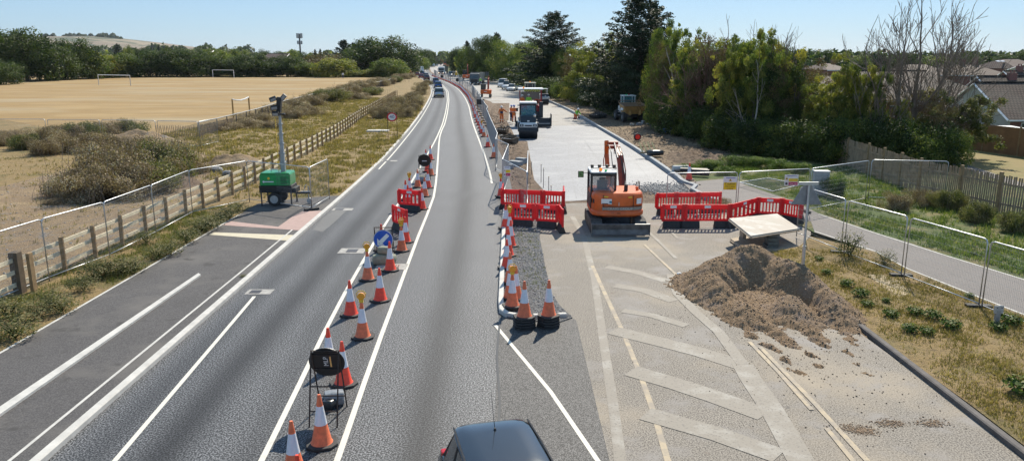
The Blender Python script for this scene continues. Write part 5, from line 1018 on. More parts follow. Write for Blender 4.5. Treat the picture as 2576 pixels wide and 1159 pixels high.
# ================================================================ GRAVEL HEAP
M_heap = multi('gravel_heap', [(.25, .168, .1), ((.36, .26, .165), 22, .5, .62), ((.12, .088, .066), 16, .55, .66), ((.29, .22, .17), 1.6, .5, .68)], bmp=1, bscale=24, bdist=.06)
def hp_(x, y):
    # world heap height: main bank with a scooped bay facing the camera
    P0 = P(1960, 740); u = (x-P0.x); v = (y-P0.y)
    e = ((u*.93+v*.25)/2.75)**2+((v*.95-u*.30)/3.15)**2; h = 1.3*np.clip(1-e, 0, 1)**.72
    return h
o_c = P(1945, 745)
def heap(x, y, a, b):
    X, Y = (x-7.2)/.86+7.2-.5, (y-21.6)/.95+21.6+.7; g = lambda cx, cy, sx, sy, th=0: np.exp(-((((X-cx)*math.cos(th)+(Y-cy)*math.sin(th))/sx)**2+((-(X-cx)*math.sin(th)+(Y-cy)*math.cos(th))/sy)**2))
    h = np.zeros_like(X)
    for cx, cy, sx, sy, A_, th in [(5.9, 23.6, 1.25, 1.15, .85, .3), (7.2, 24.2, 1.4, .95, 1.1, -.1), (8.3, 22.8, .9, 1.6, .95, .3), (5.4, 22.2, .75, 1.25, .6, .25), (8.75, 20.8, .7, 1.3, .55, .1), (7.3, 20.9, .7, 1.25, .62, .05), (5.75, 20.4, .65, 1.0, .42, .2), (6.3, 19.0, .3, 1.1, .2, .12), (7.35, 18.9, .3, 1.2, .18, -.05), (8.3, 18.7, .25, 1.0, .12, -.1)]:
        h = np.maximum(h, A_*g(cx, cy, sx, sy, th)*1.15)*.6+.4*(h+A_*g(cx, cy, sx, sy, th)*.55)
    h -= .62*g(6.65, 21.9, .62, .8, .3)+.3*g(8.0, 21.6, .3, .9, .2)
    for (ax, ay), (bx_, by_), A_, w__ in (((6.0, 19.8), (6.6, 15.9), .13, .17), ((6.9, 19.6), (7.2, 15.9), .12, .15), ((7.9, 19.4), (8.15, 15.9), .1, .13)):
        dx_, dy_ = bx_-ax, by_-ay; t_ = np.clip(((x-ax)*dx_+(y-ay)*dy_)/(dx_*dx_+dy_*dy_), 0, 1); d_ = np.hypot(x-ax-t_*dx_-.08*np.sin(y*3), y-ay-t_*dy_); h = np.maximum(h, A_*(1-.55*t_)*np.exp(-(d_/w__)**2)*(1+.5*np.sin(y*9+x*5))+.02)
    h = h+.035*fbm(X, Y, .5, 2)+.018*fbm(X, Y, .13, 6)
    dx = np.sin(Y*26+2*np.sin(X*3)); h += .02*dx*(g(6.5, 20.2, .28, 1.0)+g(8.2, 20.4, .25, .9))
    h = np.where(g(6.65, 21.9, 1.0, 1.2) > .3, np.maximum(h, .16+.02*fbm(X, Y, .3, 4)), h); return h*1.12-.1
hx0, hy0 = 7.1, 20.9
o = relief('gravel_heap', hx0, hy0, 3.4, 5.9, .045, heap, M_heap, True); tag(o, 'large brown gravel heap with a scooped hollow, spilling over the old carriageway', 'gravel heap')
def stones(name, pts, smin, smax, m, label, seed):
    rng = np.random.default_rng(seed); n = len(pts); s = smin+(smax-smin)*rng.random((n, 1, 1))**2.5; base = np.array([(1, 0, 0), (-1, 0, 0), (0, 1, 0), (0, -1, 0), (0, 0, .7), (0, 0, -.7)], float)
    V = base[None]*s*(.6+.8*rng.random((n, 6, 1))); a = rng.random(n)*6.283; c, s_ = np.cos(a), np.sin(a); x = V[:, :, 0]*c[:, None]-V[:, :, 1]*s_[:, None]; y = V[:, :, 0]*s_[:, None]+V[:, :, 1]*c[:, None]; V[:, :, 0] = x; V[:, :, 1] = y; V += pts[:, None, :]
    f = np.array([(0, 2, 4), (2, 1, 4), (1, 3, 4), (3, 0, 4), (2, 0, 5), (1, 2, 5), (3, 1, 5), (0, 3, 5)]); Fq = (np.arange(n)[:, None, None]*6+f[None]).reshape(-1, 3)
    return stuff(obj(name, fastmesh(name, V.reshape(-1, 3), Fq, 3), m), label, 'stones')
M_stone = mat('brown_stone', (.34, .24, .155), .85, var=.5, scale=13); M_stoned = mat('dark_clod', (.17, .125, .09), .9, var=.5, scale=9); M_stoneg = mat('grey_stone', (.25, .25, .25), .8, var=.6, scale=15)
rng = np.random.default_rng(90); q = np.column_stack([hx0+(rng.random(22000)-.5)*6.6, hy0+(rng.random(22000)-.5)*11.4]); z = heap(q[:, 0], q[:, 1], 0, 0); k = z > .0; stones('heap_stones', np.column_stack([q[k], z[k]+.004]), .01, .034, M_stone, 'loose stones covering the gravel heap', 1)
d = rng.normal(size=(1000, 2))*np.array([1.5, 2.6])+np.array([7.0, 17.5]); d = d[(d[:, 0] < 9.1) & (d[:, 0] > 2.5)]; stones('scattered_clods', np.column_stack([d, np.full(len(d), .008)]), .006, .024, M_stoned, 'clods and pebbles scattered over the old carriageway below the heap', 2)
L = [rng.normal(size=(420, 2))*np.array([sx_, .09])+np.array((P(*c).x, P(*c).y)) for c, sx_ in (((2145, 1078), .2), ((2175, 1084), .12), ((2238, 1064), .17), ((2345, 1064), .16))]; d = np.vstack(L); stones('spilt_clods', np.column_stack([d, np.full(len(d), .01)]), .006, .02, M_stone, 'small drifts of spilt clods on the old carriageway', 3)
d = sample(isl, 7000); stones('island_gravel', np.column_stack([d, np.full(len(d), .035)]), .012, .045, M_stoneg, 'grey gravel filling the kerbed island', 4)
d = rng.normal(size=(2600, 2))*np.array([1.0, .9])+np.array([8.4, 40.6]); stones('dark_chippings', np.column_stack([d, np.full(len(d), .0)]), .02, .07, M_stoneg, 'dark chippings piled at the end of the new carriageway', 5)
d = sample(site, 5200); zc_ = np.maximum(.05, hump1(d[:, 0], d[:, 1], np.clip((d[:, 0]-14.35)/4.3, -1, 1), np.clip((d[:, 1]-66)/18, -1, 1))); stones('site_clods', np.column_stack([d, zc_+.01]), .015, .085, M_stoned, 'clods of earth strewn over the bare site soil', 6)
d = sample([(.15, 40), (1.3, 41), (.7, 56), (0, 72), (-1.5, 98), (-3.5, 98), (-1.3, 70)], 1500); stones('trench_clods', np.column_stack([d, np.full(len(d), .06)]), .015, .08, M_stoned, 'clods along the soil strip between fence and new carriageway', 7)
d = sample(soil, 2500); stones('ground_pebbles', np.column_stack([d, np.full(len(d), .11)]), .015, .07, M_stoneg, 'pebbles on the bare ground left of the timber fence', 8)
def rock(p, s, label, m=None, cat='stone'):
    rg = np.random.default_rng(int(abs(p[0]*97+p[1]*13))); mb = MB(); n = 9; rings = []
    for z, r in ((0, .8), (.25, 1), (.6, .9), (.9, .5)): rings.append([(math.cos(i*6.283/n)*r*s*(.8+.35*rg.random()), math.sin(i*6.283/n)*r*s*.75*(.8+.35*rg.random()), z*s*.8) for i in range(n)])
    mb.loft(rings); o = obj('boulder', mb, m or M_stoneg, None); o.location = p; return tag(o, label, cat)
rock(P(545, 432, .1), .42, 'grey boulder behind the timber fence, left of the pair'); rock(P(572, 440, .1), .36, 'flat grey boulder behind the timber fence, right of the pair')
rock(P(1709, 690), .09, 'small white stone at the left tip of the gravel heap', M_white)
def block(u, v, d, rz, label, m=None, z=0):
    p = P(u, v, z); o = obj('concrete_block', MB().box((0, 0, d[2]/2), d), m or M_kerb2, None, bevel=.02); o.location = p; o.rotation_euler = (0, 0, rz); return tag(o, label, 'concrete block')
block(1297, 420, (.95, .45, .4), -.7, 'grey concrete block by the zigzag mesh panels, longer one'); block(1311, 412, (.7, .4, .4), -.7, 'grey concrete block by the zigzag mesh panels, rear one'); block(1283, 425, (.4, .35, .3), .3, 'small grey concrete block left of the longer one')
M_lb = mat('pale_block', (.5, .47, .4), .85); block(1590, 315, (.4, .3, .2), .1, 'pale concrete block in front of the dumper, left one', M_lb, .1); block(1608, 315, (.5, .35, .25), .1, 'grey concrete block in front of the dumper, middle one', None, .1); block(1618, 313, (.3, .3, .4), .5, 'upright concrete block right of the dumper blocks', None, .1); block(1632, 315, (.5, .3, .2), -.2, 'last concrete block right of the dumper', None, .1)
o = obj('concrete_slab', MB().box((0, 0, .08), (2.0, 1.1, .12)), M_kerb, None); o.location = P(951, 331, .1); tag(o, 'pale concrete slab lying on the verge left of the speed limit sign', 'slab')
# ================================================================ VEHICLES
G_dark = glass('window_glass'); G_blue = glass('cab_glass', (.06, .16, .19), .08)
M_tyre = mat('tyre', (.03, .03, .031), .8, var=.3); M_alloy = mat('alloy', (.45, .46, .48), .3, .8); M_red = mat('tail_lamp', (.5, .01, .01), .2, coat=.6); M_hl = mat('headlamp', (.75, .77, .8), .1, coat=.8); M_plate = mat('number_plate', (.7, .6, .1), .4); M_platew = mat('front_number_plate', (.75, .75, .72), .4)
def paint(name, col, met=.2): return mat(name, col, .28, met, var=.04, coat=.8)
M_trim = mat('black_trim', (.02, .02, .021), .5)
def sec(x, hw, z0, z1, n=16, e=3.2):
    r = [];
    for i in range(n):
        a = 2*math.pi*(i+.5)/n; c, s = math.cos(a), math.sin(a); r.append((math.copysign(abs(c)**(2/e), c)*hw, x, (z0+z1)/2+math.copysign(abs(s)**(2/e), s)*(z1-z0)/2))
    return r
def car(loc, rz, col, label, kind='hatch', L=4.1, W=1.76, H=1.5, cat='car', group=None, detail=False):
    """car facing +Y in its own frame"""
    t = thing('parked_car' if kind == 'parked' else 'car', loc, rz, label, cat, group); h = L/2; w_ = W/2; belt = H*.6; van = kind == 'van'
    bd = MB(); S = [(-h, .80, .34, belt*.80), (-h+.08, .93, .24, belt*.98), (-h+.5, 1, .2, belt), (-h*.35, 1, .19, belt+.01), (h*.3, 1, .19, belt-.01), (h*.62, .98, .2, belt*.93), (h-.25, .93, .22, belt*.8), (h, .78, .3, belt*.68)]
    bd.loft([sec(y, w_*k, a, b) for y, k, a, b in S]); obj('body', bd, col, t, smooth=45)
    if kind == 'pickup': y0, y1, y2, y3 = -.3, -.1, .75, 1.2
    elif kind == 'sedan': y0, y1, y2, y3 = -h+.75, -h+1.35, .35, 1.1
    elif van: y0, y1, y2, y3 = -h+.08, -h+.2, h-1.5, h-.75
    else: y0, y1, y2, y3 = -h+.12, -h+.55, .35, 1.12
    b0 = w_*.93; t0 = w_*.73 if not van else w_*.85; zt = H-.06; zb = belt-.08
    gl = MB(); ring = lambda a, b, hw, z, e=5.5: [(math.copysign(abs(math.cos(k_*math.pi/12+.13))**(2/e), math.cos(k_*math.pi/12+.13))*hw, (a+b)/2+math.copysign(abs(math.sin(k_*math.pi/12+.13))**(2/e), math.sin(k_*math.pi/12+.13))*(b-a)/2, z) for k_ in range(24)]
    gl.loft([ring(y0, y3, b0, zb), ring(y1, y2, t0, zt)]); obj('windows', gl, G_dark, t, smooth=30)
    rf = MB(); rf.loft([ring(y1-.02, y2+.02, t0+.012, zt-.05), ring(y1-.03, y2+.03, t0+.012, zt), ring(y1+.1, y2-.1, t0-.08, H-.012), ring(y1+.4, y2-.4, t0*.5, H)]); obj('roof', rf, col, t, smooth=60, bevel=0)
    pl = MB()
    for s in (-1, 1):
        for (ya, yb) in ((y0+.03, y1), (y3-.03, y2)): g_ = .13 if ya < 0 else -.13; pl.tube([(s*b0*.88, ya+g_, zb), (s*t0*.87, yb+g_, zt-.01)], .035 if not detail else .03, 5)
        for f in (.36, .68) if not van else (.72,): ya = y0+(y3-y0)*f; yb = y1+(y2-y1)*f; pl.tube([(s*b0*.985, ya, zb), (s*t0*.985, yb, zt-.01)], .028, 5)
    obj('pillars', pl, col if van else M_trim, t)
    if van: obj('side_panel', MB().loft([ring(y0-.01, h*.25, b0*1.01, zb), ring(y1-.01, h*.2, t0*1.01, zt)]), col, t)
    if kind == 'pickup': obj('load_bed', MB().box((0, -h*.62, belt+.02), (W*.8, L*.3, .06)), M_trim, t)
    for s in (-1, 1):
        for y in (-h+.78, h-.78):
            wl = obj('wheel', MB().cyl((s*(w_-.2), y, .32), (s*(w_+.005), y, .32), .32, n=20), M_tyre, t, bevel=.015); obj('rim', MB().cyl((s*(w_-.02), y, .32), (s*(w_+.012), y, .32), .2, n=14), M_alloy, wl)
        obj('tail_lamp', MB().box((s*w_*.72, -h+.14, belt*.83), (w_*.3, .16, .16)), M_red, t, bevel=.03); obj('headlamp', MB().box((s*w_*.68, h-.1, belt*.66), (w_*.36, .16, .15)), M_hl, t, bevel=.03); obj('mirror', MB().box((s*(w_+.1), y3-.35, belt+.06), (.22, .12, .14)), col, t, bevel=.03)
    obj('number_plate', MB().box((0, -h-.008, belt*.52), (.52, .02, .11)), M_plate, t); obj('number_plate', MB().box((0, h+.008, .42), (.52, .02, .11)), M_platew, t)
    obj('rear_bumper', MB().box((0, -h+.06, .33), (W*.84, .2, .16)), M_trim, t, bevel=.03); obj('grille', MB().box((0, h-.02, .5), (W*.42, .06, .14)), M_trim, t, bevel=.02)
    return t
def heading(f, y): d = .5; return math.atan2(f(y+d)-f(y-d), 2*d)
cw = paint('car_white', (.68, .7, .72)); cb1 = paint('car_blue', (.02, .08, .28)); cb2 = paint('car_deep_blue', (.015, .05, .17)); cr = paint('car_red', (.35, .02, .03)); cm = paint('car_maroon', (.12, .01, .02)); cg = paint('car_silver', (.4, .43, .47), .6); cg2 = paint('car_dark_grey', (.06, .065, .07), .5)
ln = lambda y, k=.5: xl(y)+(xc(y)-xl(y))*k
for (u, v, c, kind, L_, H_, lab) in [(1102, 246, cg, 'hatch', 4.3, 1.65, 'nearest silver white car driving away in the left lane'), (1100, 222, cb1, 'hatch', 4.1, 1.5, 'bright blue car following ahead of the silver white one'), (1094, 212, cb2, 'hatch', 4.2, 1.6, 'darker blue car just beyond the bright blue one'), (1071, 202.5, cm, 'hatch', 4.4, 1.75, 'tall dark maroon car at the road bend'), (1070, 195, cw, 'hatch', 4.3, 1.6, 'white car directly beyond the maroon one'),
   (1058, 198, cr, 'hatch', 4.0, 1.45, 'red car left of the maroon one'), (1048, 192, cr, 'hatch', 4.0, 1.45, 'second red car farther left at the bend'), (1061, 189, cb1, 'hatch', 4.2, 1.5, 'blue car queued beyond the red cars'), (1046, 186, cg2, 'hatch', 4.2, 1.5, 'grey car queued near the red barriers'), (1048, 181, cg, 'hatch', 4.2, 1.5, 'silver car far back in the queue'), (1059, 182.5, cw, 'van', 5.2, 2.6, 'white and blue van in the far queue'), (1069, 176, cw, 'hatch', 4.2, 1.5, 'small white car beside the far lorry'), (1062, 176, cb2, 'hatch', 4.2, 1.5, 'tiny dark blue car in the farthest part of the queue'), (1078, 171, cw, 'hatch', 4.2, 1.5, 'white car near the vanishing point, left'), (1090, 169, cg, 'van', 5, 2.2, 'pale van near the vanishing point'), (1098, 167, cw, 'hatch', 4.2, 1.5, 'white car near the vanishing point, right'), (1084, 168.5, cg2, 'hatch', 4.2, 1.5, 'dark car near the vanishing point')]:
    p = P(u, v); car((p.x, p.y+L_/2, 0), -heading(xl, p.y+2), c, lab, kind, L_, 1.8, H_, 'van' if kind == 'van' else 'car')
for u, v, c, kind, L_, H_, lab in [(1288, 228.5, cw, 'sedan', 4.5, 1.45, 'white saloon parked nearest on the closed carriageway'), (1276, 224, cw, 'pickup', 5.1, 1.85, 'white pickup with amber beacons parked behind the saloon'), (1264.5, 219.5, cw, 'van', 4.9, 2.0, 'small white van parked behind the pickup'), (1134, 193, cg2, 'van', 4.8, 1.9, 'dark van far along the closed carriageway'), (1142, 192.5, cw, 'van', 4.8, 1.8, 'white car far along the closed carriageway'), (1160, 196, cw, 'van', 5.2, 2.2, 'white van left of the far orange digger')]:
    p = P(u, v); o = car((p.x, p.y+L_/2, -.1), math.pi-.16, c, lab, kind, L_, 1.82, H_, 'van' if kind == 'van' else 'car')
    if kind == 'pickup': obj('beacon_bar', MB().box((0, .45, 1.88), (.9, .16, .1)), M_amb, o, bevel=.02)
# dark hatchback under the bridge
M_carb = mat('car_blue_black', (.022, .028, .034), .22, .35, var=.05, coat=1)
nc = car((-.02, 9.55, 0), math.pi+.24, M_carb, 'dark blue black hatchback passing under the footbridge, its roof aerial showing', 'hatch', 3.85, 1.66, 1.5, detail=True)
obj('aerial', MB().cyl((0, -1.0, 1.485), (0, -1.0, 1.53), .03, .012, 10).tube([(0, -1.0, 1.5), (0, -1.12, 1.7), (0, -1.25, 1.98)], [.006, .005, .003], 5), M_blk, nc)
for s in (-1, 1): obj('roof_gutter', MB().tube([(s*.585, -1.28, 1.462), (s*.6, -.6, 1.475), (s*.6, .1, 1.468), (s*.59, .36, 1.45)], .016, 5), M_trim, nc)
# ---- excavator
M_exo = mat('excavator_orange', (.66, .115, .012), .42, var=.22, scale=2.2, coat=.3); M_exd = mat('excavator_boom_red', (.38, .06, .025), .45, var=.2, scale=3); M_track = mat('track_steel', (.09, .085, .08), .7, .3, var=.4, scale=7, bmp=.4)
M_blade = mat('scuffed_blade', (.12, .125, .13), .5, .5, var=.45, scale=3)
def tracks(t, L, W, tw, H=.62, mt=M_track):
    for s in (-1, 1):
        x0 = s*(W/2-tw/2); prof = []
        r = H/2
        for i in range(9): a = -math.pi/2+math.pi*i/8; prof.append((L/2-r+r*math.cos(a), r+r*math.sin(a)))
        for i in range(9): a = math.pi/2+math.pi*i/8; prof.append((-L/2+r+r*math.cos(a), r+r*math.sin(a)))
        tr = obj('track', MB().prism(prof, x0-tw/2, x0+tw/2, 'x'), mt, t, bevel=.02); mb = MB(); n = int((2*(L-H)+math.pi*H)/.14)
        for k in range(n):
            d = k*(2*(L-H)+math.pi*H)/n; st = L-H
            if d < st: y, z, a = -st/2+d, H, 0
            elif d < st+math.pi*r: q = (d-st)/r; y, z, a = st/2+r*math.sin(q), r+r*math.cos(q), -q
            elif d < 2*st+math.pi*r: y, z, a = st/2-(d-st-math.pi*r), 0, math.pi
            else: q = (d-2*st-math.pi*r)/r; y, z, a = -st/2-r*math.sin(q), r-r*math.cos(q), math.pi-q
            mb.box((x0, y, z), (tw*.98, .055, .03), rot=(a, 0, 0))
        obj('track_shoes', mb, mt, tr)
        wb = MB()
        for k in range(5): wb.cyl((x0-tw/2-.01, -L/2+r+(L-H)*k/4, r*.9), (x0+tw/2+.01, -L/2+r+(L-H)*k/4, r*.9), r*(.62 if k in (0, 4) else .35), n=14)
        obj('rollers', wb, M_blk, tr)
def boom(t, pts, w_, m, name='boom', cyl=True):
    rings = []
    for p, h_ in pts: rings.append([(-w_/2, p[0], p[1]-h_/2), (w_/2, p[0], p[1]-h_/2), (w_/2, p[0], p[1]+h_/2), (-w_/2, p[0], p[1]+h_/2)])
    return obj(name, MB().loft(rings), m, t, bevel=.015)
bx = P(1553, 588); t = thing('excavator', (4.12, 31.35, 0), 0, 'large orange excavator seen from behind with its blade down', 'excavator')
tracks(t, 2.9, 2.25, .46)
obj('undercarriage', MB().box((0, 0, .42), (1.5, 1.6, .28)).cyl((0, 0, .5), (0, 0, .72), .5, n=24), M_steel, t, bevel=.02)
bl = obj('dozer_blade', MB().prism([(-1.98, .1), (-1.86, .06), (-1.84, .3), (-1.86, .52), (-1.93, .62), (-1.99, .6), (-1.94, .34)], -1.16, 1.16, 'x').box((-.5, -1.6, .32), (.16, .5, .16)).box((.5, -1.6, .32), (.16, .5, .16)), M_blade, t, bevel=.008)
obj('blade_end', MB().box((-1.15, -1.92, .34), (.03, .2, .54)), M_blade, bl); obj('blade_end', MB().box((1.15, -1.92, .34), (.03, .2, .54)), M_blade, bl)
# house: rounded counterweight in plan
plan = [(-1.08, .9), (-1.08, -.55)]+[(-1.08*math.copysign(abs(math.cos(a))**.7, math.cos(a)), -.55-.68*math.sin(a)**.7) for a in [math.pi*i/12 for i in range(1, 12)]]+[(1.08, -.55), (1.08, .9)]
def planring(s, z, dy=0): return [(x*s, y*s+dy, z) for x, y in plan]
obj('counterweight', MB().loft([planring(.93, .74), planring(1.0, .82), planring(1.0, .98), planring(.985, 1.02)]), M_exo, t, smooth=40)
obj('engine_cover', MB().loft([planring(.965, 1.02), planring(.975, 1.62), planring(.955, 1.81), planring(.91, 1.87)]), M_exo, t, smooth=35)
obj('name_band', MB().loft([[(x*1.003, y*1.003, z) for x, y in plan[5:12]]+[(x*.98, y*.98, z) for x, y in plan[5:12][::-1]] for z in (1.08, 1.13, 1.22)]), mat('band_grey', (.27, .24, .2), .5), t)
text('CRAIG GROUP', .155, mat('band_letter', (.55, .53, .48), .5), t, (.05, -1.245, 1.15)); obj('band_badge', MB().ring(.055, .075, .006, 20), mat('band_letter', (.55, .53, .48), .5), t).location = (-.56, -1.2, 1.15)
t.children[-1].rotation_euler = (math.pi/2, 0, -.33)
yb_ = lambda x: -.55-.68*max(0, 1-abs(x/1.08)**2.857)**.35
for x in (-.62, .6): obj('seam', MB().box((x, yb_(x)*.985+.03, 1.42), (.014, .08, .74)), M_blk, t)
obj('seam', MB().loft([[(x*1.0015, y*1.0015, z) for x, y in plan[5:12]]+[(x*.98, y*.98, z) for x, y in plan[5:12][::-1]] for z in (1.255, 1.268)]), M_blk, t)
def plate(x, z, w_, h_, m, yo=0, rz=0, nm='sticker'):
    o = obj(nm, MB().box((0, 0, 0), (w_, .008, h_)), m, t); yb = yb_(x); o.location = (x, yb*.985-.012+yo, z); o.rotation_euler = (0, 0, math.atan2(yb_(x+.02)-yb_(x-.02), .04)); return o
plate(-.5, 1.5, .42, .24, M_white, -.02); plate(.83, 1.5, .24, .26, M_white, -.01); s = plate(-.34, 1.48, .1, .1, mat('sticker_teal', (.02, .2, .3), .4), -.034, nm='sticker_mark'); plate(-.56, 1.4, .24, .03, M_blk, -.034, nm='sticker_text')
plate(-.52, 1.72, .17, .06, M_ylw, -.01, nm='warning_label'); plate(.45, 1.7, .15, .06, M_ylw, -.01, nm='warning_label'); plate(0, 1.38, .025, .17, M_galv, -.02, nm='latch'); plate(0, 1.0-.05, .14, .07, mat('excavator_orange_dark', (.4, .08, .015), .5), -.03, nm='tow_eye')
obj('air_vent', MB().box((-1.075, -.62, 1.45), (.05, .28, .22)).box((-.93, -.93, 1.45), (.24, .03, .2), rot=(0, 0, -.75)), M_blk, t, bevel=.03)
# cab
cx0, cx1, cy0, cy1, cz0, cz1 = -1.08, -.02, -.5, .95, 1.0, 2.72
fr = MB()
for x, y in ((cx0+.04, cy0+.05), (cx1-.04, cy0+.05), (cx0+.04, cy1-.1), (cx1-.04, cy1-.1)): fr.box((x, y, (cz0+cz1)/2), (.09, .1, cz1-cz0))
fr.box(((cx0+cx1)/2, cy0+.04, 1.72), (cx1-cx0, .1, .16)).box(((cx0+cx1)/2, cy0+.04, cz1-.09), (cx1-cx0-.1, .1, .14)).box((cx0+.05, .2, 1.3), (.08, 1.3, .7)).box((cx1-.05, .2, 1.45), (.06, 1.3, .9)).box((cx0+.04, .25, cz1-.08), (.08, 1.35, .1)).box((cx1-.04, .25, cz1-.08), (.08, 1.35, .1)).box(((cx0+cx1)/2, cy1-.08, 1.3), (.95, .06, .5))
obj('cab_frame', fr, M_trim, t, bevel=.02); obj('cab_roof', MB().box(((cx0+cx1)/2, .22, cz1+.02), (1.08, 1.42, .1)), M_white, t, bevel=.045)
Gc = glass('clear_cab_glass', (.3, .36, .38), .05, .32)
obj('rear_window', MB().box(((cx0+cx1)/2, cy0+.045, 2.16), (.86, .012, .76)), Gc, t); obj('front_window', MB().box(((cx0+cx1)/2, cy1-.06, 2.1), (.86, .012, 1.1)), Gc, t); obj('side_window', MB().box((cx0+.05, .22, 2.1), (.012, 1.2, .95)), Gc, t); obj('side_window', MB().box((cx1-.05, .22, 2.2), (.012, 1.2, .75)), Gc, t)
obj('seat', MB().box(((cx0+cx1)/2, 0, 2.02), (.44, .12, .56)).box(((cx0+cx1)/2, 0, 2.36), (.26, .1, .16)).box(((cx0+cx1)/2, .2, 1.72), (.5, .5, .14)), mat('seat_grey', (.12, .12, .12), .8), t, bevel=.03)
text('CG-85-1', .13, M_blk, t, ((cx0+cx1)/2+.05, cy0-.012, 2.47))
lb = obj('light_bar', MB().box((-.5, .05, 2.86), (1.1, .05, .05)), M_blk, t)
for x in (-.98, -.68, -.36, -.06): obj('work_lamp', MB().box((x, .05, 2.97), (.13, .1, .14)), M_blk, lb, bevel=.02)
obj('beacon', MB().cyl((-.66, -.3, 2.78), (-.66, -.3, 2.94), .07, .06, 14), mat('beacon_orange', (.9, .25, .02), .2, coat=.5, emit=.4), t); obj('green_beacon', MB().cyl((-.46, -.38, 2.76), (-.46, -.38, 2.87), .055, .05, 12), mat('beacon_green', (.01, .35, .1), .2, emit=.3), t)
mr = obj('mirror', MB().box((-1.38, .75, 2.45), (.24, .06, .32)).tube([(-1.08, .8, 2.5), (-1.3, .78, 2.5)], .02, 5), M_trim, t, bevel=.02); obj('mirror_glass', MB().box((-1.38, .715, 2.45), (.19, .01, .26)), mat('mirror_green', (.14, .3, .1), .15, var=.6, scale=9), mr)
obj('exhaust', MB().prism([(-.07, 0), (.07, 0), (.07, .2), (-.07, .34)], .3, .44, 'x'), M_blk, t).location = (0, -.5, 1.84); obj('filler_cap', MB().cyl((.86, -.35, 1.84), (.86, -.35, 2.04), .055, n=12), mat('cap_orange', (.8, .15, .03), .4), t)
obj('hand_rail', MB().tube([(.98, -.1, 1.7), (1.0, -.1, 2.25)], .018, 5).tube([(.9, .25, 1.7), (.92, .25, 2.15), (1.02, .3, 2.2), (1.0, .5, 1.7)], .018, 5), M_steel, t)
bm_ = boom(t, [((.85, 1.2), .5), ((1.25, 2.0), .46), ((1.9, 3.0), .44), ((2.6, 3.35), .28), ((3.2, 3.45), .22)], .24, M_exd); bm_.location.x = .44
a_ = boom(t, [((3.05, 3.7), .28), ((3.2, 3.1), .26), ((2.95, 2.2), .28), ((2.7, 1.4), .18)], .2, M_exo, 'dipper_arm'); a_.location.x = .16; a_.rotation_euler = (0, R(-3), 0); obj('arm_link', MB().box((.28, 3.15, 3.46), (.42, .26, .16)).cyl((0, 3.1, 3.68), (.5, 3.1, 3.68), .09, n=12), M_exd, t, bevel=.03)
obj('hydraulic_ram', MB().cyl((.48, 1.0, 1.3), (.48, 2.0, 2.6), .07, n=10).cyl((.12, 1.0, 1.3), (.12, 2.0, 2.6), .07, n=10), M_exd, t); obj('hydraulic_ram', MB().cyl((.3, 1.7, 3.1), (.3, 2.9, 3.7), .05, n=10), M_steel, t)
hs = MB()
for k, x in enumerate((.5, .56, .44, .03)): hs.tube([(x, .7, 1.5), (x+.04, 1.2, 2.4), (x, 1.9, 3.15+.08*k), (x-.04, 2.5, 3.5+.06*k), (x-.1, 3.1, 3.5), (x-.1, 3.2, 3.1)], .018, 5)
obj('hoses', hs, M_blk, t); obj('boom_guard', MB().tube([(.52, 1.0, 1.7), (.64, 1.5, 2.5), (.6, 2.3, 3.2)], .025, 5).tube([(-.1, 2.9, 3.3), (-.16, 3.0, 2.8), (-.14, 2.85, 2.3)], .022, 5), M_exd, t); obj('bucket', MB().prism([(2.5, .55), (3.1, .5), (3.3, .9), (3.0, 1.4), (2.6, 1.4), (2.45, 1.0)], -.32, .5, 'x'), M_steel, t, bevel=.02)
t.scale = (1, 1, .86); t.location.x += .2
# ---- generic far excavator
def mini_ex(p, rz, sc, label, white=False):
    t = thing('excavator', p, rz, label, 'excavator'); tracks(t, 2.2, 1.9, .35, .5); oc = M_exo
    obj('house', MB().loft([planring(.85, .6), planring(.88, .8), planring(.86, 1.25), planring(.8, 1.32)]), oc, t, smooth=40); obj('cab', MB().box((-.45, .2, 1.7), (.85, 1.1, .9)), G_dark, t, bevel=.05); obj('cab_frame', MB().box((-.45, .2, 2.2), (.9, 1.15, .1)).box((-.86, -.33, 1.7), (.07, .07, 1)).box((-.05, -.33, 1.7), (.07, .07, 1)).box((-.86, .73, 1.7), (.07, .07, 1)), M_trim, t, bevel=.02)
    boom(t, [((.6, 1.0), .35), ((1.1, 2.0), .34), ((1.8, 2.9), .3), ((2.4, 3.3), .2)], .22, M_exd).location.x = .28; a_ = boom(t, [((2.4, 3.5), .2), ((2.7, 2.6), .24), ((2.4, 1.3), .16)], .18, M_exd, 'dipper_arm'); a_.location.x = .28
    obj('bucket', MB().prism([(2.1, .4), (2.7, .4), (2.8, .8), (2.5, 1.3), (2.1, 1.2)], -.1, .6, 'x'), M_steel, t); obj('rear_badge', MB().box((0, -1.13, 1.0), (.5, .02, .1)), M_white, t); t.scale = (sc, sc, sc); return t
p = P(1222, 245.5); mini_ex((p.x, p.y+1.2, 0), -.05, 1.0, 'small orange digger working behind the site fence'); p = P(1174, 203); mini_ex((p.x, p.y+1, 0), .1, 1.35, 'far orange digger with raised arm beside the grey tipper')
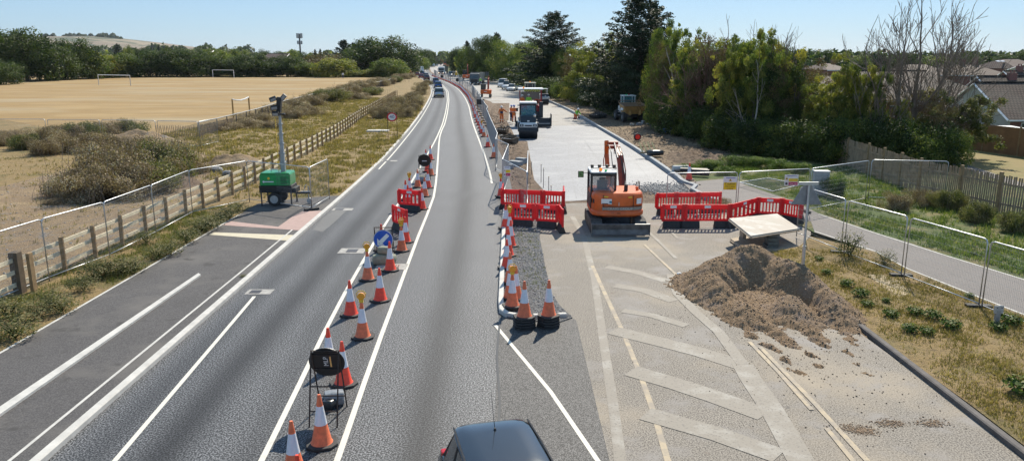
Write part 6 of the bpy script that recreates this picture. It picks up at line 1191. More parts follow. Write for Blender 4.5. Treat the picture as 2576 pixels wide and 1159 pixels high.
# ---- rollers
M_wh = mat('machine_white', (.68, .69, .68), .4, var=.08); M_drum = mat('roller_drum', (.035, .036, .04), .35, .5, var=.3); M_dk = mat('machine_dark', (.022, .03, .038), .4); M_gm = mat('machine_grey', (.16, .17, .18), .5)
def roller(p, rz, label, cab=True, W=1.62, sc=1):
    t = thing('road_roller', p, rz, label, 'road roller')
    for y in (-1.55, 1.55): obj('drum', MB().cyl((-W/2, y, .65), (W/2, y, .65), .65, n=40), M_drum, t, bevel=.02); obj('yoke', MB().box((-W/2-.05, y, .95), (.09, .5, .7)).box((W/2+.05, y, .95), (.09, .5, .7)).box((0, y*1.0, 1.36), (W+.18, .85, .12)), M_dk, t, bevel=.03)
    obj('front_hood', MB().loft([[(-.78, -2.1, .98), (.78, -2.1, .98), (.78, -.9, .98), (-.78, -.9, .98)], [(-.8, -2.15, 1.25), (.8, -2.15, 1.25), (.8, -.9, 1.25), (-.8, -.9, 1.25)], [(-.72, -2.05, 1.42), (.72, -2.05, 1.42), (.74, -.85, 1.5), (-.74, -.85, 1.5)]]), M_wh, t, bevel=.05)
    obj('dark_bonnet', MB().loft([[(-.7, -2.0, 1.42), (.7, -2.0, 1.42), (.72, -.7, 1.42), (-.72, -.7, 1.42)], [(-.66, -1.6, 1.95), (.66, -1.6, 1.95), (.7, -.7, 2.0), (-.7, -.7, 2.0)]]), M_dk, t, bevel=.04); obj('rear_hood', MB().box((0, 1.6, 1.55), (1.4, 1.3, .5)), M_wh, t, bevel=.06)
    obj('grille', MB().box((0, -2.16, 1.18), (.6, .03, .1)), M_blk, t)
    for s in (-1, 1): obj('lamp_surround', MB().box((s*.58, -2.15, 1.2), (.3, .05, .22)), M_dk, t, bevel=.04); obj('headlamp', MB().cyl((s*.58, -2.2, 1.2), (s*.58, -2.17, 1.2), .065, n=14), M_hl, t)
    obj('number_plate', MB().box((0, -1.99, 1.56), (.2, .03, .12)), M_white, t); obj('side_step', MB().box((-.86, -.4, 1.0), (.12, 1.8, .9)), M_wh, t, bevel=.03)
    if cab:
        fr = MB()
        for x in (-.7, .7):
            for y in (-.75, .75): fr.tube([(x, y, 1.3), (x*.97, y*.93, 3.0)], .055, 6)
        fr.box((0, -.72, 2.9), (1.42, .08, .12)).box((0, .72, 2.9), (1.42, .08, .12)).box((0, -.75, 1.9), (1.42, .08, .08))
        obj('cab_frame', fr, M_trim, t); obj('windscreen', MB().box((0, -.73, 2.4), (1.3, .014, .95)), glass('roller_glass', (.08, .3, .36), .06, .55), t); obj('side_window', MB().box((-.69, 0, 2.3), (.014, 1.3, 1.1)), glass('roller_glass', (.08, .3, .36), .06, .55), t); obj('side_window', MB().box((.69, 0, 2.3), (.014, 1.3, 1.1)), glass('roller_glass', (.08, .3, .36), .06, .55), t)
        obj('cab_roof', MB().box((0, 0, 3.06), (1.56, 1.7, .14)), M_wh, t, bevel=.05); obj('cab_console', MB().box((.1, -.35, 1.9), (.6, .3, .7)).box((.2, .25, 1.9), (.5, .4, 1.0)), M_dk, t, bevel=.04)
        obj('mirror', MB().box((-.98, -.6, 2.45), (.18, .06, .3)).box((-.86, -.6, 2.6), (.2, .03, .03)), M_trim, t); obj('work_lamp', MB().cyl((.62, -.98, 2.02), (.62, -.9, 2.02), .1, n=14), M_hl, t)
    else:
        fr = MB()
        for x in (-.66, .66):
            for y in (-.6, .6): fr.tube([(x, y, 1.3), (x, y, 2.75)], .045, 6)
        obj('canopy_posts', fr, M_white, t); obj('canopy', MB().box((0, 0, 2.8), (1.5, 1.5, .1)), M_wh, t, bevel=.03); obj('seat', MB().box((0, .1, 1.7), (.5, .5, .5)), M_dk, t); obj('green_beacon', MB().cyl((.2, -.5, 2.85), (.2, -.5, 3.0), .07, n=10), mat('beacon_green', (.01, .35, .1), .2), t)
    t.scale = (sc, sc, sc); return t
p = P(1329, 350, -.1); roller((p.x, p.y+2.15, -.1), 0, 'dark cabbed road roller with a black drum on the fresh surface'); p = P(1368, 264, -.1); roller((p.x, p.y+2, -.1), .15, 'pale open road roller under a canopy right of the paver', False, 1.3, .82)
# ---- paver
M_pr = mat('paver_red', (.3, .015, .025), .45, var=.15); px = P(1332, 312, -.1)
t = thing('asphalt_paver', (1.95, 80.6, -.1), 0, 'red and black asphalt paver under a white chevron canopy', 'paver')
obj('hull', MB().box((0, 1.2, .95), (2.3, 4.2, 1.1)), M_dk, t, bevel=.05); obj('side_panel', MB().box((-.85, -.2, 1.75), (.5, .9, .9)).box((.85, -.1, 1.7), (.5, 1.2, .8)), M_pr, t, bevel=.04); obj('engine_cover', MB().box((0, 1.6, 1.75), (2.0, 2.2, .6)), M_gm, t, bevel=.05)
for s in (-1, 1): obj('crawler', MB().prism([(-.6, 0), (2.9, 0), (3.2, .35), (2.9, .7), (-.6, .7), (-.9, .35)], s*1.0-.18, s*1.0+.18, 'x'), M_track, t, bevel=.02)
fr = MB()
for x in (-1.12, 1.12):
    for y in (-.6, 1.6): fr.box((x, y, 2.65), (.08, .08, 2.1))
fr.box((0, -.6, 2.2), (2.2, .05, .05)).box((0, -.6, 2.55), (2.2, .05, .05)); obj('canopy_posts', fr, M_pr, t); cn = obj('canopy', MB().box((0, .5, 3.78), (2.6, 2.7, .14)), M_wh, t, bevel=.04); obj('chevron_board', MB().box((.1, -.87, 3.66), (1.6, .03, .2)), mat('chevron_yellow', (.7, .6, .08), .5), cn)
for k in range(8): obj('chevron', MB().box((-.56+.19*k, -.892, 3.66), (.07, .012, .2), rot=(0, .7 if k > 3 else -.7, 0)), M_blk, cn)
obj('beacon', MB().cyl((-.75, -.7, 3.85), (-.75, -.7, 4.02), .08, n=10), mat('beacon_orange', (.9, .25, .02), .2), t); obj('control_desk', MB().box((.5, -.75, 2.0), (.5, .3, .35)).box((-.6, -.75, 1.95), (.4, .3, .5)), M_pr, t, bevel=.03)
obj('hoses', MB().tube([(.2, -.8, 2.4), (.5, -.9, 2.75), (.95, -.9, 2.7), (1.05, -.9, 2.1), (.95, -.9, 1.2)], .07, 6).tube([(.5, -.9, 2.3), (.8, -.95, 2.5), (1.0, -.95, 1.8)], .05, 6), mat('hose_orange', (.6, .1, .04), .5), t)
sc_ = obj('screed', MB().box((.25, -2.1, .35), (3.5, .9, .55)).box((1.35, -1.95, .75), (1.4, .6, .4)), M_dk, t, bevel=.03); obj('screed_end', MB().box((2.05, -2.1, .75), (.1, 1.1, 1.25)), M_dk, sc_, bevel=.02); obj('screed_end', MB().box((-1.55, -2.1, .6), (.1, 1.0, .9)), M_dk, sc_, bevel=.02); obj('walkway', MB().box((.9, -2.62, .42), (2.1, .16, .05)), M_galv, sc_); obj('tow_arm', MB().box((-1.28, -.8, .7), (.12, 2.6, .2)).box((1.28, -.8, .7), (.12, 2.6, .2)), M_dk, sc_); obj('auger_tower', MB().box((1.05, -1.5, 1.6), (.4, .4, 1.9)), M_dk, t, bevel=.03)
for y, x in ((-.3, -.25), (-.3, .35)): obj('operator_seat', MB().box((x, y, 2.0), (.45, .1, .6)).box((x, y+.2, 1.75), (.45, .45, .12)), M_wh, t, bevel=.03)
# ---- wheel loader (hopper lorry in front of the paver)
M_bg = mat('loader_cream', (.42, .42, .33), .5, var=.12); p = P(1331, 248, -.1)
t = thing('wheel_loader', (2.75, 118, -.1), 0, 'cream cabbed wheel loader waiting behind the paver', 'loader'); obj('cab', MB().box((0, 0, 2.35), (1.5, 1.5, 1.5)), G_dark, t, bevel=.06)
fr = MB()
for x in (-.75, .75):
    for y in (-.72, .72): fr.box((x, y, 2.35), (.12, .12, 1.5))
fr.box((-.35, -.75, 2.3), (.07, .05, 1.4)).box((.35, -.75, 2.3), (.07, .05, 1.4)); obj('cab_frame', fr, M_bg, t); obj('cab_roof', MB().box((0, 0, 3.15), (1.75, 1.7, .16)), M_bg, t, bevel=.05); obj('chassis', MB().box((0, .6, 1.1), (1.6, 4.6, .9)), M_bg, t, bevel=.06); obj('bucket', MB().prism([(-3.6, .9), (-2.7, .7), (-2.6, 1.7), (-3.0, 1.9)], -1.35, 1.35, 'x'), mat('bucket_brown', (.16, .11, .08), .7), t, bevel=.02); obj('beacon', MB().cyl((0, 0, 3.22), (0, 0, 3.4), .08, n=10), mat('beacon_orange', (.9, .25, .02), .2), t)
for s in (-1, 1):
    for y in (-1.1, 1.7): obj('wheel', MB().cyl((s*.75, y, .7), (s*1.2, y, .7), .7, n=22), M_tyre, t, bevel=.03)
    obj('mudguard', MB().box((s*.98, -1.1, 1.5), (.5, 1.3, .1)), M_bg, t, bevel=.02)
# ---- site dumper
M_dy = mat('dumper_yellow', (.5, .29, .1), .6, var=.25, scale=3); M_dyd = mat('skip_inside', (.26, .17, .11), .75, var=.3, scale=3)
p = P(1584, 308, .1); t = thing('site_dumper', (p.x+.25, p.y+1.9, .1), .13, 'yellow site dumper with an empty skip facing the camera', 'dumper')
sk = MB(); ot = [(-1.28, -2.3, 1.95), (1.28, -2.3, 1.95), (1.22, .1, 2.22), (-1.22, .1, 2.22)]; bt = [(-.85, -1.7, .95), (.85, -1.7, .95), (.95, -.2, .95), (-.95, -.2, .95)]; inn = [(-1.18, -2.2, 1.93), (1.18, -2.2, 1.93), (1.12, 0, 2.2), (-1.12, 0, 2.2)]; ib = [(-.8, -1.6, 1.05), (.8, -1.6, 1.05), (.9, -.28, 1.05), (-.9, -.28, 1.05)]
sk.add([*bt, *ot], [(3, 2, 1, 0), (0, 1, 5, 4), (1, 2, 6, 5), (2, 3, 7, 6), (3, 0, 4, 7)], 0); sk.add([*inn, *ib], [(0, 1, 5, 4), (1, 2, 6, 5), (2, 3, 7, 6), (3, 0, 4, 7), (4, 5, 6, 7)], 1); sk.add([*ot, *inn], [(0, 1, 5, 4), (1, 2, 6, 5), (2, 3, 7, 6), (3, 0, 4, 7)], 0)
o = obj('skip', sk, [M_dy, M_dyd], t); obj('skip_rib', MB().box((-.55, -1.9, 1.3), (.22, .3, .9), rot=(-.4, 0, .1)).box((.55, -1.9, 1.3), (.22, .3, .9), rot=(-.4, 0, -.1)), M_dy, o, bevel=.02); obj('skip_rim', MB().tube([*ot[:2]], .06, 6).tube([ot[0], ot[3]], .05, 6).tube([ot[1], ot[2]], .05, 6).tube([ot[3], (-1.2, .1, 2.45), (1.2, .1, 2.45), ot[2]], .05, 6), M_dyd, o); obj('side_board', MB().box((-1.17, -1.1, 1.55), (.03, .9, .35), rot=(0, .32, 0)), M_white, o)
obj('chassis', MB().box((0, .3, .75), (.9, 3.8, .4)), M_blk, t, bevel=.03); obj('bonnet', MB().box((0, 1.9, 1.3), (1.3, 1.2, .8)), M_wh, t, bevel=.08)
for s in (-1, 1):
    for y in (-1.35, 1.6): wl = obj('wheel', MB().cyl((s*.78, y, .6), (s*1.22, y, .6), .6, n=24), M_tyre, t, bevel=.05); obj('rim', MB().cyl((s*.9, y, .6), (s*1.235, y, .6), .26, n=16), M_gm, wl)
obj('cab', MB().box((-.02, .75, 2.3), (1.2, 1.1, 1.3)), glass('roller_glass', (.08, .3, .36), .06, .55), t)
fr = MB()
for x in (-.64, .6):
    for y in (.2, 1.3): fr.box((x, y, 2.2), (.09, .09, 1.6))
fr.box((.3, .2, 2.3), (.05, .05, 1.3)); obj('cab_frame', fr, M_wh, t, bevel=.01); obj('cab_roof', MB().box((-.02, .75, 3.0), (1.45, 1.35, .13)), M_wh, t, bevel=.05); obj('beacon', MB().cyl((0, .5, 3.06), (0, .5, 3.2), .07, n=10), M_red, t); obj('green_beacon', MB().cyl((-.3, .5, 3.06), (-.3, .5, 3.18), .06, n=10), mat('beacon_green', (.01, .35, .1), .2), t); obj('seat', MB().box((-.02, .9, 2.0), (.5, .3, .7)), mat('seat_blue', (.05, .1, .2), .7), t, bevel=.03); t.scale = (1, 1, .9); obj('steps', MB().box((-1.12, .2, .7), (.2, .4, .05)).box((-1.12, .2, 1.1), (.2, .4, .05)).box((-1.12, .2, 1.5), (.2, .4, .05)), M_galv, t)
# ---- lorries
def lorry(p, rz, label, m, L=8.5, H=3.2, W=2.5, body='tipper', lights=False, name='tipper_lorry'):
    """front faces -Y"""
    t = thing(name, p, rz, label, 'lorry'); c0 = -L/2
    obj('cab', MB().loft([[(-W/2, c0, .6), (W/2, c0, .6), (W/2, c0+2, .6), (-W/2, c0+2, .6)], [(-W/2, c0, 1.7), (W/2, c0, 1.7), (W/2, c0+2, 1.7), (-W/2, c0+2, 1.7)], [(-W/2+.1, c0+.2, H-.3), (W/2-.1, c0+.2, H-.3), (W/2-.08, c0+2, H-.1), (-W/2+.08, c0+2, H-.1)]]), m, t, bevel=.06)
    obj('windscreen', MB().box((0, c0+.06, 2.05), (W*.88, .06, .85), rot=(-.12, 0, 0)), G_dark, t, bevel=.02); obj('grille', MB().box((0, c0-.02, 1.1), (W*.7, .06, .7)), M_trim, t, bevel=.02); obj('bumper', MB().box((0, c0-.03, .5), (W, .12, .35)), M_trim if not lights else mat('lorry_orange', (.7, .16, .04), .4), t, bevel=.03); obj('number_plate', MB().box((0, c0-.1, .5), (.5, .02, .12)), M_platew, t)
    for s in (-1, 1): obj('headlamp', MB().box((s*W*.38, c0-.1, .62), (.28, .06, .2)), mat('lit_headlamp', (1, .85, .6), .2, emit=4 if lights else 0) if lights else M_hl, t); obj('mirror', MB().box((s*(W/2+.15), c0+.2, 2.1), (.12, .2, .55)), M_trim, t)
    if body == 'tipper':
        obj('tipper_body', MB().loft([[(-W/2+.15, c0+2.15, 1.0), (W/2-.15, c0+2.15, 1.0), (W/2-.15, L/2, 1.0), (-W/2+.15, L/2, 1.0)], [(-W/2, c0+2.05, H-.35), (W/2, c0+2.05, H-.35), (W/2, L/2+.1, H-.35), (-W/2, L/2+.1, H-.35)], [(-W/2, c0+1.6, H+.05), (W/2, c0+1.6, H+.05), (W/2, L/2+.1, H-.1), (-W/2, L/2+.1, H-.1)]]), mat('tipper_grey', (.22, .24, .25), .5, .3), t, bevel=.03)
    else: obj('box_body', MB().box((0, c0+2.15+(L-2.15)/2, H*.58+.2), (W, L-2.2, H*.85)), M_white, t, bevel=.03)
    for s in (-1, 1):
        for y in (c0+1.1, L/2-2.4, L/2-1.1): obj('wheel', MB().cyl((s*(W/2-.35), y, .5), (s*W/2, y, .5), .5, n=18), M_tyre, t)
    return t
p = P(1199, 213.5); lorry((p.x, p.y+4.3, -.13), -.14, 'grey tipper lorry facing the camera on the closed carriageway', mat('lorry_grey', (.1, .11, .12), .4), 8.5, 3.15); p = P(1113, 187); lorry((p.x, p.y+4.3, -.13), -.12, 'far white and orange tipper with lit headlamps', M_wh, 8.5, 3.3, lights=True)
p = P(1064, 171); lorry((p.x, p.y+4, 0), math.pi+.05, 'white box lorry far along the left lane', M_wh, 9, 4.0, 2.7, 'box', name='box_lorry')
p = P(1151, 193); t = thing('telehandler', (p.x, p.y+2, -.13), .1, 'far yellow telehandler between the parked vans', 'telehandler'); obj('body', MB().box((0, 0, 1.0), (2.1, 4.2, .8)), mat('plant_yellow', (.6, .4, .05), .5), t, bevel=.05); obj('cab', MB().box((.3, -.2, 2.0), (1.1, 1.4, 1.3)), G_dark, t, bevel=.05); obj('boom', MB().box((-.55, -.2, 1.7), (.35, 5.2, .35), rot=(.05, 0, 0)), mat('plant_yellow', (.6, .4, .05), .5), t, bevel=.02)
for s in (-1, 1):
    for y in (-1.4, 1.4): obj('wheel', MB().cyl((s*.75, y, .55), (s*1.15, y, .55), .55, n=16), M_tyre, t)
for i, (u, v) in enumerate([(1128, 170), (1139, 168), (1120, 166), (1148, 170)]):
    p = P(u, v); mini_ex((p.x, p.y, 0), i, 1.4, 'tiny far digger among the roadworks at the vanishing point, %s' % ['left', 'middle', 'farthest', 'right'][i])
for i, (u0, v0, u1, v1) in enumerate([(1029, 190, 1034, 186), (1035, 187, 1040, 183), (1031, 183, 1036, 180)]):
    barrier(P(u0, v0), P(u1, v1), 6, 'far red barrier on the left at the road bend, %s one' % ['nearest', 'middle', 'farthest'][i], False, .1)
# ---- loose buckets and bits
def digger_bucket(p, rz, s, label, m=M_steel):
    t = thing('digger_bucket', p, rz, label, 'digger bucket'); prof = [(-.5, .55), (-.52, .2), (-.35, 0), (.1, -.0), (.45, .15), (.6, .42), (.55, .45), (.4, .22), (.1, .07), (-.3, .07), (-.44, .24), (-.42, .55)]
    obj('shell', MB().prism(prof, -.55, .55, 'x'), m, t, bevel=.01); obj('cheek', MB().prism(prof[:6], -.57, -.53, 'x'), m, t); obj('cheek', MB().prism(prof[:6], .53, .57, 'x'), m, t); obj('hitch', MB().box((-.15, -.5, .62), (.06, .4, .2)).box((.15, -.5, .62), (.06, .4, .2)), m, t)
    for k in range(5): obj('tooth', MB().box((-.44+.22*k, .64, .46), (.07, .16, .04)), M_galv, t)
    t.scale = (s, s, s); return t
M_mud = mat('muddy_steel', (.14, .115, .09), .8, .2, var=.4, scale=5)
digger_bucket(P(1262, 336, .05), 2.9, .95, 'wide muddy digger bucket behind the site fence, the upper one', M_mud); digger_bucket(P(1284, 360, .05), 2.5, .9, 'toothed muddy digger bucket right of the upper one', M_mud); digger_bucket(P(1272, 350, .05), 1.2, .7, 'small tipped digger bucket between the other two', M_mud)
digger_bucket(P(1497, 297, .1), 2.6, .95, 'black digger bucket lying on the soil, left of the pair', M_blade); digger_bucket(P(1512, 296, .1), 3.3, .95, 'black digger bucket lying on the soil, right of the pair', M_blade)
p = P(1603, 354, .12); t = thing('portable_lamp', p, .1, 'round red warning lamp in a dark housing on the soil', 'warning lamp'); obj('housing', MB().cyl((0, -.12, .32), (0, .12, .32), .32, n=8), mat('housing_dark_red', (.07, .02, .02), .6), t, bevel=.03); obj('lens', MB().cyl((0, -.15, .32), (0, -.11, .32), .2, n=20), mat('red_lens', (.6, .02, .01), .3, emit=.15), t, bevel=.01); obj('stand', MB().box((0, 0, .03), (.6, .3, .06)), M_blk, t)
p = P(1632, 388, .2); t = thing('timber_pallet', p, .25, 'broken yellow slatted pallet leaning on a dark bag on the soil', 'pallet')
for k in range(4): o = obj('slat', MB().box((0, 0, 0), (.12, .95, .025)), mat('fresh_timber', (.55, .45, .22), .7), t); o.location = (-.5+.33*k, .25, .45); o.rotation_euler = (.9, .1, .25)
obj('bearer', MB().box((0, 0, .12), (1.3, .1, .1)).box((0, .5, .5), (1.3, .08, .08)), M_wood, t); bag((p.x+.4, p.y-.3), (1.1, .7, .4), .3, M_bagb, 'dark rubble bag under the broken pallet', .15)
# culvert pipes & stakes
for u, v, L_, r, rz, lab, m in [(1712, 432, 1.0, .2, .1, 'short pale pipe end beside the lone cone', M_kerb), (1745, 436, 1.6, .16, -.2, 'dark pipe right of the lone cone', M_blk), (1762, 442, 1.0, .2, -.4, 'dark ribbed pipe section behind the mesh panels', M_blk)]:
    o = obj('pipe', MB().cyl((-L_/2, 0, r), (L_/2, 0, r), r, n=18), m, None, smooth=50); o.location = P(u, v, .1); o.rotation_euler = (0, 0, rz); tag(o, lab, 'pipe')
for i, (u, v, h_) in enumerate([(1337, 438, .75), (1361, 455, .95), (1367, 468, 1.0), (1380, 496, 1.05), (1386, 507, .8)]):
    t = thing('marking_pin', P(u, v), 0, 'thin steel marking pin left of the white surface, %s from the far end' % ['first', 'second', 'third', 'fourth', 'last'][i], 'marking pin'); obj('rod', MB().cyl((0, 0, -.1), (0, 0, h_), .016, n=6), M_steel, t); obj('cap', MB().cyl((0, 0, h_-.03), (0, 0, h_+.02), .03, n=6), M_wood2, t)
b = P(1690, 327, .1); t = thing('screen_panel', b, 0, 'long dark mesh screen leaning up against the trees', 'panel'); a = P(1683, 328, .1)-b; tp = PZ(1712, 290, b.y+3)-b; s_ = Vector((1.15, 0, 0)); obj('panel', MB().add([a, a+s_, tp+s_, tp, *(q+Vector((0, .05, -.03)) for q in (a, a+s_, tp+s_, tp))], [(0, 1, 2, 3), (7, 6, 5, 4), (0, 4, 5, 1), (1, 5, 6, 2), (2, 6, 7, 3), (3, 7, 4, 0)]), M_gm, t); obj('frame', MB().tube([a, tp], .035, 5).tube([a+s_, tp+s_], .035, 5), M_galv, t)
bag((P(1684, 334, .1).x, P(1684, 334, .1).y), (1.2, .7, .45), .4, mat('blue_sheet', (.03, .1, .3), .5, var=.8, scale=7), 'blue and white plastic sheeting heap below the leaning screen', .08); bag((P(1694, 336, .1).x, P(1694, 336, .1).y), (.8, .5, .35), -.4, mat('white_sheet', (.45, .5, .55), .5, var=.6, scale=7), 'pale plastic sheet beside the blue one', .08)
t = thing('site_light_mast', P(1227, 215), 0, 'small grey sign panel on a post beyond the parked cars', 'sign post'); t.location = P(1226, 206); obj('post', MB().cyl((0, 0, 0), (0, 0, 2.6), .06, n=6), M_steel, t); obj('panel', MB().box((0, 0, 2.2), (1.0, .06, 1.1)), M_gm, t)
# ================================================================ HOUSES
def tilemat(name, col):
    m = bpy.data.materials.new(name); n, b = nodes(m); tc = NN(n, 'ShaderNodeTexCoord'); br = NN(n, 'ShaderNodeTexBrick'); n.links.new(tc.outputs['UV'], br.inputs['Vector'])
    br.inputs['Scale'].default_value = 1; br.inputs['Brick Width'].default_value = .3; br.inputs['Row Height'].default_value = .42; br.inputs['Mortar Size'].default_value = .07; br.inputs['Mortar Smooth'].default_value = .6
    br.inputs['Color1'].default_value = (*col, 1); br.inputs['Color2'].default_value = (col[0]*.75, col[1]*.75, col[2]*.75, 1); br.inputs['Mortar'].default_value = (col[0]*.15, col[1]*.15, col[2]*.15, 1)
    f = noise(n, .6, 4); c = mix(n, ramp(n, f, [(.4, (0, 0, 0)), (.7, (.4, .4, .4))]), br.outputs['Color'], (.12, .11, .09)); b.inputs['Specular IOR Level'].default_value = .15; n.links.new(c, b.inputs['Base Color']); b.inputs['Roughness'].default_value = .75
    bump(n, b, br.outputs['Fac'], -.8, .05); return m
M_tile = tilemat('brown_roof_tiles', (.1, .072, .062)); M_tile2 = tilemat('tan_roof_tiles', (.19, .14, .115)); M_tile3 = tilemat('dark_roof_tiles', (.14, .095, .09))
def brickmat():
    m = bpy.data.materials.new('red_brick'); n, b = nodes(m); tc = NN(n, 'ShaderNodeTexCoord'); mp = NN(n, 'ShaderNodeMapping'); mp.inputs['Rotation'].default_value = (math.pi/2, 0, 0); n.links.new(tc.outputs['Object'], mp.inputs[0]); br = NN(n, 'ShaderNodeTexBrick'); n.links.new(mp.outputs[0], br.inputs['Vector'])
    br.inputs['Scale'].default_value = 1; br.inputs['Brick Width'].default_value = .225; br.inputs['Row Height'].default_value = .075; br.inputs['Mortar Size'].default_value = .008
    br.inputs['Color1'].default_value = (.27, .07, .05, 1); br.inputs['Color2'].default_value = (.19, .05, .04, 1); br.inputs['Mortar'].default_value = (.3, .26, .22, 1); n.links.new(br.outputs['Color'], b.inputs['Base Color']); b.inputs['Roughness'].default_value = .85; return m
M_brick = brickmat(); M_rend = mat('cream_render', (.46, .43, .39), .8, var=.08, scale=2, bmp=.2)
def house(x0, x1, ye, yr, ze, zr, label, tile, wall, windows=(), chimneys=(), hip=0, gablewall=None, zb=-1.5, yb=None, sky=()):
    yb = yb or 2*yr-ye; ox, oy = (x0+x1)/2, yr; t = thing('house', (ox, oy, 0), 0, label, 'house'); X0, X1, E_, B_ = x0-ox, x1-ox, ye-oy, yb-oy
    w_ = MB(); w_.box((0, (E_+B_)/2, (ze+zb)/2), (X1-X0-.5, B_-E_-.9, ze-zb)); obj('wall', w_, wall, t)
    if not hip:
        for X, s in ((X0+.25, 1), (X1-.25, -1)): obj('gable_wall', MB().prism([(E_+.3, zb), (B_-.3, zb), (B_-.3, ze-.05), (0, zr-.1), (E_+.3, ze-.05)], X-.1, X+.1, 'x'), gablewall or wall, t)
    me = bpy.data.meshes.new('roof'); th = .12; A = [(X0, E_, ze), (X1, E_, ze), (X1-hip, 0, zr), (X0+hip, 0, zr), (X0, B_, ze), (X1, B_, ze)]; V = A+[(x, y, z-th) for x, y, z in A]
    fs = [(0, 1, 2, 3), (5, 4, 3, 2), (0, 3, 4), (1, 5, 2), (6, 9, 8, 7), (11, 8, 9, 10), (0, 6, 7, 1), (4, 5, 11, 10), (0, 4, 10, 6), (1, 7, 11, 5)]
    if not hip: fs = [f for f in fs if f not in ((0, 3, 4), (1, 5, 2), (0, 4, 10, 6), (1, 7, 11, 5))]+[(0, 6, 9, 3), (3, 9, 10, 4), (1, 2, 8, 7), (2, 5, 11, 8)]
    me.from_pydata(V, [], fs); uv = me.uv_layers.new(name='UVMap')
    for p in me.polygons:
        for li in p.loop_indices: v = me.vertices[me.loops[li].vertex_index].co; uv.data[li].uv = (v.x, math.copysign(math.hypot(v.y, v.z-zr), v.y) if abs(p.normal.x) < .7 else v.y)
    r = obj('roof', me, tile, t); obj('ridge', MB().tube([(X0+hip, 0, zr+.02), (X1-hip, 0, zr+.02)], .1, 6), tile, r)
    if not hip:
        for X in (X0-.03, X1+.03): obj('barge_board', MB().tube([(X, E_, ze-.12), (X, 0, zr-.12), (X, B_, ze-.12)], .11, 4), M_white, r)
    obj('gutter', MB().box((0, E_-.06, ze-.1), (X1-X0, .12, .12)), M_white, r)
    for x, y, h_ in chimneys: c = obj('chimney', MB().box((x-ox, y-oy, zr+h_/2-.4), (.9, .6, h_+.8)).cyl((x-ox-.2, y-oy, zr+h_), (x-ox-.2, y-oy, zr+h_+.3), .11, n=8).cyl((x-ox+.2, y-oy, zr+h_), (x-ox+.2, y-oy, zr+h_+.3), .11, n=8), M_brick, t)
    for x, z, ww, hh in windows:
        f = obj('window', MB().box((x-ox, E_+.42, z), (ww, .1, hh)), M_white, t)
        k = max(1, int(ww/.8))
        for i in range(k): obj('pane', MB().box((x-ox-ww/2+ww*(i+.5)/k, E_+.36, z), (ww/k-.1, .02, hh-.14)), G_dark, f)
    for x, f_ in sky: y = E_*(1-f_); z = ze+(zr-ze)*f_; obj('skylight', MB().box((x-ox, y, z+.06), (.8, .9, .1), rot=(math.atan2(zr-ze, -E_), 0, 0)), M_refl, r)
    return t
XX = lambda u, Y: (u-1288)/1909*Y
house(43.1, 72, 66.3, 72, 1.66, 4.62, 'nearest bungalow with brown tiled roof and cream gable beyond the board fence', M_tile, M_brick, [(45.9, .55, 2.8, 1.6), (52, .55, 2, 1.6)], gablewall=M_rend, sky=[(49.5, .97)])
o = obj('window', MB().box((42.95-57.6+0, -1.6, .6), (.1, 1.2, .9)), M_white, [x for x in bpy.data.objects if x.get('label', '').startswith('nearest bungalow')][0])
house(XX(2436, 92), 95, 87, 92, 1.9, 4.7, 'second bungalow whose ridge shows just above the nearest roof', M_tile, M_brick, chimneys=[(XX(2514, 92), 91.5, .4)])
house(XX(2499, 125), 135, 119, 125, 2, 4.7, 'third brown roof stepped behind the second bungalow ridge', M_tile, M_brick, chimneys=[(XX(2537, 125), 125, .8)])
house(XX(2330, 150), XX(2496, 146), 143, 150, 3.6, 5.45, 'tan hipped roof house with a white band of windows and two chimneys', M_tile2, M_brick, [(XX(2455, 143), 3.0, 5, .9)], [(XX(2394, 150), 150, .9), (XX(2425, 150), 150, 1.1)], hip=3)
house(XX(2469, 200), XX(2548, 200), 190, 200, 4.0, 6.3, 'dark roofed house with two skylights near the right skyline', M_tile3, M_brick, hip=2, sky=[(XX(2497, 195), .75), (XX(2508, 195), .75)])
house(XX(2060, 92), XX(2390, 92), 83, 92, 2.35, 5.3, 'long brown tiled roof seen through the bare trees', M_tile, M_brick, [(XX(2300, 83), 1.2, 2.4, 1.4), (XX(2250, 83), 1.2, 1.6, 1.2)], hip=4)
house(XX(2236, 140), XX(2330, 140), 132, 140, 3.9, 5.6, 'tan roof behind the long brown roof, left one', M_tile2, M_brick, hip=2); house(XX(1990, 112), XX(2082, 112), 105, 112, 2.6, 4.3, 'brown roof showing left of the bright sapling', M_tile, M_rend); house(XX(2028, 170), XX(2090, 170), 162, 170, 4.2, 5.5, 'far roof with chimney left of the bright sapling', M_tile3, M_brick, chimneys=[(XX(2077, 170), 170, 1.1)], hip=2)
house(XX(2560, 160), XX(2660, 160), 152, 160, 4, 5.8, 'small roof at the far right edge under the dark tree', M_tile, M_rend)
house(XX(690, 300), XX(742, 300), 292, 300, 5.5, 8.0, 'low flat looking roof left of the telecom mast above the hedge', M_tile3, M_brick); house(XX(548, 330), XX(560, 330), 322, 330, 7.6, 9.6, 'small white gabled house above the far hedge', M_tile2, M_rend)
for u, v in ((2300, 300),): pass
o = obj('garden_shed', MB().box((0, 0, .2), (4.4, 2.4, 2.4)), M_rend, None); o.location = (XX(2492, 60.5), 60.6, 0); tag(o, 'white roofed garden shed just behind the board fence', 'shed'); obj('shed_roof', MB().box((0, 0, 1.43), (4.8, 2.8, .1), rot=(.03, 0, 0)), M_white, o)
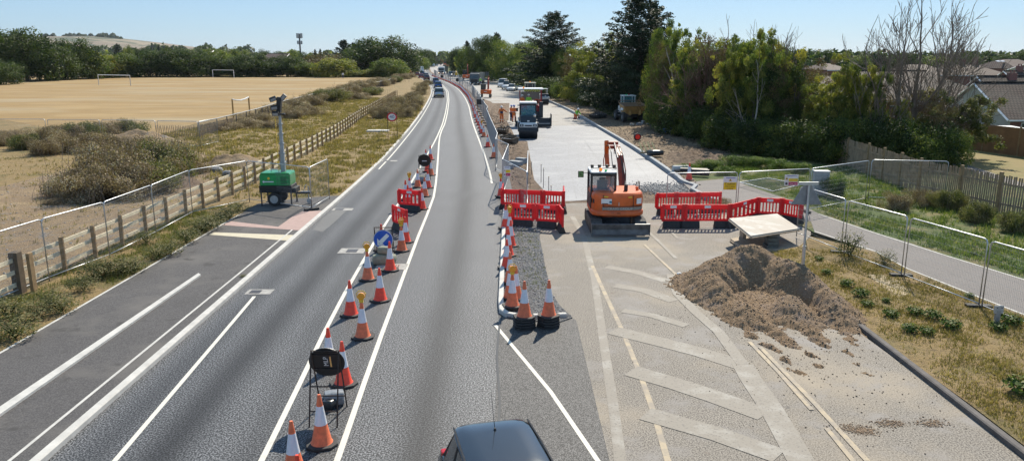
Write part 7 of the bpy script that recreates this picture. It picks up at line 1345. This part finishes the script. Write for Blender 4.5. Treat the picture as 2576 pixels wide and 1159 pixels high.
for k, u, vt, vb, wp, lab in [('oakfar', 2064, 127, 150, 50, 'round dark tree on the skyline left of the bright sapling'), ('confar', 2090, 134, 152, 10, 'tiny pointed conifer on the right skyline'), ('oakfar', 2263, 136, 155, 46, 'round tree on the skyline behind the bare trunks'), ('oakfar', 2200, 140, 155, 40, 'low skyline tree left of the bare trunks'), ('oakfar', 2560, 132, 172, 60, 'dark tree at the right edge above the houses'), ('oakfar', 2420, 139, 156, 60, 'distant tree above the two chimneys'), ('oakfar', 2505, 137, 156, 60, 'distant tree above the dark roof'), ('midfar', 2150, 140, 158, 50, 'pale skyline tree beside the bright sapling'), ('midfar', 2340, 140, 158, 80, 'broad skyline tree right of the bare trunks')]:
    b = PZ(u, 300, 320); b.z = 0; i = CNT.get(k, 0); CNT[k] = i+1; o = TP[k][i % len(TP[k])](b, u % 6, lab); W = wp*320/1909; o.scale = (W/o['W'], W/o['W'], PZ(u, vt, 320).z/o['H'])
# ================================================================ PEOPLE
M_skin = mat('skin', (.5, .3, .21), .6, var=.08); M_hvo = mat('hi_vis_orange', (.85, .2, .03), .7, var=.12, scale=8); M_hvg = mat('hi_vis_green', (.3, .7, .06), .7, var=.12, scale=8); M_navy = mat('navy_cloth', (.02, .03, .08), .8); M_tape = mat('reflective_tape', (.7, .7, .7), .3); M_boot = mat('work_boot', (.06, .045, .035), .8); M_hatw = mat('hard_hat_white', (.8, .8, .8), .3, coat=.4); M_hatb = mat('hard_hat_blue', (.05, .15, .55), .3, coat=.4); M_eye = mat('eye_dark', (.02, .02, .02), .3)
def skinmesh(name, chains, m, parent, lv=1):
    """chains: lists of (point, radius); consecutive joined; shared points are merged"""
    V = []; Rd = []; E = []; idx = {}
    for ch in chains:
        prev = None
        for p, r in ch:
            key = tuple(round(c, 3) for c in p)
            if key not in idx: idx[key] = len(V); V.append(p); Rd.append(r)
            i = idx[key]
            if prev is not None and prev != i: E.append((prev, i))
            prev = i
    me = bpy.data.meshes.new(name); me.from_pydata(V, E, []); me.update(); o = bpy.data.objects.new(name, me); COL.objects.link(o); o.parent = parent; me.materials.append(m)
    bm = bmesh.new(); bm.from_mesh(me); ly = bm.verts.layers.skin.verify(); bm.verts.ensure_lookup_table()
    for i, v in enumerate(bm.verts): v[ly].radius = (Rd[i], Rd[i]) if not isinstance(Rd[i], tuple) else Rd[i]; v[ly].use_root = (i == 0)
    bm.to_mesh(me); bm.free(); o.modifiers.new('skin', 'SKIN').use_smooth_shade = True; s = o.modifiers.new('smooth', 'SUBSURF'); s.levels = lv; s.render_levels = lv
    ev = o.evaluated_get(bpy.context.evaluated_depsgraph_get()); m2 = bpy.data.meshes.new_from_object(ev); o.modifiers.clear(); o.data = m2
    return o
def person(loc, rz, label, J, top, legs, hat, band=True, sc=1.0):
    """faces -Y; J: joint positions"""
    t = thing('person', loc, rz, label, 'person'); V3 = lambda k: Vector(J[k])
    pel, ch, nk, hd = V3('pelvis'), V3('chest'), V3('neck'), V3('head'); body = [[(pel, .13), (pel.lerp(ch, .5), .12), (ch, .14), (nk, .055), (hd-Vector((0, 0, .06)), .085), (hd+Vector((0, 0, .05)), .09)]]
    for s in 'LR':
        sh, el, wr = V3('sh'+s), V3('el'+s), V3('wr'+s); hp, kn, an = V3('hip'+s), V3('kn'+s), V3('an'+s)
        body.append([(ch, .14), (sh, .065), (el, .045), (wr, .028)]); d = (wr-el).normalized(); side = d.cross(Vector((0, 1, 0))); side = side.normalized() if side.length > .1 else Vector((1, 0, 0)); palm = wr+d*.07; body.append([(wr, .028), (palm, .03)]); bend = Vector((0, -.02, -.01))
        for k, ln_ in enumerate((.07, .08, .075, .06)): o_ = side*(-.03+.02*k); body.append([(palm, .03), (palm+o_+d*.03, .0095), (palm+o_+d*ln_*.8+bend*.6, .0085), (palm+o_+d*ln_+bend*1.6, .007)])
        body.append([(wr+d*.03, .02), (wr+d*.05+side*-.045, .010), (wr+d*.085+side*-.055+bend, .009)]); body.append([(wr, .028), (wr+d*.03, .02)])
        body.append([(pel, .13), (hp, .09), (kn, .06), (an, .042), (an+Vector((0, -.14, -.04)), .035)])
    skinmesh('body', body, M_skin, t); coat = [[(pel+Vector((0, 0, -.02)), .155), (pel.lerp(ch, .5), .15), (ch, .165), (nk-Vector((0, 0, .03)), .075)]]; tr = []
    for s in 'LR': sh, el, wr = V3('sh'+s), V3('el'+s), V3('wr'+s); coat.append([(ch, .165), (sh, .09), (el, .068), (el.lerp(wr, .92), .05)]); hp, kn, an = V3('hip'+s), V3('kn'+s), V3('an'+s); tr.append([(pel, .15), (hp, .11), (kn, .085), (an+Vector((0, 0, .04)), .072)])
    skinmesh('jacket', coat, top, t); skinmesh('trousers', tr, legs, t)
    for s in 'LR':
        an = V3('an'+s); obj('boot', MB().box((an.x, an.y-.07, an.z-.02), (.11, .29, .1)), M_boot, t, bevel=.03)
        hp, kn = V3('hip'+s), V3('kn'+s); k2 = kn.lerp(an, .35); q = kn.lerp(an, .5); obj('leg_band', MB().cyl(k2, q, .088, .084, 14), M_tape, t)
    if band: a = pel.lerp(ch, .35); b = pel.lerp(ch, .5); obj('waist_band', MB().cyl(a, b, .172, .174, 18), M_tape, t)
    R_ = Matrix.Translation(hd+Vector((0, 0, .05))); obj('hard_hat', MB().lathe([(.15, .0), (.128, .015), (.12, .07), (.085, .12), (.03, .14)], 18, M=R_).box((0, -.13, .01), (.16, .08, .015), M=R_), hat, t, smooth=50)
    fc = MB(); fc.box((0, -.105, -.02), (.03, .04, .045)); obj('nose', fc, M_skin, t, bevel=.01).location = hd
    for x in (-.035, .035): obj('eye', MB().cyl((x, -.098, .015), (x, -.086, .015), .012, n=8), M_eye, t).location = hd
    for x in (-.095, .095): obj('ear', MB().box((x, 0, 0), (.02, .05, .06)), M_skin, t, bevel=.008).location = hd
    obj('mouth', MB().box((0, -.095, -.06), (.05, .012, .012)), mat('lips', (.4, .15, .12), .5), t).location = hd
    t.scale = (sc, sc, sc); return t
ST = dict(pelvis=(0, 0, .95), chest=(0, -.01, 1.3), neck=(0, 0, 1.5), head=(0, -.03, 1.63), shL=(.2, 0, 1.43), elL=(.28, .02, 1.15), wrL=(.27, -.1, .92), shR=(-.2, 0, 1.43), elR=(-.28, .02, 1.15), wrR=(-.27, -.08, .9), hipL=(.1, 0, .9), knL=(.12, -.03, .5), anL=(.13, .02, .09), hipR=(-.1, 0, .9), knR=(-.12, -.02, .5), anR=(-.13, .04, .09))
def pose(**k): d = dict(ST); d.update(k); return d
person(P(1262, 309), math.pi, 'worker in orange hi-vis with a dark back panel, arm held out, behind the site fence', pose(elR=(-.42, -.1, 1.22), wrR=(-.6, -.22, 1.12)), M_hvo, M_hvo, M_hatw).children
o = [x for x in bpy.data.objects if x.get('label', '').startswith('worker in orange hi-vis with a dark')][0]; obj('back_panel', MB().box((0, .16, 1.12), (.3, .05, .24)), M_navy, o, bevel=.02)
person(P(1293, 308), 2.8, 'worker in orange hi-vis and blue helmet, arms folded, beside the road roller', pose(elL=(.27, -.12, 1.17), wrL=(.05, -.24, 1.2), elR=(-.27, -.12, 1.17), wrR=(-.05, -.22, 1.14)), M_hvo, M_hvo, M_hatb, sc=1.04); person(P(1286, 305), 2.2, 'worker in dark clothes and orange vest half hidden behind the blue helmeted one', pose(elL=(.3, -.15, 1.2), wrL=(.25, -.4, 1.15)), M_hvo, M_navy, M_hatb, sc=.98)
person(P(1449, 298, .16)+Vector((.1, 0, 0)), .7, 'worker in green hi-vis kneeling on the right kerb', pose(pelvis=(0, .18, .42), chest=(0, -.04, .7), neck=(0, -.14, .87), head=(0, -.2, .98), shL=(.2, -.05, .82), elL=(.26, -.2, .6), wrL=(.18, -.42, .42), shR=(-.2, -.05, .82), elR=(-.26, -.2, .6), wrR=(-.16, -.42, .38), hipL=(.1, .16, .4), knL=(.14, -.2, .42), anL=(.14, -.12, .09), hipR=(-.1, .16, .4), knR=(-.13, -.1, .12), anR=(-.13, .3, .09)), M_hvg, M_hvo, M_hatw)
SIT = pose(pelvis=(0, 0, .5), chest=(0, -.03, .85), neck=(0, -.02, 1.05), head=(0, -.05, 1.18), shL=(.2, 0, .98), elL=(.26, -.1, .72), wrL=(.15, -.35, .7), shR=(-.2, 0, .98), elR=(-.26, -.1, .72), wrR=(-.12, -.35, .72), hipL=(.1, 0, .47), knL=(.13, -.42, .5), anL=(.13, -.45, .12), hipR=(-.1, 0, .47), knR=(-.13, -.42, .5), anR=(-.13, -.45, .12))
p = P(1329, 350, -.1); person((p.x-.3, p.y+2.2, 1.05), .2, 'driver in green hi-vis seated inside the dark road roller', SIT, M_hvg, M_navy, M_hatw); person((1.75, 80.4, 1.35), math.pi, 'operator in green hi-vis standing on the paver platform', pose(), M_hvg, M_navy, M_hatw); person((1.05, 80.6, 1.3), 2.6, 'operator in orange hi-vis at the left side of the paver', pose(), M_hvo, M_hvo, M_hatw)
person(P(1209, 214), .4, 'worker in green hi-vis between the small digger and the grey tipper', pose(), M_hvg, M_navy, M_hatw)
t = person(P(863, 198, .1), .3, 'walker in pale clothes at the far edge of the playing field', pose(knL=(.12, -.2, .5), anL=(.12, -.1, .1)), M_white, M_navy, mat('dark_hair', (.04, .03, .02), .8), band=False, sc=1.1)
# ---------------------------------------------------------------- air
hz_ = bpy.data.materials.new('haze'); hz_.use_nodes = True; n_ = hz_.node_tree; n_.nodes.remove(n_.nodes['Principled BSDF']); pv = n_.nodes.new('ShaderNodeVolumePrincipled'); pv.inputs['Color'].default_value = (.8, .88, 1, 1); pv.inputs['Density'].default_value = .00004; pv.inputs['Anisotropy'].default_value = .3; n_.links.new(pv.outputs[0], n_.nodes['Material Output'].inputs['Volume'])
o = obj('haze', MB().box((0, 2950, 49), (11000, 6300, 102)), hz_, None); stuff(o, 'thin pale blue summer haze over the distance', 'haze')
# ---------------------------------------------------------------- tidy: drop prototypes never placed
def kill(o):
    for c in list(o.children): kill(c)
    bpy.data.objects.remove(o)
for q in Once.ALL:
    if not q.used: kill(q.o)
for o in bpy.data.objects:
    for k in ('W', 'H', 'an', 'sp', 'hg'):
        if k in o: del o[k]
    if o.parent and 'category' in o: del o['category']
